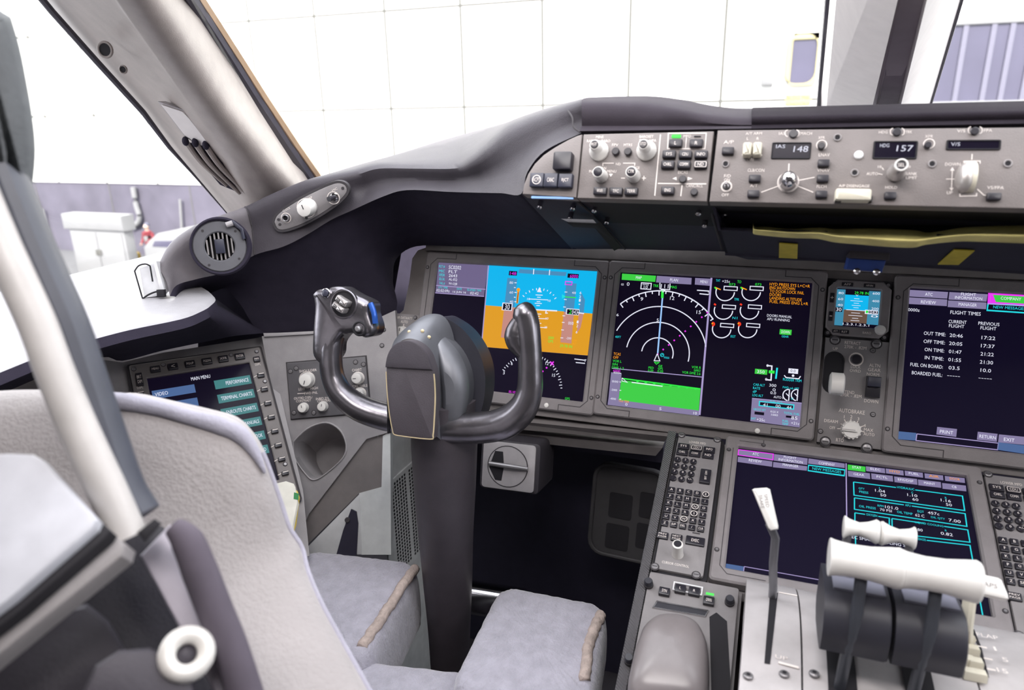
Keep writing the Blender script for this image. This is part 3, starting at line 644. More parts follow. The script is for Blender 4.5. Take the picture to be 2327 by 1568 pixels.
for y, s_ in ((848, '4000'), (868, '000'), (887, '-2000'), (907, '-4000')): S.t(1408 - (y - 848) * .13, y, s_, 4.6, 'W', 14, 'r').line([(1408, y), (1412, y + .4)], 1.4, 'W')
S.t(1418, 912, 'TAXI TERR', 5, 'A', 24).t(1424, 919, '0', 6, 'W', 5).t(1501, 929, '5', 6, 'W', 5).t(1580, 939, '10', 6, 'W', 8)
# engine dials
S.t(1632, 638, 'TAT', 5, 'C', 10).t(1650, 640, '+25c', 6, 'W', 18).t(1680, 641, 'TO', 6.5, 'G', 9)
for row, (x1, x2, y, lab) in enumerate(((1648, 1707, 664, 'TPR'), (1644, 1703, 706, 'N1'), (1640, 1699, 748, 'EGT'))):
    for x in (x1, x2):
        S.arc((x, y), (x + 21, y + 1), 88, 290, 2.4, 'W', 3, 30); S.frame((x - 2, y - 13), (x + 27, y - 3), 2, 'W', 4)
        if row == 0: S.line([(x - 22, y - 10), (x - 10, y - 5)], 2.6, 'A', 5); S.line([(x - 24, y - 11), (x - 20, y - 6)], 3, 'G', 5); S.t(x + 16, y - 17, '073', 5.5, 'G', 14)
        elif row == 1: S.line([(x - 21, y - 15), (x - 17, y - 12)], 4, 'R', 5)
        else: S.arc((x - 20, y - 11), (x - 16.5, y - 11), -30, 200, 3.5, 'R', 5, 10); S.dot(x - 21, y - 12, 2, 'A', 6)
    S.t(x1 + 26, y + 17, lab, 5.5, 'C', 11)
for k, s_ in enumerate(('HYD PRESS SYS L+C+R', 'ENG SHUTDOWN', 'TO DOOR LOCK FAIL', 'DOORS', 'LANDING ALTITUDE', 'FUEL PRESS ENG L+R')):
    S.t(1749, 646 + k * 7.9, s_, 6.6, 'A', (90, 57, 77, 26, 72, 86)[k], 'l')
S.t(1743, 717, 'DOORS MANUAL', 6, 'W', 56, 'l').t(1743, 725, 'APU RUNNING', 6, 'W', 51, 'l')
S.rect((1772, 748), (1798, 762), 'GB', 3).t(1785, 755, 'DOWN', 6.5, 'W', 19).t(1784, 765, 'GEAR', 5, 'C', 16)
# trim, cabin and fuel block
S.rect((1716, 838), (1743, 852), 'GB', 3).t(1729, 845, '350', 7, 'W', 17); S.line([(1742, 831), (1754, 832), (1752, 864), (1740, 863)], 3, 'W'); S.line([(1747, 845), (1760, 846)], 7, 'G', 4)
S.t(1744, 831, '0', 6, 'W', 5).t(1741, 862, '0', 6, 'W', 5).line([(1766, 836), (1763, 861)], 4, 'C')
S.rect((1792, 837), (1813, 850), 'W', 3).t(1802, 843, '0.0', 6, 'K', 12, k=5).line([(1782, 853), (1786, 858), (1815, 861), (1819, 855)], 2.4, 'W').dot(1802, 854, 3, 'W').t(1800, 864, 'RUDDER TRIM', 6, 'C', 42)
for k, s_ in enumerate(('CAB ALT', 'RATE', 'dP', 'LDG ALT')): S.t(1712 - k * .7, 873.5 + k * 8, s_, 5.5, 'C', (26, 16, 9, 24)[k], 'l')
S.t(1756, 876, '300', 6.5, 'W', 16).t(1759, 886, '0', 6.5, 'W', 7).t(1757, 893, '0.0', 6.5, 'W', 13).t(1769, 903, 'AUTO 0', 5.5, 'W', 22)
S.t(1797, 882, 'FWD cab AFT', 5, 'C', 37)
for x in (1793, 1812): S.arc((x, 898), (x, 885), -170, -5, 2.4, 'W', 3, 16); S.line([(x + 1, 885), (x - 1, 911)], 2.4, 'W'); S.line([(x - 7, 894), (x + 1, 902)], 2, 'W')
S.t(1800, 906, 'U', 5, 'C', 5)
S.poly([(1709, 905), (1822, 916), (1817, 971.5), (1705, 957)], 'P', 1); S.line([(1709, 905), (1822, 916)], 1.5, 'LV')
S.frame((1726, 912), (1803, 930), 2.4, 'C', 3); S.poly([(1727.5, 914), (1802, 922), (1801, 931), (1726.5, 922.5)], 'K', 2)
S.t(1764, 913.5, 'FUEL QTY', 5, 'C', 28).t(1739, 920, '41', 6.5, 'W', 10).t(1768, 923, '00', 6.5, 'W', 11).t(1793, 926, '44', 6.5, 'W', 11)
S.t(1726, 931, 'GROSS WT', 5, 'C', 28).rect((1715, 935), (1736, 944), 'K', 2).t(1760, 936, 'KGS X', 4.5, 'W', 18).t(1760, 943, '1000', 4.5, 'W', 15).t(1799, 940, 'TOTAL FUEL', 5, 'C', 36).rect((1786, 944), (1806, 951), 'K', 2).t(1805, 950, '85', 7.5, 'W', 14)
S.t(1712, 951, 'SAT', 5, 'C', 11).t(1729, 954, '+25c', 6, 'W', 19).t(1785, 957, 'FUEL', 5, 'C', 14).t(1784, 963.5, 'TEMP', 5, 'C', 14).t(1807, 962, '+21c', 6, 'W', 19)
obj('screen', S.mb, t)
mb = MB(WHITE); u, v = FM.L(1721, 979); mb.lathe(FM, u, v, [(.004, .005), (.004, .0068), (.003, .0074)], 16); obj('light_sensor', mb, t, label='white round light sensor')

# --- right display: flight times page
t = thing('display_unit', 'large display listing flight times in white text at the right edge', 'display', FM.w(.94, -.25, 0), 'large displays')
o3 = FM.L(2033, 625.5); e3 = FM.L(1999.5, 1026); c3 = FM.L(2067, 655.5); d3 = FM.L(2039.3, 998.3)
aa = (o3[0], o3[1]); W3 = .3048; cE = (c3[0] + W3, d3[1]); oE = (c3[0] + W3 + (c3[0] - o3[0]), e3[1])
mb = MB(DISPB); mb.ring(FM, rr(aa[0], oE[0], oE[1], aa[1], .006, 4), rr(c3[0], cE[0], cE[1], c3[1], .0012, 4), -.004, .006, .0025)
g = .013; mb.use(GROOVE); q0, q2, q3 = aa[0] + g, oE[1] + g, aa[1] - g
mb.stroke(FM, [(q0 + .072, aa[1] - .002), (q0 + .072, q3), (q0 + .012, q3), (q0, q3 - .012), (q0, q2 + .012), (q0 + .012, q2), (q0 + .068, q2), (q0 + .068, oE[1] + .002)], .0012, .0063); obj('bezel', mb, t)
for dv in (-.03,): 
    for v in (aa[1] - .035, oE[1] + .035):
        m2 = MB(GROOVE); m2.lathe(FM, aa[0] + .006, v, [(.0034, .005), (.0034, .0066), (.003, .007)], 12); m2.use(STEEL).lathe(FM, aa[0] + .006, v, [(.002, .0068), (.0018, .0076)], 10); obj('screw', m2, t)
S = Scr(FM, .001); screen_base(S, c3, cE, 'NV')
S.poly([(2067, 659), (2154, 664), (2152, 679), (2066, 674)], 'P'); S.poly([(2157, 664), (2244, 669), (2241, 686), (2155, 681)], 'P'); S.poly([(2066, 676), (2152, 681), (2151, 696), (2065, 691)], 'P'); S.poly([(2154, 683), (2241, 688), (2240, 703), (2153, 698)], 'P')
S.t(2110, 669.5, 'ATC', 7, 'W', 17).t(2200, 669.5, 'FLIGHT', 6.5, 'W', 34).t(2200, 678, 'INFORMATION', 6.5, 'W', 62).t(2109, 687.5, 'REVIEW', 7, 'W', 34).t(2198, 693, 'MANAGER', 7, 'W', 41)
S.poly([(2245, 666), (2335, 671), (2333, 697), (2243, 692)], 'M'); S.poly([(2250, 670), (2335, 675), (2333, 691), (2249, 686)], 'GB', 2); S.poly([(2250, 670), (2256, 671), (2262, 687), (2249, 686)], 'M', 3); S.t(2273, 678, 'COMPANY', 7, 'W', 46, 'l')
S.poly([(2243, 689), (2334, 694), (2332, 713), (2241, 707)], 'C'); S.poly([(2246, 692), (2334, 697), (2332, 710), (2244, 704)], 'K', 2); S.t(2256, 698, 'NEW MESSAGES', 6.5, 'C', 72, 'l')
S.t(2063, 704, '0000z', 7, 'W', 26, 'l').t(2193, 712, 'FLIGHT TIMES', 8, 'W', 69).t(2175, 732, 'CURRENT', 7.5, 'W', 41).t(2173, 741.5, 'FLIGHT', 7.5, 'W', 35).t(2246, 736.5, 'PREVIOUS', 7.5, 'W', 48).t(2245, 746.5, 'FLIGHT', 7.5, 'W', 36)
for k, (a1, b1, c1) in enumerate((('OUT TIME:', '20:46', '17:22'), ('OFF TIME:', '20:05', '17:37'), ('ON TIME:', '01:47', '21:22'), ('IN TIME:', '01:55', '21:30'), ('FUEL ON BOARD:', '03.5', '10.0'), ('BOARDED FUEL:', '-----', '-----'))):
    y = 760 + k * 18.4; S.t(2148 - k * 1.5, y + 1, a1, 8, 'W', (50, 49, 45, 43, 75, 70)[k], 'r').t(2172 - k * 1.2, y + 3, b1, 8 if k < 5 else 3, 'W', (30, 30, 29, 29, 25, 29)[k]).t(2245 - k * 1.5, y + 8.5, c1, 8 if k < 5 else 3, 'W', (31, 31, 30, 30, 24, 30)[k])
S.poly([(2041, 980), (2082, 984), (2080, 1001), (2039.5, 998)], 'BL'); S.line([(2083, 986), (2268, 1007), (2266, 1022), (2081, 1001), (2083, 986)], 2.2, 'LV', 2); S.poly([(2267, 1005), (2335, 1013), (2332, 1032), (2265, 1022)], 'BL', 2)
S.poly([(2129, 970), (2174, 975), (2172, 993), (2127, 987)], 'P', 3); S.poly([(2221, 981), (2266, 986), (2264, 1004), (2219, 999)], 'P', 3); S.poly([(2269, 987), (2330, 993), (2328, 1011), (2267, 1005)], 'P', 3)
S.t(2150, 982, 'PRINT', 7.5, 'W', 30).t(2243, 993, 'RETURN', 7.5, 'W', 37).t(2280, 998, 'EXIT', 7.5, 'W', 24, 'l')
obj('screen', S.mb, t)

# --- standby flight display and the landing gear panel in the strip between the displays
t = thing('standby_display', 'small square standby flight display above the gear lever', 'display', FM.w(.7, -.1, 0))
a, b, c, d = FM.L(1884, 636), FM.L(2016, 772), FM.L(1902, 656), FM.L(1994, 748)
mb = MB(DISPB); cut = .012; oo = [(a[0] + cut, a[1]), (b[0] - cut, a[1]), (b[0], a[1] - cut), (b[0], b[1] + cut), (b[0] - cut, b[1]), (a[0] + cut, b[1]), (a[0], b[1] + cut), (a[0], a[1] - cut)]
ii = [(c[0] + .001, c[1]), (d[0] - .001, c[1]), (d[0], c[1] - .001), (d[0], d[1] + .001), (d[0] - .001, d[1]), (c[0] + .001, d[1]), (c[0], d[1] + .001), (c[0], c[1] - .001)]
mb.ring(FM, oo, ii, -.004, .008, .002); obj('bezel', mb, t)
mb = MB(GROOVE); mb.box(FM, a[0] - .003, b[0] + .003, b[1] - .003, a[1] + .003, -.006, -.0035); obj('backing_plate', mb, t)
S = Scr(FM, .002); screen_base(S, c, d)
def sq(u, v): return (c[0] + (d[0] - c[0]) * u, c[1] + (d[1] - c[1]) * v)
def sbox(u0, u1, v0, v1, col, k=1): S.mb.use(C_[col]).flat(FM, rr(sq(u0, 0)[0], sq(u1, 0)[0], sq(0, v0)[1], sq(0, v1)[1], 0, 1), S.z(k))
def stx(u, v, s_, h, col='W', w=None): S.mb.use(C_[col]).text(FM, *sq(u, v), s_, h * abs(d[1] - c[1]), S.z(4), 'c', w * abs(d[0] - c[0]) if w else None)
sbox(0, .2, .02, .98, 'SF'); sbox(.74, 1, .02, .9, 'SF'); sbox(.2, .74, .15, .55, 'SKY'); sbox(.2, .74, .55, .88, 'BR')
stx(.57, .09, '29.78 IN', .07, 'G', .32)
for i, s_ in enumerate(('80', '60', '40')): stx(.1, .12 + .16 * i, s_, .06, 'W', .12)
for i, s_ in enumerate(('600', '400', '200', '0')): stx(.9, .08 + .2 * i, s_, .06, 'W', .16)
sbox(0, .16, .5, .62, 'K', 2); stx(.08, .56, '30', .09, 'W', .12); sbox(.68, .98, .52, .63, 'W', 2); sbox(.7, .97, .54, .61, 'K', 3); stx(.84, .575, '2043', .07, 'W', .22); sbox(.7, .75, .54, .61, 'G', 4)
for v, h_ in ((.24, .06), (.3, .14), (.36, .06), (.42, .1), (.48, .06), (.62, .1), (.69, .16), (.76, .07), (.82, .1)): sbox(.47 - h_, .47 + h_, v, v + .012, 'W', 3)
sbox(.25, .7, .545, .56, 'W', 3); stx(.47, .16, 'V', .05, 'W', .06); stx(.5, .93, '1.2.3.1.2.3.1', .06, 'W', .6)
obj('screen', S.mb, t)
for px, py, w_, h_, s_ in ((1926, 646, 26, 9, 'APP'), (1976, 649, 26, 9, 'HP/IN'), (1919, 754, 21, 9, 'RST'), (1899, 752, 16, 8, 'ATT')): key(FM, t, px, py, w_, h_, s_, .0095, hh=.5, tw=.6)
for px, py in ((1891, 676), (1888, 718)): key(FM, t, px, py, 10, 22, '+' if py < 700 else '-', .0095, hh=.3)
mb = MB(INK); words(FM, mb, [(1968, 758, 'BARO', 5, 19)], .0085); obj('lettering', mb, t)
knob(FM, t, 1998, 752, 27, .016, m=WHITE, name='baro_knob', label='white round knob')
for px, py in ((1896, 646), (2017, 650), (1880, 757), (2008, 768)):
    m2 = MB(BLACKM); u, v = FM.L(px, py); m2.lathe(FM, u, v, [(.0045, 0), (.0045, .006)], 12); m2.use(STEEL).lathe(FM, u, v, [(.0028, .005), (.0025, .007)], 10); obj('screw', m2, t)

t = thing('landing_gear_panel', 'grey panel with white gear lever and autobrake knob between the displays', 'panel', FM.w(.7, -.25, 0))
mb = MB(GREY); p4 = [FM.L(*q) for q in ((1872, 766), (2020, 777), (2000, 1025), (1852, 1002))]
x0 = FM.L(1866, 880)[0]; x1 = FM.L(2012, 890)[0]; v0 = FM.L(1925, 1013)[1]; v1 = FM.L(1945, 772)[1]
mb.box(FM, x0, x1, v0, v1, -.004, .003, .0015); obj('faceplate', mb, t)
# lever slot and lever
sl0, sl1 = FM.L(1897, 802), FM.L(1893, 880); mb = MB(BLACKM); mb.ring(FM, rr(sl0[0] - .0145, sl0[0] + .0145, sl1[1] - .01, sl0[1] + .002, .0145, 5), rr(sl0[0] - .0125, sl0[0] + .0125, sl1[1] - .008, sl0[1], .0125, 5), .003, .0042, .0005)
mb.flat(FM, rr(sl0[0] - .0125, sl0[0] + .0125, sl1[1] - .008, sl0[1], .0125, 5), .0034); obj('lever_slot', mb, t)
g0 = FM.P(1893, 868, .003); g1 = g0 + FM.n * .055 + FM.y * -.006
mb = MB(LEVK); mb.tube([g0, g1], .0045, 10); gl = obj('gear_lever', mb, t)
mb = MB(WHITE); hx = FM.x; mb.tube([g1 - hx * .010, g1 - hx * .008, g1 + hx * .008, g1 + hx * .010], [.013, .0165, .0165, .013], 18, ref=tuple(FM.y)); obj('lever_wheel', mb, gl, label='white wheel-shaped lever end')
mb = MB(INK); u, v = FM.L(1945, 817); mb.ring(FM, circle(u, v, .0105, 22), circle(u, v, .0085, 22), .003, .0034); obj('ring_mark', mb, t); mb = MB(INK)
words(FM, mb, [(1937, 780, 'RETRACT', 7, 36), (1943, 790, '270K - .82M', 7, 50), (1898, 793, 'UP', 6, 11), (1944, 834, 'LOCK', 6.5, 22), (1943, 843, 'OVRD', 6.5, 25), (1987, 831, 'ALTN', 7.5, 25), (1986, 841, 'GEAR', 7.5, 29), (1983, 851, 'NORM', 7, 28), (1925, 891, 'EXTEND', 7, 32), (1933, 899, '270K - .82M', 7, 48), (1979, 912, 'DOWN', 7.5, 32), (1935, 935, 'AUTOBRAKE', 9, 59), (1888, 957, 'DISARM', 7, 31), (1891, 972, 'OFF', 6.5, 13), (1918, 947, '1', 7), (1934, 947, '2', 7), (1950, 952, '3', 7), (1964, 967, '4', 7), (1973, 977, 'MAX', 7, 21), (1974, 987, 'AUTO', 7, 25), (1908, 1000, 'RTO', 8, 17)], .0032)
for a0 in ((1918, 953, 1922, 961), (1933, 952, 1933, 960), (1949, 957, 1945, 963), (1962, 968, 1954, 970), (1958, 980, 1964, 982), (1910, 963, 1917, 967), (1902, 974, 1914, 974), (1919, 989, 1915, 996)): pline(FM, mb, [a0[:2], a0[2:]], 2, n=.0033)
obj('lettering', mb, t)
mb = MB(BLACK); mb.lathe(FM, u, v, [(.007, .003), (.007, .007), (.006, .008)], 18); obj('lock_override_button', mb, t)
a, b = FM.L(1968, 855), FM.L(1997, 905); mb = MB(BLACK); mb.box(FM, a[0], b[0], b[1], a[1], .003, .011, .001); mb.use(NAVY).box(FM, a[0] + .001, b[0] - .001, (a[1] + b[1]) / 2, a[1] - .001, .011, .018, .001); obj('alternate_gear_switch', mb, t, label='black square guarded rocker switch')
kn = FM.L(1932, 977); rk = FM.wp(1932, 977, 46) / 2
mb = MB(WHITE); prof = [(rk, .003), (rk, .007), (rk * .93, .009), (rk * .9, .018), (rk * .82, .0195)]
mb.lathe(FM, *kn, prof, 28)
for k in range(14):
    a = 2 * math.pi * k / 14; mb.lathe(FM, kn[0] + rk * .88 * math.cos(a), kn[1] + rk * .88 * math.sin(a), [(rk * .14, .009), (rk * .12, .018)], 8)
f2 = Frame(FM.w(*kn, 0), FM.x, FM.y); mb.box(f2, -rk * 1.0, rk * .5, -rk * .17, rk * .17, .018, .024, .001); mb.use(INKD).box(f2, -rk * 1.0, rk * .3, -rk * .03, rk * .03, .024, .0243); obj('autobrake_knob', mb, t, label='white fluted selector knob')
for px, py, r_ in ((1897, 773, .006), (1991, 782, .006), (1875, 1003, .006), (1969, 1018, .006), (1983, 797, .003), (1983, 942, .003), (1864, 980, .003)):
    m2 = MB(); screw(FM, m2, px, py, r_, .003); obj('screw', m2, t)
# ------------------------------------------------------------------ glareshield and hood
FG = Frame((-.3525, -.3576, 1.1935), (1, 0, 0), (0, math.sin(.346), math.cos(.346)))     # face of the control panels under its brow
ST = [  # window-side rim, crest, lower lip, lining foot: photo points with their distance forward (y)
 ((364, 606, -.30), (363, 612, -.315), (386, 673, -.33), (392, 684, -.22)),
 ((390, 553, -.27), (394, 566, -.29), (402, 648, -.30), (412, 672, -.22)),
 ((440, 515, -.24), (446, 526, -.262), (452, 633, -.27), (470, 668, -.21)),
 ((500, 491, -.22), (505, 500, -.243), (520, 616, -.25), (512, 657, -.21)),
 ((557, 471, -.20), (562, 480, -.222), (578, 580, -.23), (545, 690, -.20)),
 ((620, 441, -.18), (626, 450, -.20), (645, 560, -.21), (600, 758, -.17)),
 ((690, 412, -.15), (700, 421, -.18), (700, 532, -.19), (720, 755, -.12)),
 ((745, 396, -.12), (765, 401, -.158), (752, 500, -.17), (890, 716, -.06)),
 ((800, 379, -.06), (812, 388, -.14), (800, 478, -.16), (893, 640, -.03)),
 ((860, 362, .0), (858, 375, -.13), (872, 446, -.16), (900, 590, .0)),
 ((920, 345, .05), (940, 374, -.14), (925, 432, -.17), (945, 560, .003)),
 ((1000, 321, .1), (1030, 371, -.17), (1020, 436, -.20), (1040, 560, .003)),
 ((1060, 304, .1), (1066, 356, -.20), (1090, 438, -.24), (1130, 562, .003)),
 ((1120, 287, .05), (1102, 328, -.22), (1140, 439, -.29), (1200, 564, .003)),
 ((1180, 270, -.05), (1152, 289, -.25), (1184, 441, -.338), (1300, 566, .003)),
 ((1240, 250, -.15), (1226, 260, -.28), (1198, 392, -.345), (1310, 566, .003)),
 ((1290, 236, -.23), (1282, 243, -.305), (1238, 343, -.345), (1318, 566, .003)),
 ((1322, 227, -.26), (1322, 232, -.32), (1322, 302, -.345), (1325, 566, .003))]
def sec(q): return [at(p[0], p[1], y=p[2]) for p in q]
rows = [sec(q) for q in ST]
for r in rows: r.insert(0, r[0] + V((-.03, .1, -.02))); r.insert(0, r[0] + V((-.03, .16, -.1)))
def spanned(idx, n=4): return [smooth_path([r[i] for r in rows], n) for i in idx]
def body(i0, i1, cols, n):           # skin between two stations of the smoothed rails
    return [[c[k] for c in cols] for k in range(i0 * n, i1 * n + 1)]
N_ = 5
rim0, rim1, rim, crest, lip, foot = spanned((0, 1, 2, 3, 4, 5), N_)
mid1 = [c * .55 + l * .45 + (c - l).cross(V((1, 0, 0))).normalized() * .012 * (1 if k > 8 * N_ else .4) for k, (c, l) in enumerate(zip(crest, lip))]
def skin(mb, i0, i1, lin=False):
    cols = (lip, foot) if lin else (rim0, rim1, rim, crest, mid1, lip)
    fine = []
    for k in range(i0 * N_, i1 * N_ + 1):
        p = [c[k] for c in cols]; fine.append(smooth_path(p, 4) if not lin else smooth_path([p[0], p[0] * .96 + p[1] * .04 + V((0, .012, -.004)), p[0] * .5 + p[1] * .5 + V((0, .02, -.01)), p[1]], 3))
    mb.grid(fine); return mb
t = thing('glareshield', 'long charcoal hood sweeping over the instrument panel and along the side', 'glareshield', (-.3, .1, 1.0))
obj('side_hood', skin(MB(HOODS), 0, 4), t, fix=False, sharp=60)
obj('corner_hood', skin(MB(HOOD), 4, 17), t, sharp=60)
obj('lining', skin(MB(HOODD), 0, 17, True), t, sharp=60, label='dark lining under the hood')
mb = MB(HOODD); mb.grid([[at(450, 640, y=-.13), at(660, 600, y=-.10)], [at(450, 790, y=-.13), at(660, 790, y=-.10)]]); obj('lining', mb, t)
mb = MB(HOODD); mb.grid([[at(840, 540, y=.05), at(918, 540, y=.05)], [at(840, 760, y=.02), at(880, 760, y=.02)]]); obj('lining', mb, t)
mb = MB(GROOVE); k = 4 * N_; p = smooth_path([rim[k], crest[k], mid1[k], lip[k]], 4); mb.tube([q + V((.001, -.001, .001)) for q in p], .0012, 6); obj('seam', mb, t)
# light bright end cap at the tip of the side hood
# centre cover: rim, crest, brow, shadowed recess above the control panels
CT = [((1322, 226, -.27), (1322, 233, -.325), (1322, 259, -.338), (1322, 286, -.337), (1322, 303.0, -.335)), ((1400, 223.5, -.27), (1400, 234, -.325), (1400, 260, -.338), (1400, 286, -.337), (1400, 301.6, -.335)), ((1475, 223.5, -.27), (1475, 237, -.325), (1475, 263, -.338), (1475, 286, -.337), (1475, 300.2, -.335)), ((1545, 232, -.27), (1545, 247, -.325), (1545, 263, -.338), (1545, 286, -.337), (1545, 299.0, -.335)), ((1605, 244, -.27), (1605, 259, -.325), (1605, 275, -.338), (1605, 286, -.337), (1605, 297.9, -.335)), ((1660, 251, -.27), (1660, 265, -.325), (1660, 281, -.338), (1660, 286, -.337), (1660, 296.9, -.335)), ((1708, 252, -.27), (1708, 266, -.325), (1708, 282, -.338), (1708, 286, -.337), (1708, 296.1, -.335))]
rr_ = [sec(q) for q in CT]; rr_ = [[q[0] + V((0, .42, -.03)), q[0] + V((0, .08, .0))] + q + [q[-1] + V((0, .16, -.014))] for q in rr_]
cols = [smooth_path([r[i] for r in rr_], 5) for i in range(8)]
mb = MB(COVER); mb.grid([smooth_path([c[k] for c in cols], 3) for k in range(len(cols[0]))]); e_ = rr_[0]; mb.grid([e_, [q + V((-.004, .05, -.012)) for q in e_]]); obj('centre_cover', mb, t, sharp=45)
CT2 = [((x, 250 - (x - 1708) * .0235, -.29), (x, 262 - (x - 1708) * .0225, -.328), (x, 270 - (x - 1708) * .022, -.338), (x, 284 - (x - 1708) * .021, -.337), (x, 297 - (x - 1708) * .018, -.332)) for x in (1708, 1900, 2100, 2330, 2700)]
rr_ = [sec(q) for q in CT2]; rr_ = [[q[0] + V((0, .42, -.03)), q[0] + V((0, .08, 0))] + q + [q[-1] + V((0, .16, -.014))] for q in rr_]
rr_.append([q + V((.75, 0, 0)) for q in rr_[-1]])
mb = MB(mat('matt hood pad', (.022, .018, .024), .9, bump=.3, bscale=500, spec=.1)); mb.grid([smooth_path(r, 3) for r in rr_]); obj('brow_pad', mb, t, sharp=45)
mb = MB(GROOVE); p = [at(1290, 252, y=-.318), at(1301, 268, y=-.333), at(1303, 288, y=-.341), at(1318, 300, y=-.347)]; mb.tube(smooth_path(p, 4), .0012, 6); mb.tube([at(1323, 228, y=-.262), at(1323, 233, y=-.303), at(1324, 262, y=-.318)], .0015, 6); obj('seam', mb, t)
mb = MB(BLACKM); mb.box(FG, FG.L(1328, 400)[0], 1.1, FG.L(1400, 452)[1] + .003, FG.L(1400, 303)[1] + .004, -.16, -.0215); obj('housing', mb, t)  # unseen backing box added to block light leaking under the brow
# dark underside panels between the control panels and the displays, with their studs
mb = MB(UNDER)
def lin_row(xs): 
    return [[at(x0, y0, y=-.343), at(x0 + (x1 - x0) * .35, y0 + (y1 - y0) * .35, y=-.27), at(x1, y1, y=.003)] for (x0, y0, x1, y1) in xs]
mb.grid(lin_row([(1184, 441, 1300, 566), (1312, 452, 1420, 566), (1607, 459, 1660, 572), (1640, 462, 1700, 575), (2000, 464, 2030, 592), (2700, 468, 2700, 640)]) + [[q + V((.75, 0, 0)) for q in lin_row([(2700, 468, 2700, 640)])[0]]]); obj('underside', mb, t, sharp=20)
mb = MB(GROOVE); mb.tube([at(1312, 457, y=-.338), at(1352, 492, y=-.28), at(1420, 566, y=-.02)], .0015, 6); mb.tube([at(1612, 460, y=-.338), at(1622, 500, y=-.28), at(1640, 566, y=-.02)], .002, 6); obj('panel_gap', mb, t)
fu = axis_frame((0, -.3, 1.1), (0, -.5, -.86))
for px, py, y in ((1228, 463, -.325), (1303, 467, -.325), (1352, 472, -.325), (1297, 489, -.283), (1380, 499, -.268), (1588, 478, -.32), (1602, 506, -.27), (1648, 482, -.315)):
    f = axis_frame(at(px, py, y=y), (0, -.75, -.66)); mb = MB(CHROME); mb.lathe(f, 0, 0, [(.0035, -.012), (.0035, .004), (.0032, .006), (.0018, .007)], 10); obj('stud', mb, t)
# angled pocket slot with a pale strip at its top
mb = MB(PALEI); mb.add([at(1275, 497, y=-.29), at(1348, 499, y=-.29), at(1356, 508, y=-.285), at(1292, 505, y=-.285)], [(0, 1, 2, 3)]); obj('slot_strip', mb, t)
mb = MB(BLACKM); mb.slab([at(1288, 506, y=-.287), at(1355, 508, y=-.287), at(1364, 504, y=-.287), at(1412, 562, y=-.12), at(1396, 570, y=-.12), at(1352, 519, y=-.26), at(1303, 516, y=-.27)], (0, .004, 0)); obj('slot', mb, t)

# --- air vent on the side hood
pv = at(500, 560, y=-.262); fv = axis_frame(pv, (CAM - pv) * .9 + V((.1, -.2, .05))); k_ = (CAM - pv).length / FPX
FVn = V((0, 0, 0))
t = thing('air_vent', 'round grey air vent with black vertical louvres on the hood end', 'vent', pv)
rp_ = 57 * k_
mb = MB(HOODD); mb.ring(fv, circle(0.002, 0, rp_ * 1.06, 40), circle(0, 0, rp_ * .93, 40), -.02, .012, .003); obj('collar', mb, t)
mb = MB(mat('slate vent ring', (.13, .13, .145), .45)); mb.ring(fv, circle(0, 0, rp_ * .93, 40), circle(0, 0, rp_ * .51, 40), -.01, .008, .002); mb.use(GROOVE)
for a in (40, 130, 235, 320): mb.lathe(fv, rp_ * .78 * math.cos(R(a)), rp_ * .78 * math.sin(R(a)), [(.0022, .0078), (.0022, .0085)], 8)
obj('ring', mb, t)
mb = MB(BLACKM); mb.lathe(fv, 0, 0, [(rp_ * .53, -.03), (rp_ * .53, -.012)], 30); obj('throat', mb, t)
for i in range(-3, 4):
    x = i * rp_ * .14; h_ = math.sqrt(max(0, (rp_ * .5) ** 2 - x * x)); mb = MB(INKD); mb.box(fv, x - .0012, x + .0012, -h_, h_, -.01, .005); obj('louvre', mb, t)
mb = MB(NAVY); mb.box(fv, -rp_ * .16, rp_ * .17, -rp_ * .26, rp_ * .26, .003, .011, .0015); obj('thumb_tab', mb, t)
a0 = fv.w(rp_ * .52, rp_ * .86, .012); a1 = fv.w(rp_ * .86, rp_ * .2, .012); mb = MB(NAVY); mb.tube([a0, fv.w(rp_ * .82, rp_ * .55, .012), a1], .003, 8); mb.use(GREYL).tube([fv.w(rp_ * .32, rp_ * .74, .014), fv.w(rp_ * .55, rp_ * .80, .014)], .0045, 10); obj('lever', mb, t)

# --- map and clock light panel on the side hood
pm = at(707, 470, y=-.185); d1 = (at(785, 424, y=-.168) - at(632, 506, y=-.205)); fp = Frame(pm, d1, (CAM - pm).cross(d1))
t = thing('map_light_panel', 'small oval grey panel with CLOCK, MAP and MIC controls on the hood', 'panel', pm)
out = [fp.L(*q) for q in ((627, 503), (633, 488), (655, 470), (700, 443), (755, 418), (778, 415), (790, 424), (788, 440), (760, 466), (705, 500), (660, 518), (636, 519))]
out = [tuple(q) for q in smooth_path(out + [out[0]], 4)[:-1]]
mb = MB(GREY); mb.prism(fp, out, -.006, .009, .002); mb.use(GROOVE).ring(fp, inset(out, -.0035), out, -.004, .0085); obj('faceplate', mb, t)
mb = MB(INK); zz = .0095
for s_, px, py, h_, w_ in (('CLOCK', 655, 474, 5, 19), ('MAP', 707, 449, 5, 14), ('MIC', 764, 429, 5, 13)): u, v = fp.L(px, py); mb.text(fp, u, v, s_, fp.hp(px, py, h_), zz, w=fp.wp(px, py, w_))
for px, py, r in ((654, 493, 11.5), (700, 471, 22), (761, 448, 14.5)): u, v = fp.L(px, py); r *= fp.wp(px, py, 1); mb.ring(fp, circle(u, v, r, 24), circle(u, v, r - .0012, 24), zz - .0005, zz)
obj('lettering', mb, t)
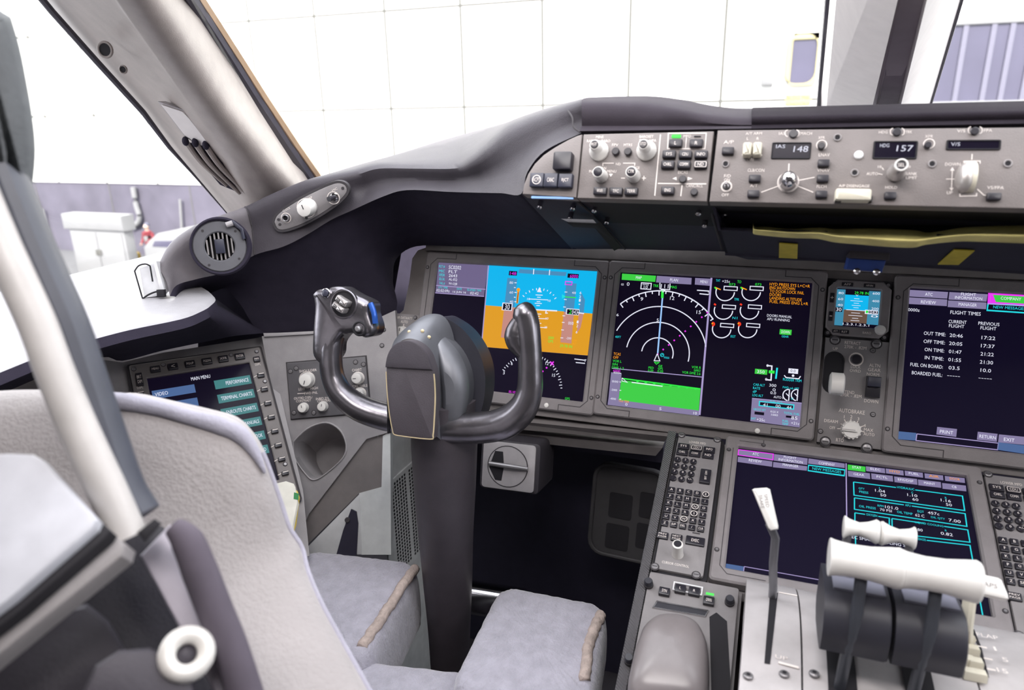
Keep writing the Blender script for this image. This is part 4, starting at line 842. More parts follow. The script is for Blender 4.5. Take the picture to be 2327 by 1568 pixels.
u, v = fp.L(654, 493); mb = MB(STEEL); r = fp.wp(654, 493, 7); mb.ring(fp, circle(u, v, r * 1.2, 20), circle(u, v, r * .75, 20), .009, .014, .0008); mb.use(BLACKM).lathe(fp, u, v, [(r * .8, .009), (r * .8, .0105)], 16); obj('clock_button', mb, t)
fk = Frame(fp.w(0, 0, .009), fp.x, fp.y); knob(fk, t, 702, 470, 38, .03, pointer=80, name='map_knob', label='white tall round knob')
u, v = fk.L(761, 447); mb = MB(CHROME); r = fk.wp(761, 447, 9); mb.lathe(fk, u, v, [(r, 0), (r, .003), (r * .7, .004)], 18); mb.use(BLACK).tube([fk.w(u, v, .003), fk.w(u - .006, v + .001, .016)], [.0035, .0045], 10); obj('mic_toggle', mb, t)
for px, py in ((637, 497), (782, 426), (640, 508), (700, 493)):
    u, v = fp.L(px, py); mb = MB(GROOVE); mb.lathe(fp, u, v, [(.0025, .0088), (.0025, .0096)], 10); obj('screw', mb, t)
# ------------------------------------------------------------------ control panels under the brow
def plate(fr, t, pts, m=None, n0=-.02, n1=0., bev=.0012):
    mb = MB(m or MCPGREY); mb.prism(fr, [fr.L(*p) for p in pts], n0, n1, bev); return obj('faceplate', mb, t)
# --- ACPT / CANC / RJCT
t = thing('datalink_response_panel', 'rounded taupe panel with ACPT, CANC and RJCT keys at the hood end', 'panel', FG.P(1255, 445))
plate(FG, t, [(1187, 441), (1191, 418), (1200, 395), (1215, 372), (1235, 352), (1260, 335), (1290, 318), (1312, 308), (1323, 305), (1309, 449)])
key(FG, t, 1277, 364, 41, 40, None, .012, m=BLACK, name='push_switch', r=.002)
for px, py, s_ in ((1219, 408, 'ACPT'), (1251, 408.5, 'CANC'), (1284, 409.5, 'RJCT')):
    k = key(FG, t, px, py, 31, 31, s_, .008, m=NAVY, hh=.3, tw=.5)
    if s_ == 'ACPT':
        mb = MB(INK); u, v = FG.L(1219, 408, .0082); r = FG.wp(1219, 408, 10); mb.ring(FG, circle(u, v, r, 24), circle(u, v, r * .85, 24), .008, .0083); obj('ring_mark', mb, k)
mb = MB(C_['LB']); mb = MB(mat('blue edge film', (.25, .45, .85), .4)); mb.box(FG, FG.L(1207, 446)[0], FG.L(1302, 451)[0], FG.L(1255, 451)[1], FG.L(1255, 446)[1] , -.004, -.001); obj('edge_film', mb, t)
# --- EFIS control panel
t = thing('efis_control_panel', 'taupe panel with four white knobs and green lamp left of the speed window', 'panel', FG.P(1465, 455))
plate(FG, t, [(1326, 305), (1622, 298), (1606, 458), (1312, 450)])
mb = MB(INK)
words(FG, mb, [(1363, 311.5, 'MINS', 6, 17), (1345, 320.5, 'RADIO', 6, 22), (1377, 320.5, 'BARO', 6, 20), (1398, 329.5, 'FPV', 6, 14), (1427, 329.5, 'MTRS', 6, 19), (1469, 310.5, 'BAROSET', 6, 32), (1457, 319, 'IN', 6, 8), (1484, 319.5, 'HPA', 6, 15), (1405, 373, 'ND', 5.5, 11), (1368, 382, 'PLAN', 6, 19), (1346, 389.5, 'MAP', 6, 14), (1390, 389.5, 'MENU', 6, 21), (1441, 381.5, 'RANGE', 6, 25), (1416, 405, '-', 6, 9), (1463, 405, '+', 10, 10), (1562, 309.5, 'MFD', 6, 17), (1552, 392, 'EICAS', 6.5, 22), (1578, 422.5, 'CANC/RCL', 6, 39)])
pline(FG, mb, [(1370, 377), (1370, 371), (1395, 371)], 1.7); pline(FG, mb, [(1416, 371), (1443, 371), (1442, 377)], 1.7)
pline(FG, mb, [(1501, 306), (1488, 445)], 2.6); pline(FG, mb, [(1495, 417), (1605, 418)], 2.4); pline(FG, mb, [(1550, 421), (1547, 446)], 2.4)
pline(FG, mb, [(1519, 303), (1605, 303), (1602, 338), (1517, 338)], 2.4, closed=True); pline(FG, mb, [(1560, 313), (1558, 336)], 1.8)
mb.flat(FG, [FG.L(*q) for q in ((1384, 395), (1393, 395), (1388, 402))], .0003)
for a in (((1528, 406), (1537, 402), (1538, 410)), ((1563, 402), (1574, 406), (1562, 410))): mb.flat(FG, [FG.L(*q) for q in a], .0003)
obj('lettering', mb, t)
def epro(w_, h_): r = FG.wp(1360, 350, w_) / 2; return [(r, 0), (r * 1.0, h_ * .16), (r * .92, h_ * .2), (r * .84, h_ * .38), (r * .60, h_ * .5), (r * .55, h_ * .93), (r * .48, h_)]
for px, py, w_, h_, lg in ((1362, 344, 43, .026, 'RST'), (1470, 343.5, 43, .026, 'STD')): knob(FG, t, px, py, w_, h_, prof=epro(w_, h_), cap=BLACK, legend=lg, name='stepped_knob', label='white stepped knob with black cap')
def epro2(w_, h_): r = FG.wp(1360, 350, w_) / 2; return [(r, 0), (r, h_ * .2), (r * .88, h_ * .4), (r * .86, h_ * .92), (r * .78, h_)]
for px, py, lg in ((1367, 401, None), (1441, 401, 'CTR')): knob(FG, t, px, py, 30, .02, prof=epro2(30, .02), cap=BLACK, legend=lg, name='knob', label='white knob with black cap')
def rbtn(fr, t, px, py, d_, th=.006, m=None):
    u, v = fr.L(px, py, th); r = fr.wp(px, py, d_) / 2; mb = MB(m or BLACK); mb.lathe(fr, u, v, [(r, 0), (r, th * .8), (r * .85, th)], 16); return obj('round_button', mb, t)
for px, py in ((1398, 342.5), (1426, 343), (1551, 406), (1577, 435)): rbtn(FG, t, px, py, 17)
for px, py, s_ in ((1535, 324.5, 'L'), (1582, 324.5, 'R')): key(FG, t, px, py, 30, 18, s_, .005)
for px, py, s_, rg in ((1520, 349.5, 'SYS', 0), (1557, 350, 'CDU', 0), (1593, 350, 'INFO', 0), (1517, 373, 'CHKL', 0), (1554, 373, 'COMM', 0), (1592, 373, 'ND', 1), (1363, 433, 'WXR', 0), (1399, 434, 'TFC', 0), (1434, 434, 'TERR', 0), (1517, 432, 'ENG', 0)):
    key(FG, t, px, py, 30, 17, s_, .0055, ringed=rg, tw=.62 if len(s_) > 3 else .45)
for px, m_ in ((1537, GREEN_LED), (1585, BLACK)):
    u, v = FG.L(px, 310); w_ = FG.wp(px, 310, 21 if px < 1550 else 16); mb = MB(m_); mb.box(FG, u - w_ / 2, u + w_ / 2, v - w_ * (.18 if px < 1550 else .09), v + w_ * (.18 if px < 1550 else .09), 0, .0012, .0003, .001); obj('lamp', mb, t, label='lit green lamp' if px < 1550 else None)
# --- mode control panel
t = thing('mode_control_panel', 'wide taupe autopilot panel reading IAS 148 and HDG 157 under the brow', 'panel', FG.P(1960, 460))
b1, b2 = FG.L(1631, 296), FG.L(1612, 458); xr = FG.L(2560, 300)[0]
mb = MB(MCPGREY); mb.prism(FG, [b1, (b2[0], b2[1]), (xr, b2[1]), (xr, b1[1])], -.02, 0, .0012); obj('faceplate', mb, t)
mb = MB(INK)
words(FG, mb, [(1656, 323, 'A/P', 8, 23), (1713, 303.5, 'A/T ARM', 5.5, 37), (1699, 315, 'L', 6), (1722, 315, 'R', 6), (1706, 363, 'OFF', 6.5, 16), (1777, 303.5, 'IAS', 6.5, 14), (1832, 303.5, 'MACH', 6.5, 26), (1867, 313, 'XFR', 6, 15), (1718, 387, 'CLB/CON', 7, 38), (1713, 422, 'A/T', 6.5, 17), (1873, 352, 'LNAV', 7, 25), (1871, 387, 'VNAV', 7, 28), (1867, 424, 'FLCH', 6.5, 22), (1653, 400, 'F/D', 7, 15), (1652, 409, 'ON', 6.5, 13), (1648, 443, 'OFF', 6.5, 16), (1941, 422.5, 'A/P DISENGAGE', 6, 70), (2007, 300.5, 'HDG', 6, 20), (2065, 300, 'TRK', 6, 15), (2111, 310, 'XFR', 6, 18), (1999, 379, '10', 5.5, 8), (2064, 379, '20', 5.5, 10), (1982, 395, 'AUTO', 6.5, 26), (2071, 395, 'BANK', 6.5, 26), (2071, 404, 'LIMIT', 6.5, 25), (2025, 426, 'HOLD', 6.5, 27), (2184, 297.5, 'V/S', 6.5, 19), (2245, 296.5, 'FPA', 6.5, 19), (2165, 373.5, 'DOWN', 7, 35), (2158, 438, 'UP', 7, 13), (2262, 426.5, 'VS/FPA', 7, 38)])
pline(FG, mb, [(1793, 372), (1792, 390)], 2.6); pline(FG, mb, [(1815, 410), (1851, 403)], 2.2); pline(FG, mb, [(1813, 423), (1848, 437)], 2.2); pline(FG, mb, [(1769, 423), (1730, 437)], 2.2)
u, v = FG.L(1791, 414); r = FG.wp(1791, 414, 25); mb.ring(FG, circle(u, v, r, 32), circle(u, v, r * .9, 32), 0, .0004)
for px, py, rr0 in ((1867, 329.5, 12.5), (2111, 327, 13.5), (1651, 424, 13)): u, v = FG.L(px, py); r = FG.wp(px, py, rr0); mb.ring(FG, circle(u, v, r, 28), circle(u, v, r * .82, 28), 0, .0006)
for a, b in (((1686, 352), (1711, 352)), ((1711, 352), (1732, 352))): pline(FG, mb, [a, (a[0] + 4, 354), (b[0] - 4, 354), b], 1.8)
for px, py, k in ((1800, 303, 0), (2039, 299.5, 0), (2216, 296, 0)):
    for s in (-1, 1): pline(FG, mb, [(px + s * 10, py - 8), (px + s * 15, py - 5), (px + s * 16, py), (px + s * 15, py + 5), (px + s * 10, py + 8)], 2)
pline(FG, mb, [(2004, 381), (2008, 386)], 1.8); pline(FG, mb, [(1996, 395), (2006, 397)], 1.8)
pline(FG, mb, [(2209, 350), (2208, 363)], 2.2); pline(FG, mb, [(2190, 372), (2190, 367), (2227, 366), (2227, 372)], 2.2); pline(FG, mb, [(2181, 440), (2181, 446), (2219, 445), (2219, 439)], 2.2); pline(FG, mb, [(2221, 430), (2236, 444), (2242, 444)], 2.2)
pline(FG, mb, [(2164, 385), (2162, 430)], 2); pline(FG, mb, [(2150, 407), (2172, 407)], 2)
for a in (((2159, 388), (2169, 388), (2164, 380)), ((2157, 427), (2167, 427), (2162, 434))): mb.flat(FG, [FG.L(*q) for q in a], .0003)
obj('lettering', mb, t)
for px, py in ((1654, 338), (1872, 366), (1870, 401), (1867, 437), (1715, 401), (1712, 436), (2024, 440), (2260, 442)): key(FG, t, px, py + 3.5, 27 if px < 2200 else 33, 16, None, .005, m=BLACK)
for px, py in ((1698, 337), (1721, 336.5)):
    u, v = FG.L(px, py, .012); w_ = FG.wp(px, py, 20); h_ = FG.hp(px, py, 30); mb = MB(IVORY); mb.prism(FG, rr(u - w_ / 2, u + w_ / 2, v - h_ / 2, v + h_ / 2, .002), 0, .012, .003); obj('rocker_switch', mb, t, label='ivory rocker switch')
def win(px, py, w_, h_, l, val, lx, vx, vh, ly=None):
    a, b = FG.L(px - w_ / 2, py - h_ / 2), FG.L(px + w_ / 2, py + h_ / 2); mb = MB(BLACKM); mb.ring(FG, rr(a[0], b[0], b[1], a[1], .0015), rr(a[0] + .0015, b[0] - .0015, b[1] + .0015, a[1] - .0015, .001), -.001, .0015, .0005); f_ = obj('window_rim', mb, t)
    mb = MB(C_['K']); mb.flat(FG, rr(a[0], b[0], b[1], a[1], .0012), .0004); mb.use(C_['W'])
    u, v = FG.L(lx, ly or (py - 6)); mb.text(FG, u, v, l, FG.hp(lx, py, 8), .0008, w=FG.wp(lx, py, 21 if len(l) < 4 or 1 else 25))
    if val: u, v = FG.L(vx, py - 4); mb.text(FG, u, v, val, FG.hp(vx, py, vh), .0008, w=FG.wp(vx, py, 33 if val == '148' else 37), shear=.08)
    obj('readout', mb, f_)
win(1798, 343, 86, 38, 'IAS', '148', 1774, 1820, 13.5, 333); win(2034, 341.5, 97, 41, 'HDG', '157', 2010, 2056, 13.5, 331); win(2212, 330, 122, 23, 'V/S', '', 2171, 0, 10, 328)
for px, py in ((1867, 330), (2110, 328)): rbtn(FG, t, px, py, 17)
for px, py in ((1803, 303), (2039, 299), (2216, 297)): rbtn(FG, t, px, py, 20, .003)
r = FG.wp(1791, 414, 22); knob(FG, t, 1791, 415, 40, .022, m=CHROME, prof=[(r, 0), (r * .98, .004), (r * .93, .012), (r * .75, .019), (r * .4, .023), (r * .1, .024)], name='speed_knob', label='polished silver domed knob')
r = FG.wp(2034, 392, 22); o_ = knob(FG, t, 2035, 394, 40, .03, m=mat('satin metal', (.62, .6, .59), .3, .8), prof=[(r, 0), (r, .006), (r * .9, .008), (r * .78, .013), (r * .74, .026), (r * .62, .03)], name='heading_knob', label='satin silver knob with SEL cap')
mb = MB(WHITE); u, v = FG.L(2035, 394); mb.ring(FG, circle(u, v, r * .7, 24), circle(u, v, r * .5, 24), .029, .032, .0005); mb.use(BLACK).lathe(FG, u, v, [(r * .5, .029), (r * .5, .031)], 20); mb.use(INK).text(FG, u, v, 'SEL', r * .4, .0315, w=r * .7); obj('knob_cap', mb, o_)
# vertical speed wheel
pw_ = FG.P(2199, 405, -.004); rw = FG.hp(2201, 405, 37); mb = MB(IVORY)
fw = Frame(pw_, FG.y, FG.n)    # axis along +x of the panel
mb.lathe(Frame(pw_ - FG.x * .006, FG.y, FG.n), 0, 0, [(rw * .97, .001), (rw, .003), (rw, .009), (rw * .97, .011)], 36); obj('thumbwheel', mb, t, label='ivory ribbed thumbwheel')
mb = MB(mat('matt silver', (.5, .47, .45), .4, .6)); u, v = FG.L(2190, 405); mb.lathe(FG, u, v, [(rw * .5, -.002), (rw * .48, .004), (rw * .4, .01), (rw * .25, .013), (rw * .05, .014)], 24, sq=1.9); obj('wheel_guard', mb, t, label='silver domed guard')
mb = MB(IVORY); a, b = FG.L(1900, 427, .014), FG.L(1980, 455, .014); mb.box(FG, a[0], b[0], b[1], a[1], 0, .014, .0025, .002); mb.use(BLACK)
for px in (1901, 1970): u, v = FG.L(px + 2, 459); mb.box(FG, u - .003, u + .003, v - .001, v + .004, 0, .008)
obj('disengage_bar', mb, t, label='ivory wide disengage bar')
toggle(FG, t, 1651, 424, FG.wp(1651, 424, 7))
u, v = FG.L(1951, 353); mb = MB(PALEI); mb.lathe(FG, u, v, [(.0045, 0), (.0043, .002), (.003, .003)], 18); obj('light_sensor', mb, t, label='white round light sensor')
for px, py in ((1649, 373), (1903, 313), (1942, 393), (2118, 373), (2290, 372)):
    m2 = MB(INKD); u, v = FG.L(px, py); m2.ring(FG, circle(u, v, .004, 16), circle(u, v, .0025, 16), 0, .0015, .0006); m2.use(BLACKM).lathe(FG, u, v, [(.0026, 0), (.0026, .0006)], 14); obj('screw', m2, t)

# ------------------------------------------------------------------ tray, yellow bag, tapes, latch
t = thing('stowage_tray', 'dark open tray hung under the autopilot panel', 'tray', at(1960, 580, y=-.22))
fr_ = [(1632, 524), (1880, 533), (1888, 546), (2110, 553), (2130, 540), (2700, 560)]; 
p_t, p_b = at(1632, 524, y=-.335), at(1700, 590, y=-.25); n_t = V((1, 0, 0)).cross(p_b - p_t).normalized(); n_t = n_t if n_t.y < 0 else -n_t
def tp_(x, y, off=0): return hit(x, y, p_t + n_t * off, n_t)
outl_ = fr_ + [(2700, 640), (2260, 613), (2060, 600), (1900, 594), (1700, 590), (1648, 575)]
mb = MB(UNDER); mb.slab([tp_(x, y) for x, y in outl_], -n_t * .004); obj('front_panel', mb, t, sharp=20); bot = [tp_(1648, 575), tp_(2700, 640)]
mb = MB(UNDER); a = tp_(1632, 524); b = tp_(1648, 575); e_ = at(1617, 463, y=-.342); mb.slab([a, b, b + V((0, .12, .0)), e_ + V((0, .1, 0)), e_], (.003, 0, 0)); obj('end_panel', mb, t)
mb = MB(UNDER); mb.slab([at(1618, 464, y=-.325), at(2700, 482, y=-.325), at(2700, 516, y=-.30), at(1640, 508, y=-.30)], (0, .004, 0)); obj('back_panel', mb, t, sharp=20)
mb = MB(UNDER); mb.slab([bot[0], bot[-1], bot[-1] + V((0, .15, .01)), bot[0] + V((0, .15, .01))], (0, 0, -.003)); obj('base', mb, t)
mb = MB(YBAG); rows = []
for (x, ya, yb, dp) in ((1711, 507, 522, -.31), (1716, 515, 525, -.312), (1740, 515, 528, -.318), (1800, 520, 533, -.32), (1860, 517, 535, -.322), (1900, 520, 543, -.338), (1960, 519, 548, -.342), (2020, 520, 553, -.342), (2080, 523, 555, -.342), (2112, 528, 548, -.338), (2180, 518, 541, -.33), (2230, 514, 541, -.33), (2320, 512, 544, -.33), (2480, 514, 550, -.33)):
    dp = min(dp, -.338) - .006; a = at(x, ya, y=dp + .035); m1 = at(x, ya * .45 + yb * .55, y=dp + .006); m2 = at(x, ya * .3 + yb * .7, y=dp - .006); b = at(x, yb, y=dp); rows.append([a + V((0, .03, -.012)), a, m1, m2, b, b + V((0, .012, -.006)), b + V((0, .05, -.01))])
mb.grid([smooth_path(r, 3) for r in zip(*[smooth_path(c, 4) for c in zip(*rows)])]); o_ = obj('yellow_bag', mb, sharp=0, loc=at(2000, 540, y=-.3)); tag(o_, 'crumpled yellow plastic bag lying folded along the dark tray', 'bag')
for pts, y0, lb in (([(1771, 551), (1813, 554), (1812, 586), (1770, 584)], 0, 'upright yellow tape tab on the tray front'), ([(2168, 566), (2215, 568), (2178, 600), (2131, 599)], 0, 'slanted yellow tape tab on the tray front')):
    mb = MB(YELLOW); mb.slab([tp_(x, y, .0015) for x, y in pts], n_t * .0012); tag(obj('tape_tab', mb, loc=tp_(*pts[0])), lb, 'tape', 'yellow tape tabs')
pl = at(1968, 598, y=-.285); t = thing('latch_block', 'grey and blue latch block under the tray above the standby display', 'latch', pl)
fl = axis_frame(pl, (.08, -1, .12)); 
mb = MB(HOOD); p = [fl.L(*q) for q in ((1930, 566), (2020, 571), (2018, 591), (1926, 586))]; mb.prism(fl, p, -.012, .008, .002); obj('body', mb, t)
mb = MB(BLUE); p = [fl.L(*q) for q in ((1928, 586), (2013, 591), (2003, 619), (1921, 612))]; mb.prism(fl, p, -.012, .004, .002); obj('blue_base', mb, t, label='blue lower half')
for px, py in ((1945, 615), (1989, 617)): mb = MB(CHROME); u, v = fl.L(px, py); mb.lathe(fl, u, v, [(.0038, .003), (.0038, .007), (.002, .0085)], 14); obj('screw', mb, t)
# ------------------------------------------------------------------ side console left of the displays
o_s = at(740, 880, d=1.306); FS = Frame(o_s, (.933, .364, .06), (-.159, .279, .95))
FE = Frame(at(640, 950, d=1.275), (1.295, 1.573, -.07), (-1.395, 1.263, 1.836))
def polyS(mb, pts, n0, n1, bev=0, fr=FS): return mb.prism(fr, [fr.L(*p) for p in pts], n0, n1, bev)
t = thing('side_console', 'grey moulded side console with cup holder below the hood corner', 'console', FS.w(0, -.3, 0))
# face, with an opening for the cup holder
cup_o = [(668, 1005), (700, 975), (740, 962), (771, 978), (785, 1010), (778, 1040), (740, 1075), (715, 1088), (698, 1078), (672, 1040)]
cup = [FS.L(*p) for p in cup_o]; cup = [tuple(q) for q in smooth_path([V(q) for q in cup + [cup[0]]], 4)[:-1]]
cc_ = V((sum(q[0] for q in cup) / len(cup), sum(q[1] for q in cup) / len(cup)))
face = [(595, 764), (720, 757), (796, 752), (898, 705), (906, 830), (908, 975), (842, 985), (702, 1168), (668, 1240), (640, 1000)]
FA = [V(FS.L(*p)) for p in face]
def ring_sample(dirv):          # where a spoke from the cup leaves the face outline
    best = None
    for i in range(len(FA)):
        a, b = FA[i - 1], FA[i]; e = b - a; den = dirv.x * e.y - dirv.y * e.x
        if abs(den) < 1e-9: continue
        s_ = ((a.x - cc_.x) * e.y - (a.y - cc_.y) * e.x) / den; k = ((a.x - cc_.x) * dirv.y - (a.y - cc_.y) * dirv.x) / den
        if s_ > 0 and -1e-6 <= k <= 1 + 1e-6 and (best is None or s_ > best): best = s_
    return cc_ + dirv * (best or .05)
angs = sorted(set([round(math.atan2((V(q) - cc_).y, (V(q) - cc_).x), 4) for q in cup] + [round(math.atan2((q - cc_).y, (q - cc_).x), 4) for q in FA]))
def cup_r(a):
    d = V((math.cos(a), math.sin(a))); best = .01
    for i in range(len(cup)):
        p, q = V(cup[i - 1]), V(cup[i]); e = q - p; den = d.x * e.y - d.y * e.x
        if abs(den) < 1e-9: continue
        s_ = ((p.x - cc_.x) * e.y - (p.y - cc_.y) * e.x) / den; k = ((p.x - cc_.x) * d.y - (p.y - cc_.y) * d.x) / den
        if s_ > 0 and -1e-6 <= k <= 1 + 1e-6: best = s_
    return cc_ + d * best
inn = [tuple(cup_r(a)) for a in angs]; outr = [tuple(ring_sample(V((math.cos(a), math.sin(a))))) for a in angs]
GREYS = mat('light-lifted console grey', (.34, .325, .335), .5, bump=.2, bscale=900)  # panel grey lightened in place of missing light at the lower left
mb = MB(GREYS); mb.ring(FS, outr, inn, -.02, 0); obj('face_panel', mb, t, sharp=30)
mb = MB(GREYL); mb.ring(FS, [tuple(cc_ + (V(q) - cc_) * 1.06) for q in inn], inn, -.002, .003, .0012)
prev = inn; lay = [[FS.w(u, v, .002) for u, v in inn]]
for k, (sc, dv, n) in enumerate(((.97, -.004, -.05), (.92, -.02, -.09), (.86, -.035, -.115))): lay.append([FS.w(cc_.x + (u - cc_.x) * sc, cc_.y + (v - cc_.y) * sc + dv, n) for u, v in inn])
mb.grid(lay, closed=True); mb.add(lay[-1], [tuple(range(len(inn)))]); obj('cup_holder', mb, t, sharp=40)
mb = MB(GREYL); polyS(mb, [(600, 757), (640, 756), (722, 752), (722, 759), (602, 766)], -.01, .006, .002); obj('top_ledge', mb, t)
PW = mat('pale footwell wall', (.68, .7, .7), .55)
mb = MB(PW); polyS(mb, [(815, 1122), (866, 1108), (869, 991), (886, 981), (888, 1262), (820, 1262)], -.03, -.004); obj('pale_wall', mb, t)
mb = MB(GREYD); polyS(mb, [(700, 1160), (835, 978), (872, 978), (867, 1108), (818, 1150), (815, 1122), (690, 1246), (660, 1250)], -.03, -.006); obj('kick_panel', mb, t)
mb = MB(mat('pale blue grey wall paint', (.6, .61, .62), .55)); polyS(mb, [(680, 1262), (815, 1124), (819, 1152), (822, 1262)], -.03, -.003, .002); obj('ridge', mb, t)
mb = MB(UNDER); polyS(mb, [(764, 1262), (780, 1205), (798, 1157), (810, 1163), (814, 1190), (810, 1262)], -.01, .001); mb.use(GROOVE); u, v = FS.L(790, 1181); mb.lathe(FS, u, v, [(.005, .001), (.005, .003), (.004, .004)], 14); obj('door', mb, t, label='dark recessed flap')  # flat dark sheet painted for the shade inside a pocket
for px, py in ((872, 749), (868, 785)): m2 = MB(); screw(FS, m2, px, py, .0032, 0.0005, False); obj('screw', m2, t)
# grey surround of the tablet display
FEs = FE
mb = MB(GREYS); polyS(mb, [(180, 860), (232, 812), (278, 818), (370, 796), (600, 760), (640, 900), (690, 1110), (705, 1260), (560, 1290), (330, 1290)], -.04, -.0085, 0, FE); obj('display_surround', mb, t, sharp=20)

# --- dimmer panel with white knobs
t = thing('dimmer_panel', 'slate grey panel of white dimmer knobs seen through the control wheel', 'panel', FS.P(745, 940))
a, b = FS.L(653, 829), FS.L(842, 935); c1 = FS.L(833, 810); a2 = FS.L(662, 952)
mb = MB(GROOVE); mb.prism(FS, [(a[0] - .002, c1[1] + .002), (b[0] + .002, c1[1] + .002), (b[0] + .002, a2[1] - .002), (a[0] - .002, a2[1] - .002)], .0006, .0015); SLT = mat('slate panel paint', (.125, .12, .13), .5, bump=.2, bscale=900)
mb.use(SLT).prism(FS, rr(a[0], b[0], a2[1], c1[1], .002), .0015, .005, .001); obj('faceplate', mb, t)
FS2 = Frame(FS.w(0, 0, .005), FS.x, FS.y)
mb = MB(INK); words(FS2, mb, [(700, 842, 'SHOULDER', 5.5, 40), (686, 884, 'LOW', 6, 15), (714, 882, 'HIGH', 6, 17), (775, 875, 'HIGH', 6, 17), (763, 842, 'FOOT', 5.5, 24), (811, 840.5, 'CHART', 6, 22), (815, 877.5, 'WORK TABLE', 6, 40), (707, 893, 'FWD PNL', 5.5, 30), (689, 904, 'OUTBD DSPL/', 5.5, 42), (690, 910.5, 'CONTRAST', 5.5, 34), (738, 905, 'INBD DSPL/', 5.5, 40), (738, 910.5, 'CONTRAST', 5.5, 34)])
pline(FS2, mb, [(676, 894.5), (692, 893.5)], 1.7); pline(FS2, mb, [(772, 886), (790, 884)], 1.7)
for px, py, r in ((698, 863, 19), (760, 857, 19), (814, 859, 14.5), (818, 894, 14.5)): u, v = FS2.L(px, py); r = FS2.wp(px, py, r); mb.ring(FS2, circle(u, v, r, 28), circle(u, v, r - .0009, 28), 0, .0004)
obj('lettering', mb, t)
for px, py, w_, h_, pt in ((700, 863, 34, .02, 250), (761, 858, 34, .02, 300), (814, 859, 27, .017, 180), (818, 894, 27, .017, 30), (691, 926, 23, .015, 95), (735, 923, 23, .015, 80)): knob(FS2, t, px, py, w_, h_, pointer=pt, name='dimmer_knob')
for px, py in ((660, 844), (826, 828), (668, 938), (673, 837), (808, 823), (713, 938)):
    m2 = MB(); screw(FS2, m2, px, py, .0035, 0, False); obj('screw', m2, t)
# --- source select panel half hidden by the wheel hub
t = thing('source_panel', 'narrow grey AIR DATA panel half hidden behind the wheel hub', 'panel', FM.P(925, 800, -.004))
FMs = Frame(FM.w(0, 0, -.0055), FM.x, FM.y)
mb = MB(GREY); a, b = FMs.L(891, 722), FMs.L(948, 900); mb.box(FMs, a[0], b[0], b[1], FMs.L(920, 714)[1], 0, .004, .001); obj('faceplate', mb, t)
mb = MB(INK); words(FMs, mb, [(921, 723, 'AIR DATA/ATT', 5.5, 36), (921, 732, 'AUTO', 6, 16)], .0043); pline(FMs, mb, [(920, 737), (919, 745)], 1.6, n=.0043); obj('lettering', mb, t)
fk = Frame(FMs.w(0, 0, .004), FM.x, FM.y); knob(fk, t, 916, 755, 24, .015, pointer=90, name='selector_knob')
for px, py in ((894, 738), (944, 722)): m2 = MB(); screw(fk, m2, px, py, .003, 0, False); obj('screw', m2, t)

# --- tablet display (electronic flight bag)
t = thing('tablet_display', 'side display showing a MAIN MENU of blue and green bars behind the seat', 'display', FE.P(500, 1000))
p0, p1, p2 = FE.L(293, 833), FE.L(590, 792), FE.L(672, 1115); u0, u1, v1 = p0[0], p1[0], (p0[1] + p1[1]) / 2; v0 = v1 - .30
s0, s1 = FE.L(334, 862), FE.L(568, 826); s2 = FE.L(630, 1085)
su0, su1, sv1 = s0[0], (s1[0] + s2[0]) / 2, (s0[1] + s1[1]) / 2; sv0 = v0 + .04
mb = MB(GREYD); mb.ring(FE, rr(u0, u1, v0, v1, .003), rr(su0, su1, sv0, sv1, .001), -.004, .006, .0015); mb.use(GROOVE).ring(FE, rr(u0 - .004, u1 + .004, v0 - .004, v1 + .004, .004), rr(u0, u1, v0, v1, .003), -.006, .001); obj('bezel', mb, t)
S = Scr(FE, .001); S.mb.box(FE, su0, su1, sv0, sv1, -.003, .001)
W_ = su1 - su0; H_ = v1 - v0
def bar(y_px, txt, right, col, n, w_=None):
    """a menu bar whose middle sits at the photo point on its outer end"""
    px, py = y_px; u, v = FE.L(px, py); h_ = FE.hp(px, py, 19.5) * 1.0
    a, b = (su1 - .004 - W_ * .365, su1 - .004) if right else (su0 + W_ * .02, su0 + W_ * .42)
    S.mb.use(C_[col]).flat(FE, rr(a, b, v - h_ / 2, v + h_ / 2, 0, 1), S.z(1)); S.mb.use(C_['W']).text(FE, (b - .004) if right else a + .004, v, txt, h_ * .42, S.z(2), 'r' if right else 'l', w_ * W_)
for k, (q, s_, w_) in enumerate((((567, 863), 'PERFORMANCE', .23), ((574, 894.5), 'TERMINAL CHARTS', .31), ((582, 926), 'ENROUTE CHARTS', .29), ((590, 957), 'MANUALS', .15), ((597, 989), 'LOGBOOK', .15), ((605, 1021), 'UPLOAD', .13))): bar(q, s_, True, 'TE', k, w_)
for q, s_, w_ in (((346, 899), 'VIDEO', .12), ((352, 930), 'UTILITIES', .19)): bar(q, s_, False, 'BL', 0, w_)
u, v = FE.L(456, 859); S.mb.use(C_['W']).text(FE, u, v, 'MAIN MENU', FE.hp(456, 859, 8), S.z(2), 'c', FE.wp(456, 859, 44)); obj('screen', S.mb, t)
FE2 = Frame(FE.w(0, 0, .006), FE.x, FE.y)
for px, py, s_ in ((353, 837.5, 'MENU'), (393, 831.5, '<'), (432, 825.5, 'PGUP'), (470.5, 819.5, 'PGDN'), (507.5, 814, 'XFR'), (545, 808.5, 'ENTER')): key(FE2, t, px, py, 23, 13.5, s_, .005, tw=.7, hh=.5 if s_ == '<' else .38)
key(FE2, t, 583.5, 815, 15, 11, 'PWR', .005, tw=.7); key(FE2, t, 317, 861, 15, 29, 'BRT', .005, two='DIM', tw=.7)
for k in range(8):
    px, py = 593 + k * 7.9, 851.5 + k * 31.8; kk = key(FE2, t, px, py, 16, 9.5, None, .005, name='line_key'); mb = MB(INK); u, v = FE2.L(px, py); mb.box(FE2, u - .0045, u + .0045, v - .0008, v + .0008, .005, .0053); obj('dash', mb, kk)
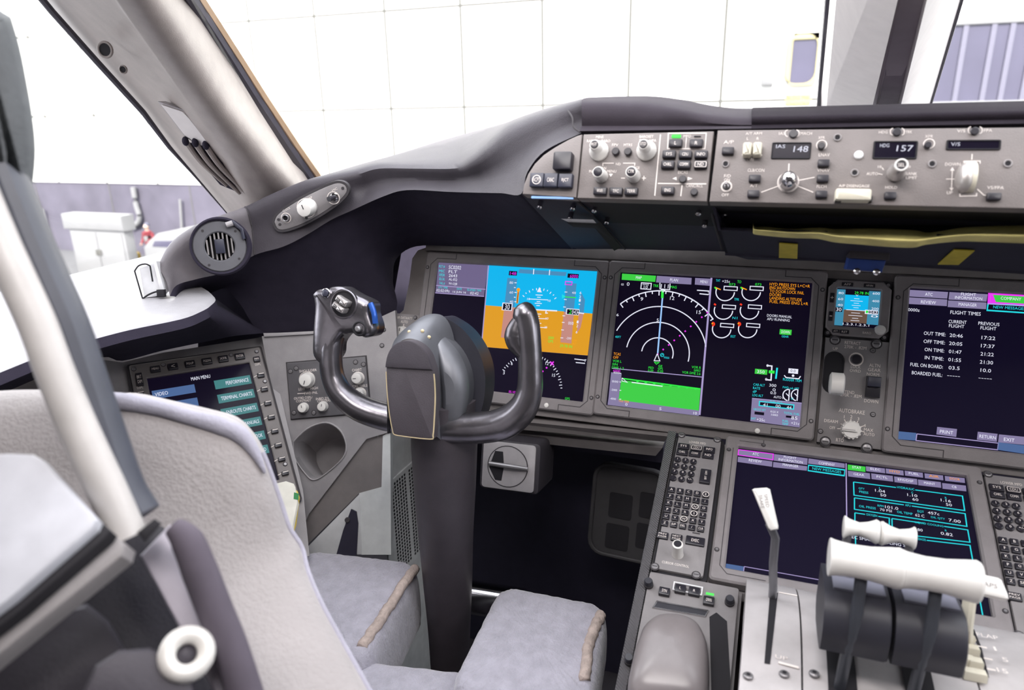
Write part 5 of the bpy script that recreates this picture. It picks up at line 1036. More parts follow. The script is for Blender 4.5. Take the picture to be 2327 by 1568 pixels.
px, py = 320, 894; kk = key(FE2, t, px, py, 16, 9, None, .005, name='line_key'); mb = MB(INK); u, v = FE2.L(px, py); mb.box(FE2, u - .0045, u + .0045, v - .0008, v + .0008, .005, .0053); obj('dash', mb, kk)
mb = MB(INK); words(FE2, mb, [(586, 828, 'DSPL', 5, 13), (318.5, 881, 'DSPL', 5, 14)])
for k in range(8): x, y = 593 + k * 7.9, 851.5 + k * 31.8; pline(FE2, mb, [(x - 9, y + 1.5), (x - 13, y + 4), (x - 17, y + 6)], 1.5)
obj('lettering', mb, t)
for px, py in ((304, 839), (583, 799), (371, 829), (525, 807), (602, 867), (648, 1055)): m2 = MB(); screw(FE2, m2, px, py, .003, 0, False); obj('screw', m2, t)
# --- paper stack with yellow cover tucked beside the seat
t = thing('booklet', 'white and yellow booklet tucked beside the seat under the tablet display', 'booklet', at(660, 1190, d=1.1))
fb = axis_frame(at(655, 1140, d=1.13), CAM - at(655, 1140, d=1.13), (0, .2, 1))
for k, (pts, m_) in enumerate((([(600, 1106), (650, 1094), (668, 1100), (676, 1140), (664, 1200), (600, 1200)], mat('paper white', (.85, .84, .76), .7)), ([(600, 1112), (655, 1102), (676, 1116), (680, 1128), (672, 1190), (660, 1225), (600, 1225)], mat('yellow booklet cover', (.78, .6, .1), .5)))):
    mb = MB(m_)
    for i in range(3 if k == 0 else 2): polyS(mb, [(x + i * 1.5, y + i * 3) for x, y in pts], .012 - k * .012 - i * .004, .0145 - k * .012 - i * .004, 0, fb)
    obj('pages' if k == 0 else 'cover', mb, t)
mb = MB(mat('green page tab', (.03, .25, .08), .5)); polyS(mb, [(668, 1119), (679, 1122), (678, 1136), (667, 1134)], .013, .015, 0, fb); obj('tab', mb, t, label='green page tab')

# ------------------------------------------------------------------ side shelf under the window
SHM = mat('pale grey shelf top', (.42, .41, .43), .42, bump=.15, bscale=500)
zs = .94
tp = [at(x, y, z=zs) for x, y in ((100, 790), (188, 765), (285, 740), (402, 716), (446, 700), (470, 686), (480, 668), (440, 640), (400, 600))]
inner = smooth_path(tp, 4)
t = thing('side_shelf', 'bright pale shelf under the side window left of the vent', 'shelf', (-1.2, -.4, .7))
far = [V((-1.368, q.y + .02 if q.y < .0 else .02, zs + .004)) for q in inner]; far = [V((-1.368, max(-1.0, -1.0 + i * 1.05 / (len(inner) - 1)), zs + .003)) for i in range(len(inner))]
inner[0] = V((-.98, -1.0, zs)) if 0 else inner[0] + V((.06, -.4, 0))
edge1 = [q + V((.012, -.006, -.004)) for q in inner]; edge2 = [q + V((.02, -.012, -.016)) for q in inner]
lowpx = [(100, 850), (231, 812), (278, 820), (369, 797), (470, 776), (536, 763), (600, 757), (600, 757), (600, 757)]
low = smooth_path([at(x, y, z=.86) if i < 6 else at(x, y, y=-.17) for i, (x, y) in enumerate(lowpx)], 4); low[0] = low[0] + V((.06, -.4, 0))
mb = MB(SHM); mb.grid([far, [f * .5 + i * .5 for f, i in zip(far, inner)], inner, edge1]); obj('shelf_top', mb, t, sharp=50)
mb = MB(HOODD); mb.grid([edge1, edge2, [a * .6 + b * .4 for a, b in zip(edge2, low)], low]); obj('front_trim', mb, t, sharp=50)
# document clip on the shelf
pc = at(345, 672, z=zs + .004)
t = thing('document_clip', 'white sprung clip with wire loops standing on the shelf beside the vent', 'clip', pc)
fc = Frame(pc, (at(372, 665, d=(pc - CAM).length / ray(345, 672).length) - pc), (0, .2, 1)); kp = fc.wp(345, 650, 1)
ux, uz = fc.x, fc.y
def cpnt(px, py, n=0): return hit(px, py, pc + fc.n * n, fc.n)
mb = MB(PALEI); mb.slab([cpnt(317, 610), cpnt(340, 602), cpnt(352, 598), cpnt(372, 668), cpnt(352, 674), cpnt(328, 676)], fc.n * -.012); obj('plate', mb, t)
mb = MB(PALEI); mb.slab([cpnt(348, 596, .004), cpnt(355, 594, .004), cpnt(374, 662, .004), cpnt(366, 668, .004)], fc.n * -.02); obj('spine', mb, t)
mb = MB(BLACKM); mb.tube(smooth_path([cpnt(306, 616, .004), cpnt(315, 604, .008), cpnt(330, 600, .008), cpnt(341, 604, .004)], 5), .0012, 8); mb.tube([cpnt(341, 604, .004), cpnt(347, 640, .004)], .0012, 8); obj('wire_loop', mb, t)
mb = MB(BLACKM); mb.tube(smooth_path([cpnt(324, 679, .004), cpnt(337, 670, .009), cpnt(355, 663, .009), cpnt(369, 664, .004)], 5), .0014, 8); mb.tube([cpnt(324, 679, .004), cpnt(306, 616, .004)], .0012, 8); mb.box(axis_frame(cpnt(369, 666, .004), fc.n), -.006, .006, -.006, .006, 0, .008, .001); obj('wire_loop', mb, t)
# ------------------------------------------------------------------ control wheel and column
FY = Frame((-.585, -.375, .87), (1, .1, 0), (0, .24, .97))
def yp(px, py, n=0): return FY.P(px, py, n)
t = thing('control_column', 'dark metal control wheel and column in front of the pilot seat', 'control wheel', (-.585, -.3, 0))
k1 = FY.wp(960, 870, 1)
# wheel: left horn, cross bar, right horn in one casting
def horn(pts, rads, n=6):
    p = smooth_path([yp(x, y, d) for x, y, d in pts], n); return p, lerp_list([r * k1 for r in rads], len(p))
mb = MB(YOKEM)
p, r = horn([(940, 958, -.012), (880, 948, -.01), (820, 928, -.005), (778, 896, 0), (757, 856, .002), (752, 810, .003), (756, 770, .0), (764, 735, -.008), (772, 705, -.012)], [36, 38, 37, 34, 31, 30, 31, 33, 28]); mb.tube(p, [q * .8 for q in r], 20, [q * .95 for q in r], ref=tuple(FY.n))
p, r = horn([(960, 965, -.012), (1030, 972, -.01), (1090, 972, -.008), (1145, 962, -.004), (1185, 932, 0), (1203, 890, .002), (1205, 840, .003), (1203, 790, .004), (1198, 740, .005), (1192, 712, .006), (1187, 697, .006), (1184, 690, .006)], [34, 33, 34, 34, 31, 27, 25, 25, 26, 25, 19, 8]); mb.tube(p, r, 20, ref=tuple(FY.n))
obj('wheel', mb, t, sharp=0)
# thumb swell on the inside of the right horn
mb = MB(YOKEM); rows = []
for (px, py, w_) in ((1192, 712, 8), (1178, 725, 14), (1170, 738, 17), (1165, 752, 20), (1163, 766, 21), (1167, 782, 19), (1178, 800, 14), (1192, 818, 8)): rows.append((yp(px + 6, py, .008), w_))
p = smooth_path([q for q, _ in rows], 4); mb.tube(p, lerp_list([w_ * k1 for _, w_ in rows], len(p)), 16, ref=tuple(FY.n)); obj('thumb_rest', mb, t, sharp=0)
# left grip head with trim switches
head = [(722, 668), (733, 658), (752, 657), (765, 652), (785, 652), (802, 662), (820, 672), (838, 680), (850, 690), (852, 712), (861, 742), (855, 760), (838, 766), (820, 757), (800, 758), (788, 759), (774, 778), (770, 805), (748, 828), (724, 808), (722, 765), (725, 725), (727, 695)]
hp = [tuple(q) for q in smooth_path([V(FY.L(*q)) for q in head + [head[0]]], 4)[:-1]]
mb = MB(YOKEM); mb.prism(FY, hp, -.02, .02, .009); g_ = obj('grip_head', mb, t, sharp=0)
FY2 = Frame(FY.w(0, 0, .02), FY.x, FY.y)
u, v = FY2.L(781, 691); r = FY2.wp(781, 691, 27); mb = MB(YOKEM); mb.ring(FY2, circle(u, v, r * 1.16, 32), circle(u, v, r, 32), -.004, .003, .002); mb.use(BLACKM).lathe(FY2, u, v, [(r, -.003), (r, .0005)], 30); obj('switch_well', mb, g_)
for k, s in enumerate((-1, 1)):
    f2 = Frame(FY2.w(u, v, 0), FY2.x * .88 - FY2.y * .47, FY2.y * .88 + FY2.x * .47); mb = MB(mat('worn satin switch', (.42, .4, .4), .35, .6, var=.2, vscale=60) if k == 0 else bpy.data.materials['worn satin switch'])
    mb.prism(f2, rr(-r * .6, r * .6, (.03 if s > 0 else -.5) * r - (0 if s > 0 else .04 * r), (.52 if s > 0 else -.04) * r, r * .12), 0, .012, .004); mb.prism(f2, rr(-r * .07, r * .6, (.03 if s > 0 else -.52) * r, (.52 if s > 0 else -.05) * r, r * .1), .01, .015, .003); obj('trim_switch', mb, g_)
u, v = FY2.L(742, 666); r = FY2.wp(742, 666, 10); mb = MB(CHROME); mb.ring(FY2, circle(u, v, r, 24), circle(u, v, r * .7, 24), -.003, .003, .001); mb.use(NAVY).lathe(FY2, u, v, [(r * .7, 0), (r * .68, .004), (r * .4, .005)], 18); obj('disconnect_button', mb, g_)
u, v = FY2.L(817, 747); r = FY2.wp(817, 747, 16); mb = MB(BLACKM); mb.ring(FY2, circle(u, v, r, 24), circle(u, v, r * .72, 24), -.006, .002, .0015); mb.lathe(FY2, u, v, [(r * .74, -.004), (r * .74, -.001)], 20); mb.use(STEEL).lathe(FY2, u, v, [(r * .42, -.003), (r * .4, .006), (r * .25, .008)], 16); obj('push_to_talk_switch', mb, g_)
mb = MB(BLUE); mb = MB(mat('blue painted side', (.02, .09, .4), .3, .3)); mb.tube(smooth_path([yp(842, 690, .015), yp(850, 712, .018), yp(853, 735, .018)], 5), [.004] * 11, 10); obj('side_cap', mb, g_, label='blue side of the grip head')
# hub: clip plate nearest, arched cover and drum behind
plate_ = [(893, 985), (886, 950), (880, 900), (877, 845), (879, 820), (885, 800), (897, 784), (915, 775), (935, 775), (955, 786), (970, 803), (979, 826), (985, 850), (988, 900), (986, 950), (983, 990), (976, 998), (905, 990)]
pp = [tuple(q) for q in smooth_path([V(FY.L(*q, .05)) for q in plate_ + [plate_[0]]], 3)[:-1]]
mb = MB(YOKEP); mb.prism(FY, pp, .03, .05, .002); h_ = obj('clip_board', mb, t, sharp=35)
lo = FY.L(880, 828, .05); mb = MB(HOOD); fl = [q for q in pp if q[1] > lo[1] - .006]; fl = sorted(fl, key=lambda q: -math.atan2(q[1] - lo[1] + .02, q[0] - lo[0] - .03)); mb.prism(FY, fl, .05, .053, .001); obj('clip_flap', mb, h_)
rim_ = [q for q in pp]; mb = MB(BRASS); low_ = [q for q in pp if q[1] < lo[1] - .004]; low_ = sorted(low_, key=lambda q: math.atan2(q[0] - (FY.L(935, 850, .05)[0]), -(q[1] - lo[1] - .02))); mb.tube([FY.w(u, v, .0485) for u, v in low_], .0011, 6); obj('worn_edge', mb, h_, label='worn brass edge')
def arch(pts, n): return [FY.w(*V(FY.L(x, y, n)), n) for x, y in pts]
HC = mat('hub cover slate', (.15, .155, .175), .38, .3, var=.1)
a0 = [(880, 985), (879, 900), (880, 830), (892, 795), (915, 773), (938, 770), (960, 782), (976, 808), (985, 840), (990, 900), (990, 990)]
a1 = [(884, 985), (884, 900), (888, 800), (905, 762), (935, 738), (968, 735), (985, 752), (996, 790), (1000, 830), (1002, 900), (1002, 1000)]
a2 = [(900, 980), (900, 900), (905, 790), (925, 750), (955, 722), (985, 713), (1012, 722), (1030, 760), (1040, 830), (1042, 900), (1040, 1000)]
mb = MB(HC); fine = [smooth_path(arch(a, n), 4) for a, n in ((a0, .03), (a1, .006), (a2, -.03))]; mb.grid(fine); obj('hub_cover', mb, t, sharp=50)
mb = MB(STEEL)
for px, py, n in ((930, 754, .012), (960, 752, .012), (974, 766, .01), (972, 788, .012)): f = axis_frame(yp(px, py, n), CAM - yp(px, py, n)); mb.lathe(f, 0, 0, [(.0022, 0), (.002, .0025), (.001, .003)], 10)
obj('rivets', mb, t) if 0 else None
for px, py, n in ((930, 754, .016), (960, 752, .016), (975, 766, .015), (972, 788, .016)): f = axis_frame(yp(px, py, n), CAM - yp(px, py, n)); mb = MB(BRASS); mb.lathe(f, 0, 0, [(.0026, -.004), (.0024, .0025), (.001, .003)], 10); obj('screw', mb, t)
# shiny bowl and dark drum at the back of the hub
b0 = [(1002, 1000), (1000, 900), (990, 820), (985, 760), (992, 752), (1010, 765), (1042, 800), (1062, 845), (1066, 890), (1058, 940), (1042, 985), (1020, 1000)]
mb = MB(HC); rows = [[yp(*q, -.012) for q in b0], [yp(*(V((1018, 885)) + (V(q) - V((1018, 885))) * .75), .006) for q in b0], [yp(*(V((1018, 885)) + (V(q) - V((1018, 885))) * .3), .012) for q in b0]]
rows = [smooth_path(r_ + [r_[0]], 4)[:-1] for r_ in rows]; mb.grid(rows, closed=True); mb.add(rows[-1], [tuple(range(len(rows[-1])))]); mb.grid([rows[0], [q - FY.n * .06 for q in rows[0]]], closed=True); obj('bowl', mb, t, sharp=0, label='shiny rounded hub side')
d0 = [(960, 1010), (955, 850), (968, 760), (995, 722), (1022, 728), (1058, 755), (1088, 800), (1102, 850), (1100, 905), (1085, 960), (1062, 1010)]
mb = MB(LEVG); rows = [smooth_path([yp(*q, -.035) for q in d0], 4)]; rows += [[q - FY.n * .05 for q in rows[0]]]; c_ = yp(1010, 880, -.03); mb.grid(rows); mb.add(rows[0], [tuple(range(len(rows[0])))]); mb.add(rows[1], [tuple(range(len(rows[1])))]); obj('drum', mb, t, sharp=40)
# column
mb = MB(YOKEP); cpts = [((945, 1078), 900, -.345), ((946, 1077), 1010, -.345), ((953, 1073), 1120, -.33), ((962, 1068), 1220, -.31), ((972, 1066), 1330, -.295), ((982, 1062), 1440, -.285), ((990, 1058), 1580, -.28), ((1004, 1052), 1800, -.275)]
pc_ = []; rc = []
for (xa, xb), y, yy in cpts: a, b = at(xa, y, y=yy), at(xb, y, y=yy); pc_.append((a + b) / 2); rc.append((a - b).length / 2)
pc_.append(V((pc_[-1].x, pc_[-1].y + .01, .0))); rc.append(rc[-1] * 1.1)
p = smooth_path(pc_, 4); mb.tube(p, lerp_list(rc, len(p)), 24, [q * 1.15 for q in lerp_list(rc, len(p))], ref=(0, -1, 0)); obj('column', mb, t, sharp=60); COLUMN = t
# ------------------------------------------------------------------ things below the displays
pb = at(1152, 1060, y=-.16); fb = axis_frame(pb, (.06, -1, .28)); 
t = thing('rotary_crank_box', 'small box with a square grey face and round crank dial under the display', 'box', pb)
q = [fb.L(*p) for p in ((1096, 1010), (1213, 1008), (1217, 1120), (1100, 1105))]
mb = MB(mat('charcoal box', (.04, .036, .044), .55, bump=.3, bscale=500)); o_ = [fb.L(*p) for p in ((1080, 1000), (1200, 985), (1232, 1008), (1228, 1122), (1098, 1108))]
w_ = fb.wp(1155, 1060, 130); h_ = fb.hp(1155, 1060, 116); c0 = fb.L(1155, 1060)
mb.prism(fb, rr(c0[0] - w_ / 2, c0[0] + w_ / 2 + .004, c0[1] - h_ / 2, c0[1] + h_ / 2, .008), -.11, -.002, .004); obj('housing', mb, t)
mb = MB(GREYL); mb.prism(fb, rr(c0[0] - w_ * .45, c0[0] + w_ * .46, c0[1] - h_ * .46, c0[1] + h_ * .46, .006), -.002, .001, .0008); obj('face', mb, t)
u, v = fb.L(1154, 1060); r = fb.wp(1154, 1060, 46); mb = MB(GROOVE); mb.ring(fb, circle(u, v, r, 36), circle(u, v, r * .955, 36), .001, .0014); mb.use(GREYL).lathe(fb, u, v, [(r * .95, .001), (r * .95, .0018)], 36); d_ = obj('dial', mb, t)
mb = MB(BLACKM); mb.flat(fb, [fb.L(*p) for p in ((1126, 1024), (1144, 1026), (1146, 1060), (1140, 1092), (1126, 1090), (1112, 1060))], .0021); obj('recess', mb, d_)
mb = MB(STEEL); mb.tube([fb.P(1112, 1053, .006), fb.P(1158, 1060, .009), fb.P(1199, 1066, .006)], [.004, .0045, .0035], 10); obj('crank_handle', mb, d_)
# panel sill under the displays and the footwell
t = thing('lower_sill', 'brown grey sill running along under the big displays', 'sill', FM.P(1400, 985)); t['kind'] = 'thing'
mb = MB(GREYD); a = [at(925, 932, y=-.105), at(1520, 992, y=-.11)]; mb.slab([a[0], a[1], at(1510, 1004, y=-.10), at(930, 955, y=-.10)], (0, .06, 0)); mb.slab([at(1080, 975, y=-.085), at(1505, 1018, y=-.085), at(1490, 1036, y=-.08), at(1080, 992, y=-.08)], (0, .05, 0)); obj('sill_panel', mb, t)
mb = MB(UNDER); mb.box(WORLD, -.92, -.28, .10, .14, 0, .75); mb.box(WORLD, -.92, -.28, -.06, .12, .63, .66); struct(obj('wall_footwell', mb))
for k, (px, dx) in enumerate(((1440, 0), )):
    t = thing('rudder_pedal', 'dark rudder pedal frame in the shadowed footwell beside the pedestal', 'pedal', at(1420, 1300, y=-.02))
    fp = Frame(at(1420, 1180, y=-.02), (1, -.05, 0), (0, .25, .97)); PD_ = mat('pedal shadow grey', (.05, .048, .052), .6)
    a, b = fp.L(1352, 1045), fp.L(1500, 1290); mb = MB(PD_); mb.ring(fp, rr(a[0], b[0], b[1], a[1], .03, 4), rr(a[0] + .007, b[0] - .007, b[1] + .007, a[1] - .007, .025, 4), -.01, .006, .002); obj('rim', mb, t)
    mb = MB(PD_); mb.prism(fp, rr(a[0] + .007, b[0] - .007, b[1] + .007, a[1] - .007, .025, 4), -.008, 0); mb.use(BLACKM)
    for i in range(2):
        for j in range(2): u, v = fp.L(1410 + i * 70 - j * 8, 1150 + j * 70); mb.box(fp, u - .022, u + .022, v - .024, v + .024, 0, .0015, 0, .004)
    obj('tread', mb, t)
mb = MB(CHROME); mb.tube([at(1040, 1352, y=-.18), at(1190, 1376, y=-.17)], .03, 20); obj('torque_tube', mb, COLUMN, label='silver tube at the column foot')
# pale wall corner with punched grille left of the column
t = thing('footwell_liner', 'pale grey wall liner with a punched vent grille left of the column', 'panel', at(920, 1250, y=-.05))
cols_ = [at(868, 1100, y=-.16), at(905, 1100, y=-.10), at(945, 1100, y=-.03), at(985, 1100, y=.06)]
def up(q, z): return V((q.x, q.y, z))
cs = smooth_path([up(q, 0) for q in cols_], 5); mb = MB(PW); mb.grid([[up(q, .0) for q in cs], [up(q, .72) for q in cs]]); mb.grid([[up(q, 0) + V((-.01, .01, 0)) for q in cs], [up(q, .72) + V((-.01, .01, 0)) for q in cs]]); obj('liner', mb, t, sharp=60)
g1, g2 = at(888, 1150, y=-.122), at(948, 1130, y=-.022); fg = Frame(V((g1.x, g1.y, .5)) + V((.006, -.006, 0)), V((g2.x - g1.x, g2.y - g1.y, 0)), (0, 0, 1)); mb = MB(PW); zt = fg.L(920, 1062)[1]; wg = fg.L(952, 1150)[0]
mb.box(fg, fg.L(883, 1150)[0], wg, zt - .22, zt, 0, .003, .001); mb.use(BLACKM)
u_ = fg.L(889, 1150)[0]
nx = 11; 
for i in range(nx):
    for j in range(26):
        x = u_ + (wg - u_) * (i + .5) / nx; y = zt - .012 - j * .0078
        if i != 6: mb.box(fg, x - .0026, x + .0026, y - .0026, y + .0026, .003, .0034)
obj('grille', mb, t, sharp=20)
# ------------------------------------------------------------------ pedestal, lower display, keypads
FL = Frame((-.1557, -.1453, .7164), (1, 0, 0), (0, .9235, .3836))
FLd = lambda n: Frame(FL.w(0, 0, n), FL.x, FL.y)
XQ = at(1692, 1400, d=.79).x; uL, vT = FL.L(1521, 984)[0] + .008, FL.L(1600, 992)[1]
t = thing('pedestal', 'grey centre pedestal carrying the lower display and levers', 'pedestal', (0, -.45, 0))
mb = MB(GREY); xl = FL.w(uL, 0)[0]
mb.slab([V((xl, FL.w(0, vT).y, FL.w(0, vT).z - .0095)), V((-xl, FL.w(0, vT).y, FL.w(0, vT).z - .0095)), V((-xl, FL.w(0, -.236).y, FL.w(0, -.236).z - .0095)), V((XQ - .004, FL.w(0, -.236).y, FL.w(0, -.236).z - .0095)), V((XQ - .004, FL.w(0, -.62).y, FL.w(0, -.62).z - .0095)), V((xl, FL.w(0, -.62).y, FL.w(0, -.62).z - .0095))], (0, 0, -.012)); obj('top_plate', mb, t)
mb = MB(GREYD); mb.box(WORLD, xl + .002, -xl - .002, FL.w(0, -.62).y, FL.w(0, vT).y - .01, 0, FL.w(0, -.62).z - .09)
for xx in (xl + .002, -xl - .014): mb.slab([V((xx, FL.w(0, vT).y - .01, FL.w(0, -.62).z - .09)), V((xx, FL.w(0, vT).y - .01, FL.w(0, vT).z - .03)), V((xx, FL.w(0, -.62).y, FL.w(0, -.62).z - .03)), V((xx, FL.w(0, -.62).y, FL.w(0, -.62).z - .09))], (.012, 0, 0))
mb.box(WORLD, xl + .014, -xl - .014, FL.w(0, vT).y - .03, FL.w(0, vT).y - .015, FL.w(0, -.62).z - .09, FL.w(0, vT).z - .04); obj('cabinet', mb, t)
KN, kt, kb = principled('knurled edge strip'); w_ = kt.nodes.new('ShaderNodeTexWave'); w_.inputs['Scale'].default_value = 130; w_.bands_direction = 'DIAGONAL'; tc_ = kt.nodes.new('ShaderNodeTexCoord'); kt.links.new(tc_.outputs['Object'], w_.inputs['Vector']); bp_ = kt.nodes.new('ShaderNodeBump'); bp_.inputs['Strength'].default_value = .8; bp_.inputs['Distance'].default_value = .002; kt.links.new(w_.outputs['Fac'], bp_.inputs['Height']); kt.links.new(bp_.outputs['Normal'], kb.inputs['Normal']); kb.inputs['Base Color'].default_value = (.13, .125, .135, 1); kb.inputs['Roughness'].default_value = .45
mb = MB(KN); mb.prism(FL, [(uL - .010, vT), (uL + .003, vT), (uL + .003, -.62), (uL - .010, -.62)], -.03, .004, .001); obj('edge_strip', mb, t, label='diagonally ribbed edge strip')
# --- lower display
t = thing('display_unit', 'large display lying on the pedestal with a status page behind the levers', 'display', FL.w(.15, -.11, 0), 'large displays')
lo0 = FL.L(1650, 1003); W3, H3 = .3048, .2166; mb = MB(DISPB)
bu0, bv1 = lo0[0], .0175; bu1, bv0 = W3 - bu0, -H3 - .021
mb.ring(FL, rr(bu0, bu1, bv0, bv1, .006, 4), rr(0, W3, -H3, 0, .0012, 4), -.006, .010, .0025); mb.use(GROOVE)
mb.stroke(FL, [(bu0 + .055, bv1 - .002), (bu0 + .055, bv1 - .009), (bu0 + .02, bv1 - .009)], .001, .0103); mb.stroke(FL, [(bu0 + .012, bv1 - .025), (bu0 + .012, bv0 + .022), (bu0 + .022, bv0 + .011), (bu0 + .07, bv0 + .011)], .001, .0103); obj('bezel', mb, t)
for (u, v) in ((bu0 + .006, bv1 - .03), (bu0 + .006, bv0 + .045), (bu1 - .006, bv1 - .03), (bu1 - .006, bv0 + .03), (bu0 + .055, bv1 - .012)):
    m2 = MB(GROOVE); m2.lathe(FL, u, v, [(.0034, .009), (.0034, .0106), (.003, .011)], 12); m2.use(STEEL).lathe(FL, u, v, [(.002, .0108), (.0018, .0116)], 10); obj('screw', m2, t)
S = Scr(FL, .002); S.mb = MB(C_['NV']); S.mb.box(FL, -.001, W3 + .001, -H3 - .001, .001, -.004, .002)
S.poly([(1678, 1023), (1757, 1034), (1756, 1049), (1677, 1037)], 'P'); S.poly([(1759, 1034), (1835, 1044), (1834, 1059), (1758, 1049)], 'P'); S.poly([(1837, 1044), (1919, 1056), (1919, 1066), (1836, 1056)], 'P'); S.poly([(1677, 1040), (1755, 1051), (1754, 1063), (1676, 1052)], 'P'); S.poly([(1757, 1052), (1834, 1062), (1833, 1072), (1756, 1064)], 'P')
S.line([(1678, 1025), (1757, 1035), (1756, 1048), (1677, 1037), (1678, 1025)], 2.4, 'M', 4)
S.t(1717, 1035, 'ATC', 6, 'W', 14).t(1795, 1043, 'FLIGHT', 5, 'W', 28).t(1796, 1050.5, 'INFORMATION', 5.5, 'W', 54).t(1878, 1057.5, 'COMPANY', 6, 'W', 36).t(1716, 1050.5, 'REVIEW', 6, 'W', 29).t(1796, 1061, 'MANAGER', 6, 'W', 35)
S.poly([(1836, 1058), (1920, 1069), (1919, 1085), (1835, 1073)], 'C'); S.poly([(1838, 1061), (1918, 1072), (1917, 1082), (1837, 1071)], 'K', 2); S.t(1878, 1072, 'NEW MESSAGES', 6, 'C', 64)
S.line([(1922, 1056), (1925, 1332)], 2.6, 'LV')
S.poly([(1926, 1058), (1966, 1063), (1966, 1075), (1926, 1070)], 'GB')
for a, b, y, n_ in ((1967, 2010, 1065, 'ELEC'), (2012, 2052, 1070, 'HYD'), (2055, 2096, 1075, 'FUEL'), (2100, 2142, 1081, 'AIR'), (2146, 2191, 1087, 'DOOR')):
    S.poly([(a, y - 3), (b, y + 2), (b + 1, y + 13), (a + 1, y + 8)], 'P'); S.t((a + b) / 2, y + 5, n_, 5, 'A' if n_ in ('HYD', 'AIR', 'DOOR') else 'W', 22)
for a, b, y, n_ in ((1926, 1976, 1075, 'GEAR'), (1979, 2028, 1081, 'FCTL'), (2031, 2083, 1088, 'EFIS/DSP'), (2085, 2137, 1095, 'MAINT'), (2140, 2194, 1103, 'CB')):
    S.poly([(a, y - 3), (b, y + 3), (b + 1, y + 16), (a + 1, y + 10)], 'P'); S.t((a + b) / 2, y + 7, n_, 5, 'W', 10 if n_ == 'CB' else 34 if len(n_) > 5 else 24)
S.t(1946, 1066, 'STAT', 5.5, 'W', 20)
def lbox(pts, title, tx, ty, tw):
    S.line(pts + [pts[0]], 2.6, 'C', 2); S.poly([(tx - tw / 2 - 3, ty - 4), (tx + tw / 2 + 3, ty - 1), (tx + tw / 2 + 3, ty + 6), (tx - tw / 2 - 3, ty + 3)], 'NV', 3); S.t(tx, ty, title, 5, 'C', tw)
lbox([(1939, 1098), (2186, 1130), (2191, 1163), (1940, 1128)], 'HYDRAULIC', 2057, 1113, 38); lbox([(1941, 1134), (2192, 1170), (2196, 1199), (1941, 1160)], 'APU', 2062, 1152, 12)
lbox([(1942, 1168), (2020, 1180), (2020, 1215), (1942, 1205)], 'OXYGEN', 1980, 1174, 24); lbox([(2026, 1181), (2198, 1207), (2203, 1235), (2027, 1214)], 'LIQUID COOLING', 2110, 1195, 62); lbox([(1943, 1212), (2203, 1242), (2232, 1402), (1946, 1360)], 'STATUS MESSAGES', 2080, 1227, 44)
S.t(1957, 1114, 'QTY', 5, 'C', 13).t(1962, 1122, 'PRESS', 5, 'C', 20)
for x, y, a1, b1 in ((1999, 1119, '1.04', '50'), (2072, 1129, '1.10', '60'), (2148, 1141, '1.16', '50')): S.t(x, y - 6, 'L' if x < 2020 else 'C' if x < 2100 else 'R', 4.5, 'C', 4).t(x, y, a1, 6, 'W', 22).t(x + 7, y + 9.5, b1, 6, 'W', 13)
S.t(1970, 1156, 'OIL PRESS', 5, 'C', 37).t(2000, 1153, 'RPM', 4.5, 'C', 13).t(2025, 1157, '101.0', 6.5, 'W', 29).t(2012, 1163, '70 PSI', 5.5, 'W', 26).t(2055, 1169, 'OIL TEMP', 5, 'C', 34).t(2089, 1175, '62 C', 6, 'W', 20).t(2091, 1166, 'EGT', 5, 'C', 14).t(2120, 1170, '457c', 6, 'W', 25).t(2130, 1181, 'OIL QTY', 5, 'C', 31).t(2168, 1187, '7.00', 6.5, 'W', 26)
S.t(2085, 1207, '0.80', 6, 'W', 20).t(2150, 1217, '0.82', 6.5, 'W', 26).t(2148, 1209, 'R', 4, 'C', 4).t(2000, 1234, 'ELEC SMART COOLING SYS L', 6.5, 'W', 150)
S.poly([(1650, 1283), (1692, 1290), (1690, 1303), (1648, 1296)], 'BL'); S.line([(1691, 1290), (1877, 1323), (1876, 1338), (1689, 1305), (1691, 1290)], 2, 'LV', 2); obj('screen', S.mb, t)

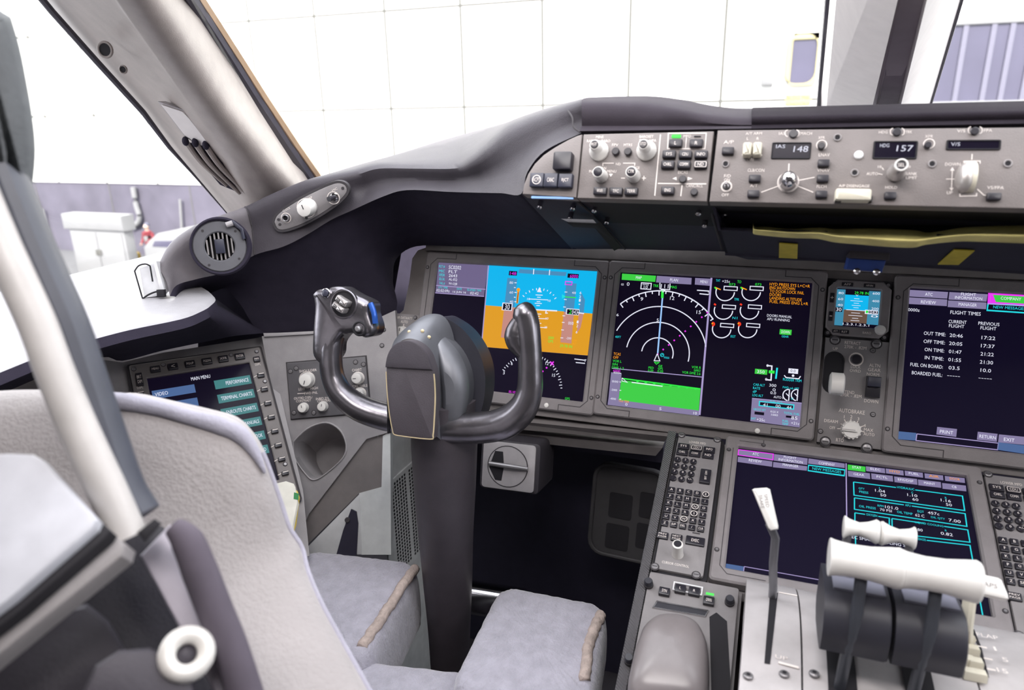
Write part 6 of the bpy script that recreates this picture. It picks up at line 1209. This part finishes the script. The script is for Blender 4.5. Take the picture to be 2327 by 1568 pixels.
# --- keypads either side of the lower display
NUM = [(1539.7, 1049), (1575.7, 1054), (1567.7, 1096), (1529.4, 1091.3)]; ALP = [(1526, 1111.5), (1604, 1123.4), (1592.5, 1201), (1510.3, 1187.7)]
def bil(q, s, r): return tuple(((1 - r) * ((1 - s) * q[0][i] + s * q[1][i]) + r * ((1 - s) * q[3][i] + s * q[2][i])) for i in (0, 1))
def keypad(du, label):
    f0 = FLd(.006); fr = Frame(f0.w(du, 0), FL.x, FL.y)
    class Sh(Frame):        # the same panel, moved du along the pedestal
        def L(s, px, py, n=0): return f0.L(px, py, n + .003)
    fr.__class__ = Sh
    t = thing('multifunction_keypad', label, 'keypad', fr.w(*f0.L(1560, 1150)), 'keypads beside the lower display')
    pts = [f0.L(*q) for q in ((1534, 990), (1642, 1003), (1594, 1314), (1476, 1291))]; x0, x1, y0, y1 = max(uL + .0085, pts[3][0] * .3 + pts[0][0] * .7), (pts[1][0] + pts[2][0]) / 2, (pts[2][1] + pts[3][1]) / 2, pts[0][1]
    mb = MB(BLACKM); mb.prism(fr, rr(x0 - .003, x1 + .005, y0 - .004, y1 + .003, .004), -.008, -.002); obj('tray', mb, t)
    mb = MB(GREY); mb.prism(fr, rr(x0, x1, y0, y1, .004, 4), -.002, .003, .001); obj('faceplate', mb, t); fr.o = fr.o + fr.n * .003
    def k(px, py, w, h, s, **kw): return key(fr, t, px, py, w, h, s, kw.pop('th', .0035), **kw)
    for px, py, s in ((1553.4, 1012.8, 'SYS'), (1582.8, 1017, 'CDU'), (1612, 1020.8, 'INFO'), (1550, 1026.6, 'CHKL'), (1578.7, 1030, 'COMM'), (1609, 1034, 'ND')): k(px, py, 26, 12, s, hh=.4, ringed=(s == 'CDU'), tw=.55)
    for j in range(4):
        for i in range(3):
            px, py = bil(NUM, i / 2, j / 3); u, v = f0.L(px, py); r = .0049; s = '123456789.0'[j * 3 + i] if j * 3 + i < 11 else '+/-'; mb = MB(BLACK); mb.lathe(fr, u, v, [(r, 0), (r, .003), (r * .8, .004)], 16); mb.use(INK).text(fr, u, v, s, .0035 if s != '.' else .0012, .0043, w=.006 if len(s) > 1 else None); obj('key', mb, t)
    rows = ['ABCDE', 'FGHIJ', 'KLMNO', 'PQRST', 'UVWXY', ['Z', 'SP', 'DEL', '/', 'CLR']]
    for j in range(6):
        for i in range(5):
            px, py = bil(ALP, i / 4, j / 5); s = rows[j][i]; o_ = k(px, py, 15.5, 11.5, s, name='key', hh=.42, tw=.7)
            if s in 'ENSW': u, v = fr.L(px, py, .0035); m2 = MB(INK); m2.ring(fr, circle(u, v, .0048, 20), circle(u, v, .0039, 20), .0036, .0039); obj('ring_mark', m2, o_)
    k(1505.7, 1215.2, 26, 15, 'PREV', two='PAGE'); k(1537.4, 1220.5, 26, 15, 'NEXT', two='PAGE'); k(1579.8, 1228, 43, 19, 'EXEC', tw=.4, hh=.36)
    o_ = k(1602.8, 1080.5, 24, 31, None, name='rocker_key', th=.005); u, v = fr.L(1604, 1080, .005); m2 = MB(INK); m2.text(fr, u, v, 'BRT  DIM', .003, .0052, w=.016, rot=R(90)); obj('legend', m2, o_)
    mb = MB(INK); words(fr, mb, [(1585, 1006.5, 'LOWER MFD', 5, 38), (1535, 1282.5, 'CURSOR CONTROL', 5.5, 62)]); mb.use(GROOVE); u, v = f0.L(1582, 1215); mb.box(fr, u - .005, u + .005, v - .0008, v + .0008, 0, .0006); obj('lettering', mb, t)
    u, v = f0.L(1540, 1263); r = .0075; mb = MB(WHITE); mb.lathe(fr, u, v, [(r * 1.05, 0), (r, .003), (r * .92, .02), (r * .95, .024), (r * .7, .025)], 22); mb.use(BLACK).lathe(fr, u, v, [(r * .68, .022), (r * .68, .0255)], 18); obj('cursor_knob', mb, t, label='white knob with dark hollow top')
    for px, py in ((1549, 989), (1630, 999.5), (1488, 1288), (1582, 1307)): m2 = MB(); screw(fr, m2, px, py, .0045, 0); obj('screw', m2, t)
    return x0
x0k = keypad(0, 'left keypad of black number and letter keys beside the lower display'); keypad(FLd(.006).L(2236, 1082)[0] - x0k, 'keypad cut by the picture edge beside the lower display')

# --- cursor control unit with palm rest
FCU = FLd(.004)
t = thing('cursor_control_unit', 'grey palm rest unit with four small keys below the keypad', 'control unit', FCU.P(1530, 1440))
a, b = FCU.L(1470, 1306), FCU.L(1680, 1420); xa, xb = uL + .0045, FCU.L(1672, 1420)[0]; va = FCU.L(1540, 1312)[1]
mb = MB(GREY); mb.prism(FCU, rr(xa, xb, -.60, va, .003), -.008, .002, .001); obj('faceplate', mb, t)
FC2 = Frame(FCU.w(0, 0, .002), FL.x, FL.y)
key(FC2, t, 1509.7, 1342, 25, 17, 'SYN', .006, tw=.45); key(FC2, t, 1546, 1336, 25, 18, 'L', .006, hh=.3); key(FC2, t, 1577.7, 1342, 26, 18, 'R', .006, hh=.3); o_ = key(FC2, t, 1610.6, 1363, 25, 18, 'OWN', .006, tw=.5)
u, v = FC2.L(1613, 1357); mb = MB(GREEN_LED); mb.box(FC2, u - .005, u + .005, v - .0008, v + .0022, .006, .0068, .0002); obj('lamp', mb, o_, label='lit green lamp')
mb = MB(PALEI); c = [FC2.L(*q) for q in ((1531, 1323), (1598, 1335), (1596, 1356), (1528, 1342))]; mb.ring(FC2, [(c[0][0], c[0][1]), (c[1][0], c[0][1]), (c[1][0], c[2][1]), (c[0][0], c[2][1])], [(c[0][0] + .002, c[0][1] - .002), (c[1][0] - .002, c[0][1] - .002), (c[1][0] - .002, c[2][1] + .002), (c[0][0] + .002, c[2][1] + .002)], 0, .003, .0005); obj('key_frame', mb, t, label='white frame around two keys')
mb = MB(CHROME); c = [FC2.L(*q) for q in ((1492, 1366), (1611, 1388), (1603, 1403), (1482, 1382))]; mb.ring(FC2, c, inset(c, .0015), 0, .0025, .0005); mb.use(mat('dark glossy strip', (.06, .06, .07), .08)).flat(FC2, inset(c, .0015), .0008); obj('touch_strip', mb, t)
dome = [(1470, 1430), (1492, 1414), (1522, 1409), (1556, 1414), (1583, 1428), (1598, 1450), (1608, 1480), (1612, 1545), (1600, 1620), (1520, 1620), (1430, 1600), (1437, 1510), (1450, 1470), (1459, 1445)]
dp = [V(FC2.L(*q)) for q in dome]; dp = smooth_path(dp + [dp[0]], 4)[:-1]; dc = V((sum(q.x for q in dp) / len(dp), sum(q.y for q in dp) / len(dp)))
mb = MB(mat('satin taupe palm rest', (.25, .225, .23), .28)); lay = []
for s_, n_ in ((1.0, 0), (.985, .011), (.95, .02), (.86, .027), (.7, .031), (.4, .034), (.1, .035)): lay.append([FC2.w(*(dc + (q - dc) * s_ + V((0, .0))), n_) for q in dp])
mb.grid(lay, closed=True); mb.add(lay[-1], [tuple(range(len(dp)))]); obj('palm_rest', mb, t, sharp=0)
mb = MB(BLACKM); c = [FC2.L(*q) for q in ((1612, 1402), (1628, 1392), (1652, 1412), (1660, 1545), (1655, 1640), (1618, 1640))]; mb.flat(FC2, c, .0004); obj('recess', mb, t)
for px, py in ((1474, 1324), (1430, 1497), (1658, 1364)): u, v = FC2.L(px, py + 6); mb = MB(GROOVE); mb.lathe(FC2, u, v, [(.0062, 0), (.0062, .004)], 16); mb.use(LEVG).lathe(FC2, u, v, [(.0055, .002), (.0055, .010), (.0045, .012)], 16); obj('corner_bolt', mb, t)

# ------------------------------------------------------------------ throttle quadrant
PROF = [(-.352, .625), (-.372, .645), (-.40, .664), (-.44, .681), (-.49, .692), (-.55, .692), (-.62, .68), (-.72, .65), (-.85, .60)]
pf = smooth_path([V(q) for q in PROF], 4)
def quad_z(y):
    for a, b in zip(pf, pf[1:]):
        if b.x <= y <= a.x: return a.y + (b.y - a.y) * (y - a.x) / (b.x - a.x)
    return pf[-1].y
def onq(px, py, off=0):          # sight line meets the curved quadrant top
    r = ray(px, py); lo, hi = .45, 1.1
    for _ in range(40):
        m = (lo + hi) / 2; p = CAM + r * m
        if p.z > quad_z(min(-.352, max(-.85, p.y))) + off: lo = m
        else: hi = m
    return CAM + r * lo
t = thing('throttle_quadrant', 'silver grey curved lever housing behind the lower display', 'quadrant', (0, -.55, .45))
xq0, xq1 = onq(1692, 1400).x, .2
def arcband(mb, x0, x1, off=0, y0=-.352, y1=-.85, skirt=True):
    ys = [q for q in pf if y1 - 1e-6 <= q.x <= y0 + 1e-6]; rows = [[V((x0, q.x, q.y + off)) for q in ys], [V((x1, q.x, q.y + off)) for q in ys]]
    if skirt: rows = [[q - V((0, 0, .06)) for q in rows[0]]] + rows + [[q - V((0, 0, .06)) for q in rows[1]]]
    mb.grid(rows)
xs_ = onq(1820, 1420).x
mb = MB(PEDG); arcband(mb, xq0, xs_ - .001); obj('speed_brake_housing', mb, t, sharp=50)
mb = MB(PEDG); arcband(mb, xs_ + .001, .085, -.001); obj('lever_housing', mb, t, sharp=50)
mb = MB(PEDG); arcband(mb, .088, xq1 + .02, -.004); obj('flap_housing', mb, t, sharp=50)
mb = MB(BLACKM); mb.grid([[onq(1750, 1345, .0008), onq(1768, 1347, .0008)]] + [[onq(1750 - k * 2.2, 1345 + k * 27, .0008), onq(1768 - k * 3, 1347 + k * 27, .0008)] for k in range(1, 7)]); obj('slot', mb, t)
mb = MB(BLACKM); a0, a1 = onq(1885, 1470).x, 0
for x0, x1 in ((-.048, -.022), (.02, .046)): mb.grid([[V((x0, q.x, q.y + .0006)), V((x1, q.x, q.y + .0006))] for q in pf if -.8 < q.x < -.40])
obj('lever_slot', mb, t)
mb = MB(INK)
def qtext(px, py, s_, h, w):
    p = onq(px, py, .001); f = Frame(p, (1, 0, 0), (0, 1, -.1)); mb.text(f, 0, 0, s_, h, 0, w=w)
qtext(1776, 1494, 'UP', .006, .012); a, b = onq(1769, 1503, .001), onq(1815, 1515, .001); mb.slab([a, b, b + V((0, -.003, 0)), a + V((0, -.003, 0))], (0, 0, .0003))
a, b = onq(1770, 1345, .001), onq(1812, 1353, .001); mb.slab([a, b, b + V((0, -.0015, 0)), a + V((0, -.0015, 0))], (0, 0, .0003))
for px, py, s_, w_ in ((2243, 1445, 'FLAP', .02), (2261, 1474, '1', .002), (2284, 1499, '5', .005), (2278, 1524, '15', .009)): qtext(px, py, s_, .007, w_)
for px, py in ((2232, 1467), (2245, 1494), (2252, 1518)): a, b = onq(px - 10, py, .001), onq(px + 10, py + 4, .001); mb.slab([a, b, b + V((0, -.002, 0)), a + V((0, -.002, 0))], (0, 0, .0003))
obj('lettering', mb, t)
for px, py in ((1850, 1533), (1700, 1538), (1782, 1534)): p = onq(px, py, .0); f = Frame(p, (1, 0, 0), (0, 1, -.1)); mb = MB(STEEL); mb.lathe(f, 0, 0, [(.005, 0), (.005, .002), (.004, .003)], 14); mb.use(BLACKM).lathe(f, 0, 0, [(.002, .003), (.002, .0033)], 10); obj('screw', mb, t)
mb = MB(IVORY); x = onq(2200, 1440).x
for k, (px, py) in enumerate(((2188, 1478), (2208, 1482), (2196, 1506), (2216, 1512), (2204, 1536), (2224, 1540))): p = onq(px, py, .001); f = Frame(p, (1, 0, 0), (0, 1, -.15)); mb.box(f, -.006, .006, -.005, .005, -.002, .007, .0015)
mb.tube([onq(2190, 1440, .006), onq(2205, 1455, .006)], .006, 8); obj('flap_gate', mb, t, label='ivory stepped gate blocks')
mb = MB(BLACKM); p = [onq(2205, 1430, .001), onq(2222, 1470, .001), onq(2240, 1540, .001), onq(2248, 1540, .001), onq(2230, 1470, .001), onq(2214, 1430, .001)]; mb.add(p, [tuple(range(6))]); obj('flap_slot', mb, t)
# --- speed brake lever
ps = onq(1757, 1350)
t = thing('speed_brake_lever', 'bent grey lever with a white paddle grip standing before the dark screen', 'lever', ps)
xk = ps.x; dS = .79
def sb(px, py, d=dS): return at(px, py, d=d)
mb = MB(LEVS); mb.tube([ps + V((0, .0, -.02)), sb(1757, 1335, .80), sb(1757, 1280, .79), sb(1762, 1222, .775), sb(1755, 1205, .772), sb(1748, 1190, .77)], [.0045] * 6, 8, [.0035] * 6, ref=(0, 1, 0)); obj('shaft', mb, t)
fh = axis_frame(sb(1740, 1160, .765), CAM - sb(1740, 1160, .765)); 
mb = MB(WHITE); c = [fh.L(*q) for q in ((1709, 1113), (1714, 1110), (1742, 1108), (1750, 1112), (1753, 1125), (1769, 1195), (1768, 1203), (1752, 1206), (1745, 1200))]; mb.prism(fh, c, -.012, .003, .003); g_ = obj('grip', mb, t, label='white wedge-shaped paddle grip', sharp=35)
mb = MB(INKD); 
for s_, px, py in (('SPEED', 1742, 1138), ('BRAKE', 1731, 1140)): u, v = fh.L(px, py); mb.text(fh, u, v, s_, .0035, .0033, w=.014, rot=R(-74))
obj('lettering', mb, g_)
# --- thrust levers
def hcurve(cx, s, d0=.652):
    pass
HND = [(-.0308, .0175, 0), (-.030, .0187, 0), (-.025, .0172, 0), (-.012, .0157, 0), (.004, .0162, 0), (.02, .0188, 0), (.0275, .0198, 0), (.0305, .018, 0)]
def thrust(px, py, flip, label, rpx):
    c = at(1966, 1279, d=.655); c.x = at(px, py, y=c.y).x; t = thing('thrust_lever', label, 'lever', V((c.x, c.y, quad_z(c.y))), 'thrust levers')
    pr = HND if not flip else HND
    mb = MB(WHITE); pts = [c + V((x, dy, 0)) for x, r, dy in pr]; p = smooth_path(pts, 3); mb.tube(p, lerp_list([r * .94 for _, r, _ in pr], len(p)), 24, ref=(0, 0, 1)); h_ = obj('handle', mb, t, sharp=45, label='white waisted handle')
    # slate lever body: a drum sector with a lighter pad on top
    x0, x1 = c.x - .0305, c.x + .0275; A0 = c + V((0, .055, -.015))
    prof = [(.055, -.044), (.030, -.039), (.004, -.037), (-.008, -.04), (-.018, -.049), (-.025, -.064), (-.024, -.08), (-.018, -.09), (.035, -.098), (.055, -.085)]
    fx = Frame(V((x0, c.y, c.z)), (0, 1, 0), (0, 0, 1)); mb = MB(LEVG); mb.prism(Frame(V((x0, c.y, c.z)), (0, 1, 0), (0, 0, 1)), [tuple(q) for q in smooth_path([V(q) for q in prof], 2)], 0, x1 - x0, .004); b_ = obj('lever_body', mb, t, sharp=40)
    mb = MB(mat('slate pad', (.2, .2, .25), .6) if 'slate pad' not in bpy.data.materials else bpy.data.materials['slate pad']); mb.slab([V((x0 + .008, c.y + .046, c.z - .0425)), V((x1 - .005, c.y + .046, c.z - .0425)), V((x1 - .005, c.y + .004, c.z - .037)), V((x0 + .008, c.y + .004, c.z - .037))], (0, 0, .0025)); obj('top_pad', mb, b_)
    xa = c.x - .002; mb = MB(LEVK); mb.tube([V((xa, c.y, c.z)), V((xa, c.y - .006, c.z - .022)), V((xa - .001, c.y - .016, c.z - .045)), V((xa - .003, c.y - .022, c.z - .065)), V((xa - .005, c.y - .02, c.z - .09)), V((xa - .006, c.y - .016, c.z - .15))], .0055, 10, .0045, ref=(0, 1, 0)); obj('arm', mb, t)
    # reverse lever ahead of the handle
    rc = at(*rpx, d=.735); s = -1 if flip == 0 else 1
    mb = MB(WHITE); q = [(-.0168, .0105), (-.0155, .0118), (-.011, .009), (-.002, .0068), (.006, .0088), (.0135, .0125), (.0162, .0112)]
    if s > 0: q = [(-x, r) for x, r in reversed(q)]
    p = smooth_path([rc + V((x, 0, 0)) for x, r in q], 3); mb.tube(p, lerp_list([r for _, r in q], len(p)), 20, ref=(0, 0, 1)); g_ = obj('reverse_lever', mb, t, sharp=45, label='small white waisted reverse handle')
    xr = rc.x + s * .0125; mb = MB(LEVS); mb.tube([V((xr, rc.y, rc.z)), V((xr, rc.y - .008, rc.z - .03)), V((xr, c.y + .03, c.z - .03))], .0042, 8, .007, ref=(0, 1, 0)); obj('reverse_arm', mb, g_)
thrust(1966, 1279, 0, 'thrust lever with white handle nearest the speed brake lever', (1957, 1203)); thrust(2136, 1308, 1, 'thrust lever with white handle beside the flap paddle', (2038, 1217))
# --- flap lever
pf0 = onq(2205, 1440)
t = thing('flap_lever', 'ivory lever with a white flag-shaped paddle beside the thrust levers', 'lever', pf0)
mb = MB(IVORY); a = at(2203, 1365, d=.70); mb.tube([at(2206, 1345, d=.70), a, at(2196, 1420, d=.70), pf0 + V((0, 0, -.02))], .006, 10, .0075, ref=(0, 1, 0)); obj('shaft', mb, t)
ff = axis_frame(at(2250, 1335, d=.69), V((-.1, -.75, .65))); mb = MB(WHITE); c = [ff.L(*q) for q in ((2190, 1306), (2222, 1303), (2268, 1313), (2276, 1318), (2291, 1352), (2292, 1362), (2284, 1363), (2222, 1349), (2190, 1347))]; mb.prism(ff, c, -.010, .003, .003); g_ = obj('paddle', mb, t, label='white flag-shaped paddle'); mb = MB(INKD); u, v = ff.L(2240, 1328); mb.text(ff, u, v, 'FLAPS', .004, .0033, w=.018); obj('lettering', mb, g_)
# ------------------------------------------------------------------ pilot seat seen from behind
FLC = mat('oatmeal seat back cloth', (.35, .325, .325), .95, var=.16, vscale=7, bump=.6, bscale=260, sheen=.3)
FLEECE = mat('grey blue sheepskin', (.42, .41, .48), .98, var=.12, vscale=60, bump=1., bscale=230, sheen=.6)
TRIM = mat('lavender seat piping', (.36, .35, .42), .9, bump=.5, bscale=300, sheen=.3)
SHELL = mat('dark seat shell', (.02, .018, .026), .5, bump=.2, bscale=500)
BOLST = mat('purple grey bolster cloth', (.1, .085, .11), .9)
SHELLG = mat('purple grey seat shell', (.045, .04, .052), .6, bump=.2, bscale=400)
t = thing('pilot_seat', 'grey sheepskin pilot seat seen from behind with its post and armrest', 'seat', (-.6, -.55, 0))
E0 = [(-260, 1000), (-120, 905), (0, 888), (120, 886), (250, 895), (310, 893), (400, 912), (480, 930), (540, 948), (578, 985), (600, 1022), (620, 1072), (640, 1130), (662, 1195), (690, 1240), (704, 1295), (735, 1368), (785, 1460), (835, 1550), (880, 1640), (930, 1780)]
E1 = smooth_path([V(q) for q in E0], 4); A_ = V((240, 1640))
def er(sc, d):
    out = []
    for k, q in enumerate(E1):
        p = A_ + (q - A_) * sc; dd = d - .10 * max(0, (p.y - 1250) / 500); out.append(at(p.x, p.y, d=dd))
    return out
mb = MB(FLC); rows = [er(.90, .80), er(.965, .76), er(.995, .715), er(1.0, .69), er(.992, .668), er(.97, .652), er(.92, .642), er(.8, .632), er(.6, .622), er(.35, .615), er(.05, .61)]
mb.grid(rows); obj('backrest', mb, t, sharp=0)
mb = MB(TRIM); k0 = 10 * 4; p = er(.990, .664)[k0:]; mb.tube(p, .0025, 8); obj('piping', mb, t)
mb = MB(TRIM); p = smooth_path([at(x, y, d=.648) for x, y in ((120, 905), (210, 906), (290, 914), (370, 930), (440, 950), (505, 968), (548, 990), (580, 1030), (602, 1075))], 5); mb.tube(p, lerp_list([.005, .007, .008, .007, .0075, .009, .008, .005, .001], len(p)), 12); obj('cover_roll', mb, t, sharp=0, label='lavender rolled cover edge')
# sheepskin thigh pads and cushion
def pad(name, quad, z0, z1, n=14, jit=.0013):
    q = [at(x, y, z=z1) for x, y in quad]; o_ = rr(-1, 1, -1, 1, .28, n); o2 = []
    for i, p in enumerate(o_):          # even spacing along the straight sides too
        a, b = V(p), V(o_[(i + 1) % len(o_)]); k = max(1, int((b - a).length / .06)); o2 += [a + (b - a) * j / k for j in range(k)]
    lay = []
    for sc, z in ((.86, 0), (.97, .06), (1, .2), (1, .62), (.993, .76), (.975, .87), (.94, .945), (.89, .985), (.82, 1.0), (.72, 1.01), (.6, 1.02), (.45, 1.03), (.3, 1.035), (.15, 1.04), (.03, 1.04)):
        ring = []
        for p in o2:
            s, r = (p.x * sc + 1) / 2, (p.y * sc + 1) / 2; b = (q[0] * (1 - s) + q[1] * s) * r + (q[3] * (1 - s) + q[2] * s) * (1 - r)
            ring.append(V((b.x, b.y, z0 + (z1 - z0) * z)) + V((random.uniform(-1, 1), random.uniform(-1, 1), random.uniform(-1, 1))) * jit * min(1, sc * 1.2))
        lay.append(ring)
    mb = MB(FLEECE); mb.grid(lay, closed=True); mb.add(lay[-1], [tuple(range(len(o2)))]); mb.add(lay[0], [tuple(reversed(range(len(o2))))]); return obj(name, mb, t, sharp=0, sub=1)
SEAM = mat('tan fleece seam', (.52, .43, .39), .98, var=.2, vscale=80, bump=1., bscale=250)
def seam(pts, par, z):
    mb = MB(SEAM); p = smooth_path([at(x, y, z=z) for x, y in pts], 8); p = [q + V((random.uniform(-1, 1), random.uniform(-1, 1), random.uniform(-1, 1))) * .0012 for q in p]; mb.tube(p, .008, 10); obj('seam', mb, par, sharp=0)
a_ = pad('thigh_pad', ((690, 1238), (962, 1268), (835, 1505), (520, 1440)), .37, .50); seam(((944, 1290), (905, 1345), (868, 1405), (822, 1470)), a_, .498)
a_ = pad('thigh_pad', ((1135, 1318), (1385, 1365), (1345, 1640), (1010, 1560)), .40, .51); seam(((1366, 1395), (1350, 1430), (1336, 1480), (1328, 1545)), a_, .509)
pad('seat_cushion', ((640, 1465), (1120, 1520), (1120, 1900), (500, 1900)), .36, .475)
mb = MB(SHELL); mb.box(WORLD, -.86, -.34, -.78, -.38, .14, .365, .02); mb.box(WORLD, -.72, -.48, -.72, -.4, 0, .14); obj('seat_base', mb, t)
# stowed armrest post and its dark rail, headrest wing
P0 = [(300, 1222), (250, 1110), (190, 980), (136, 850), (95, 740), (50, 640), (5, 540), (-60, 380), (-130, 180)]
mb = MB(mat('satin post paint', (.52, .5, .49), .4)); p = [at(x - 8, y, d=.455) for x, y in P0]; p = smooth_path(p, 4); mb.tube(p, .0115, 20); obj('post', mb, t)
mb = MB(mat('slate post rail', (.06, .065, .085), .5)); ps_ = [at(x + dx, y, d=.475) for (x, y), dx in zip([(315, 1175)] + P0[1:], (4, 30, 44, 54, 58, 60, 62, 64, 66))]; ps_ = smooth_path(ps_, 4); mb.tube(ps_, .0135, 14, .018, ref=tuple(ray(150, 800).normalized())); obj('post_rail', mb, t, label='dark slate rail along the post')
mb = MB(mat('slate headrest', (.13, .14, .15), .85, bump=.4, bscale=300)); hs = [(26, 40), (46, 110), (62, 190), (75, 270), (81, 340), (76, 410), (66, 462), (52, 490), (20, 480), (-60, 430), (-160, 330), (-200, 200), (-150, 60), (-60, 0)]
fh_ = axis_frame(at(0, 270, d=.47), CAM - at(0, 270, d=.47)); hp_ = [tuple(q) for q in smooth_path([V(fh_.L(*q)) for q in hs + [hs[0]]], 4)[:-1]]; mb.prism(fh_, hp_, -.05, .02, .016); obj('headrest', mb, t, sharp=0)
mb = MB(mat('pale lilac lid', (.52, .53, .58), .5)); fa = axis_frame(at(110, 1180, d=.43), V((.15, -.55, .8))); c = [fa.L(*q) for q in ((-160, 1045), (20, 1030), (75, 1032), (100, 1046), (222, 1182), (214, 1200), (26, 1362), (-160, 1500))]; mb.prism(fa, c, -.006, .002, .003); obj('armrest_lid', mb, t, label='white smooth armrest lid')
mb = MB(BLACKM); c = [fa.L(*q) for q in ((-160, 1070), (90, 1060), (236, 1196), (226, 1212), (26, 1382), (-160, 1520))]; mb.prism(fa, c, -.016, -.0065, .001); mb.use(GREY); c = [fa.L(*q) for q in ((-160, 1090), (100, 1080), (252, 1214), (244, 1240), (26, 1412), (-160, 1560))]; mb.prism(fa, c, -.03, -.0165, .003); obj('armrest_frame', mb, t)
# shell parts below
def plate3(name, pts, d, th, m, bev=.004, label=None, tilt=(0, 0, 0)):
    cx, cy = sum(q[0] for q in pts) / len(pts), sum(q[1] for q in pts) / len(pts); o = at(cx, cy, d=d); f = axis_frame(o, (CAM - o).normalized() + V(tilt)); mb = MB(m); mb.prism(f, [f.L(*q) for q in pts], -th, 0, bev); return obj(name, mb, t, label=label, sharp=35)
plate3('back_shell', [(-120, 1440), (60, 1395), (240, 1225), (300, 1190), (372, 1195), (420, 1280), (500, 1440), (560, 1640), (-120, 1700)], .50, .05, SHELL)
plate3('side_panel', [(318, 1262), (384, 1192), (412, 1196), (440, 1240), (470, 1320), (520, 1440), (560, 1600), (500, 1600)], .475, .02, mat('lilac grey seat panel', (.5, .47, .54), .6), label='lilac grey wedge panel')
mb = MB(BOLST); p = smooth_path([at(x, y, d=.462) for x, y in ((392, 1196), (425, 1228), (455, 1300), (490, 1390), (530, 1490), (575, 1640))], 4); mb.tube(p, lerp_list([.006, .010, .011, .011, .011, .012], len(p)), 14); obj('side_bolster', mb, t, sharp=0)
plate3('lower_cover', [(-120, 1480), (30, 1430), (110, 1390), (200, 1370), (250, 1410), (290, 1480), (330, 1640), (-120, 1700)], .455, .03, SHELLG, .01)
plate3('latch_bar', [(312, 1210), (352, 1178), (368, 1190), (330, 1232)], .45, .012, BLACKM, .002)
pk_ = at(425, 1485, d=.44); fk_ = axis_frame(pk_, CAM - pk_ + V((.1, 0, .15))); mb = MB(WHITE); r = .0165; mb.ring(fk_, circle(0, 0, r, 28, r), circle(0, 0, r * .38, 28), -.012, .004, .004); mb.use(SHELLG).lathe(fk_, 0, 0, [(r * .4, -.01), (r * .36, -.003)], 20); obj('recline_knob', mb, t, label='white ring-shaped recline knob', sharp=0)
plate3('knob_guard', [(180, 1640), (188, 1570), (215, 1512), (270, 1477), (340, 1472), (400, 1497), (440, 1545), (458, 1640)], .425, .012, SHELLG, .006)
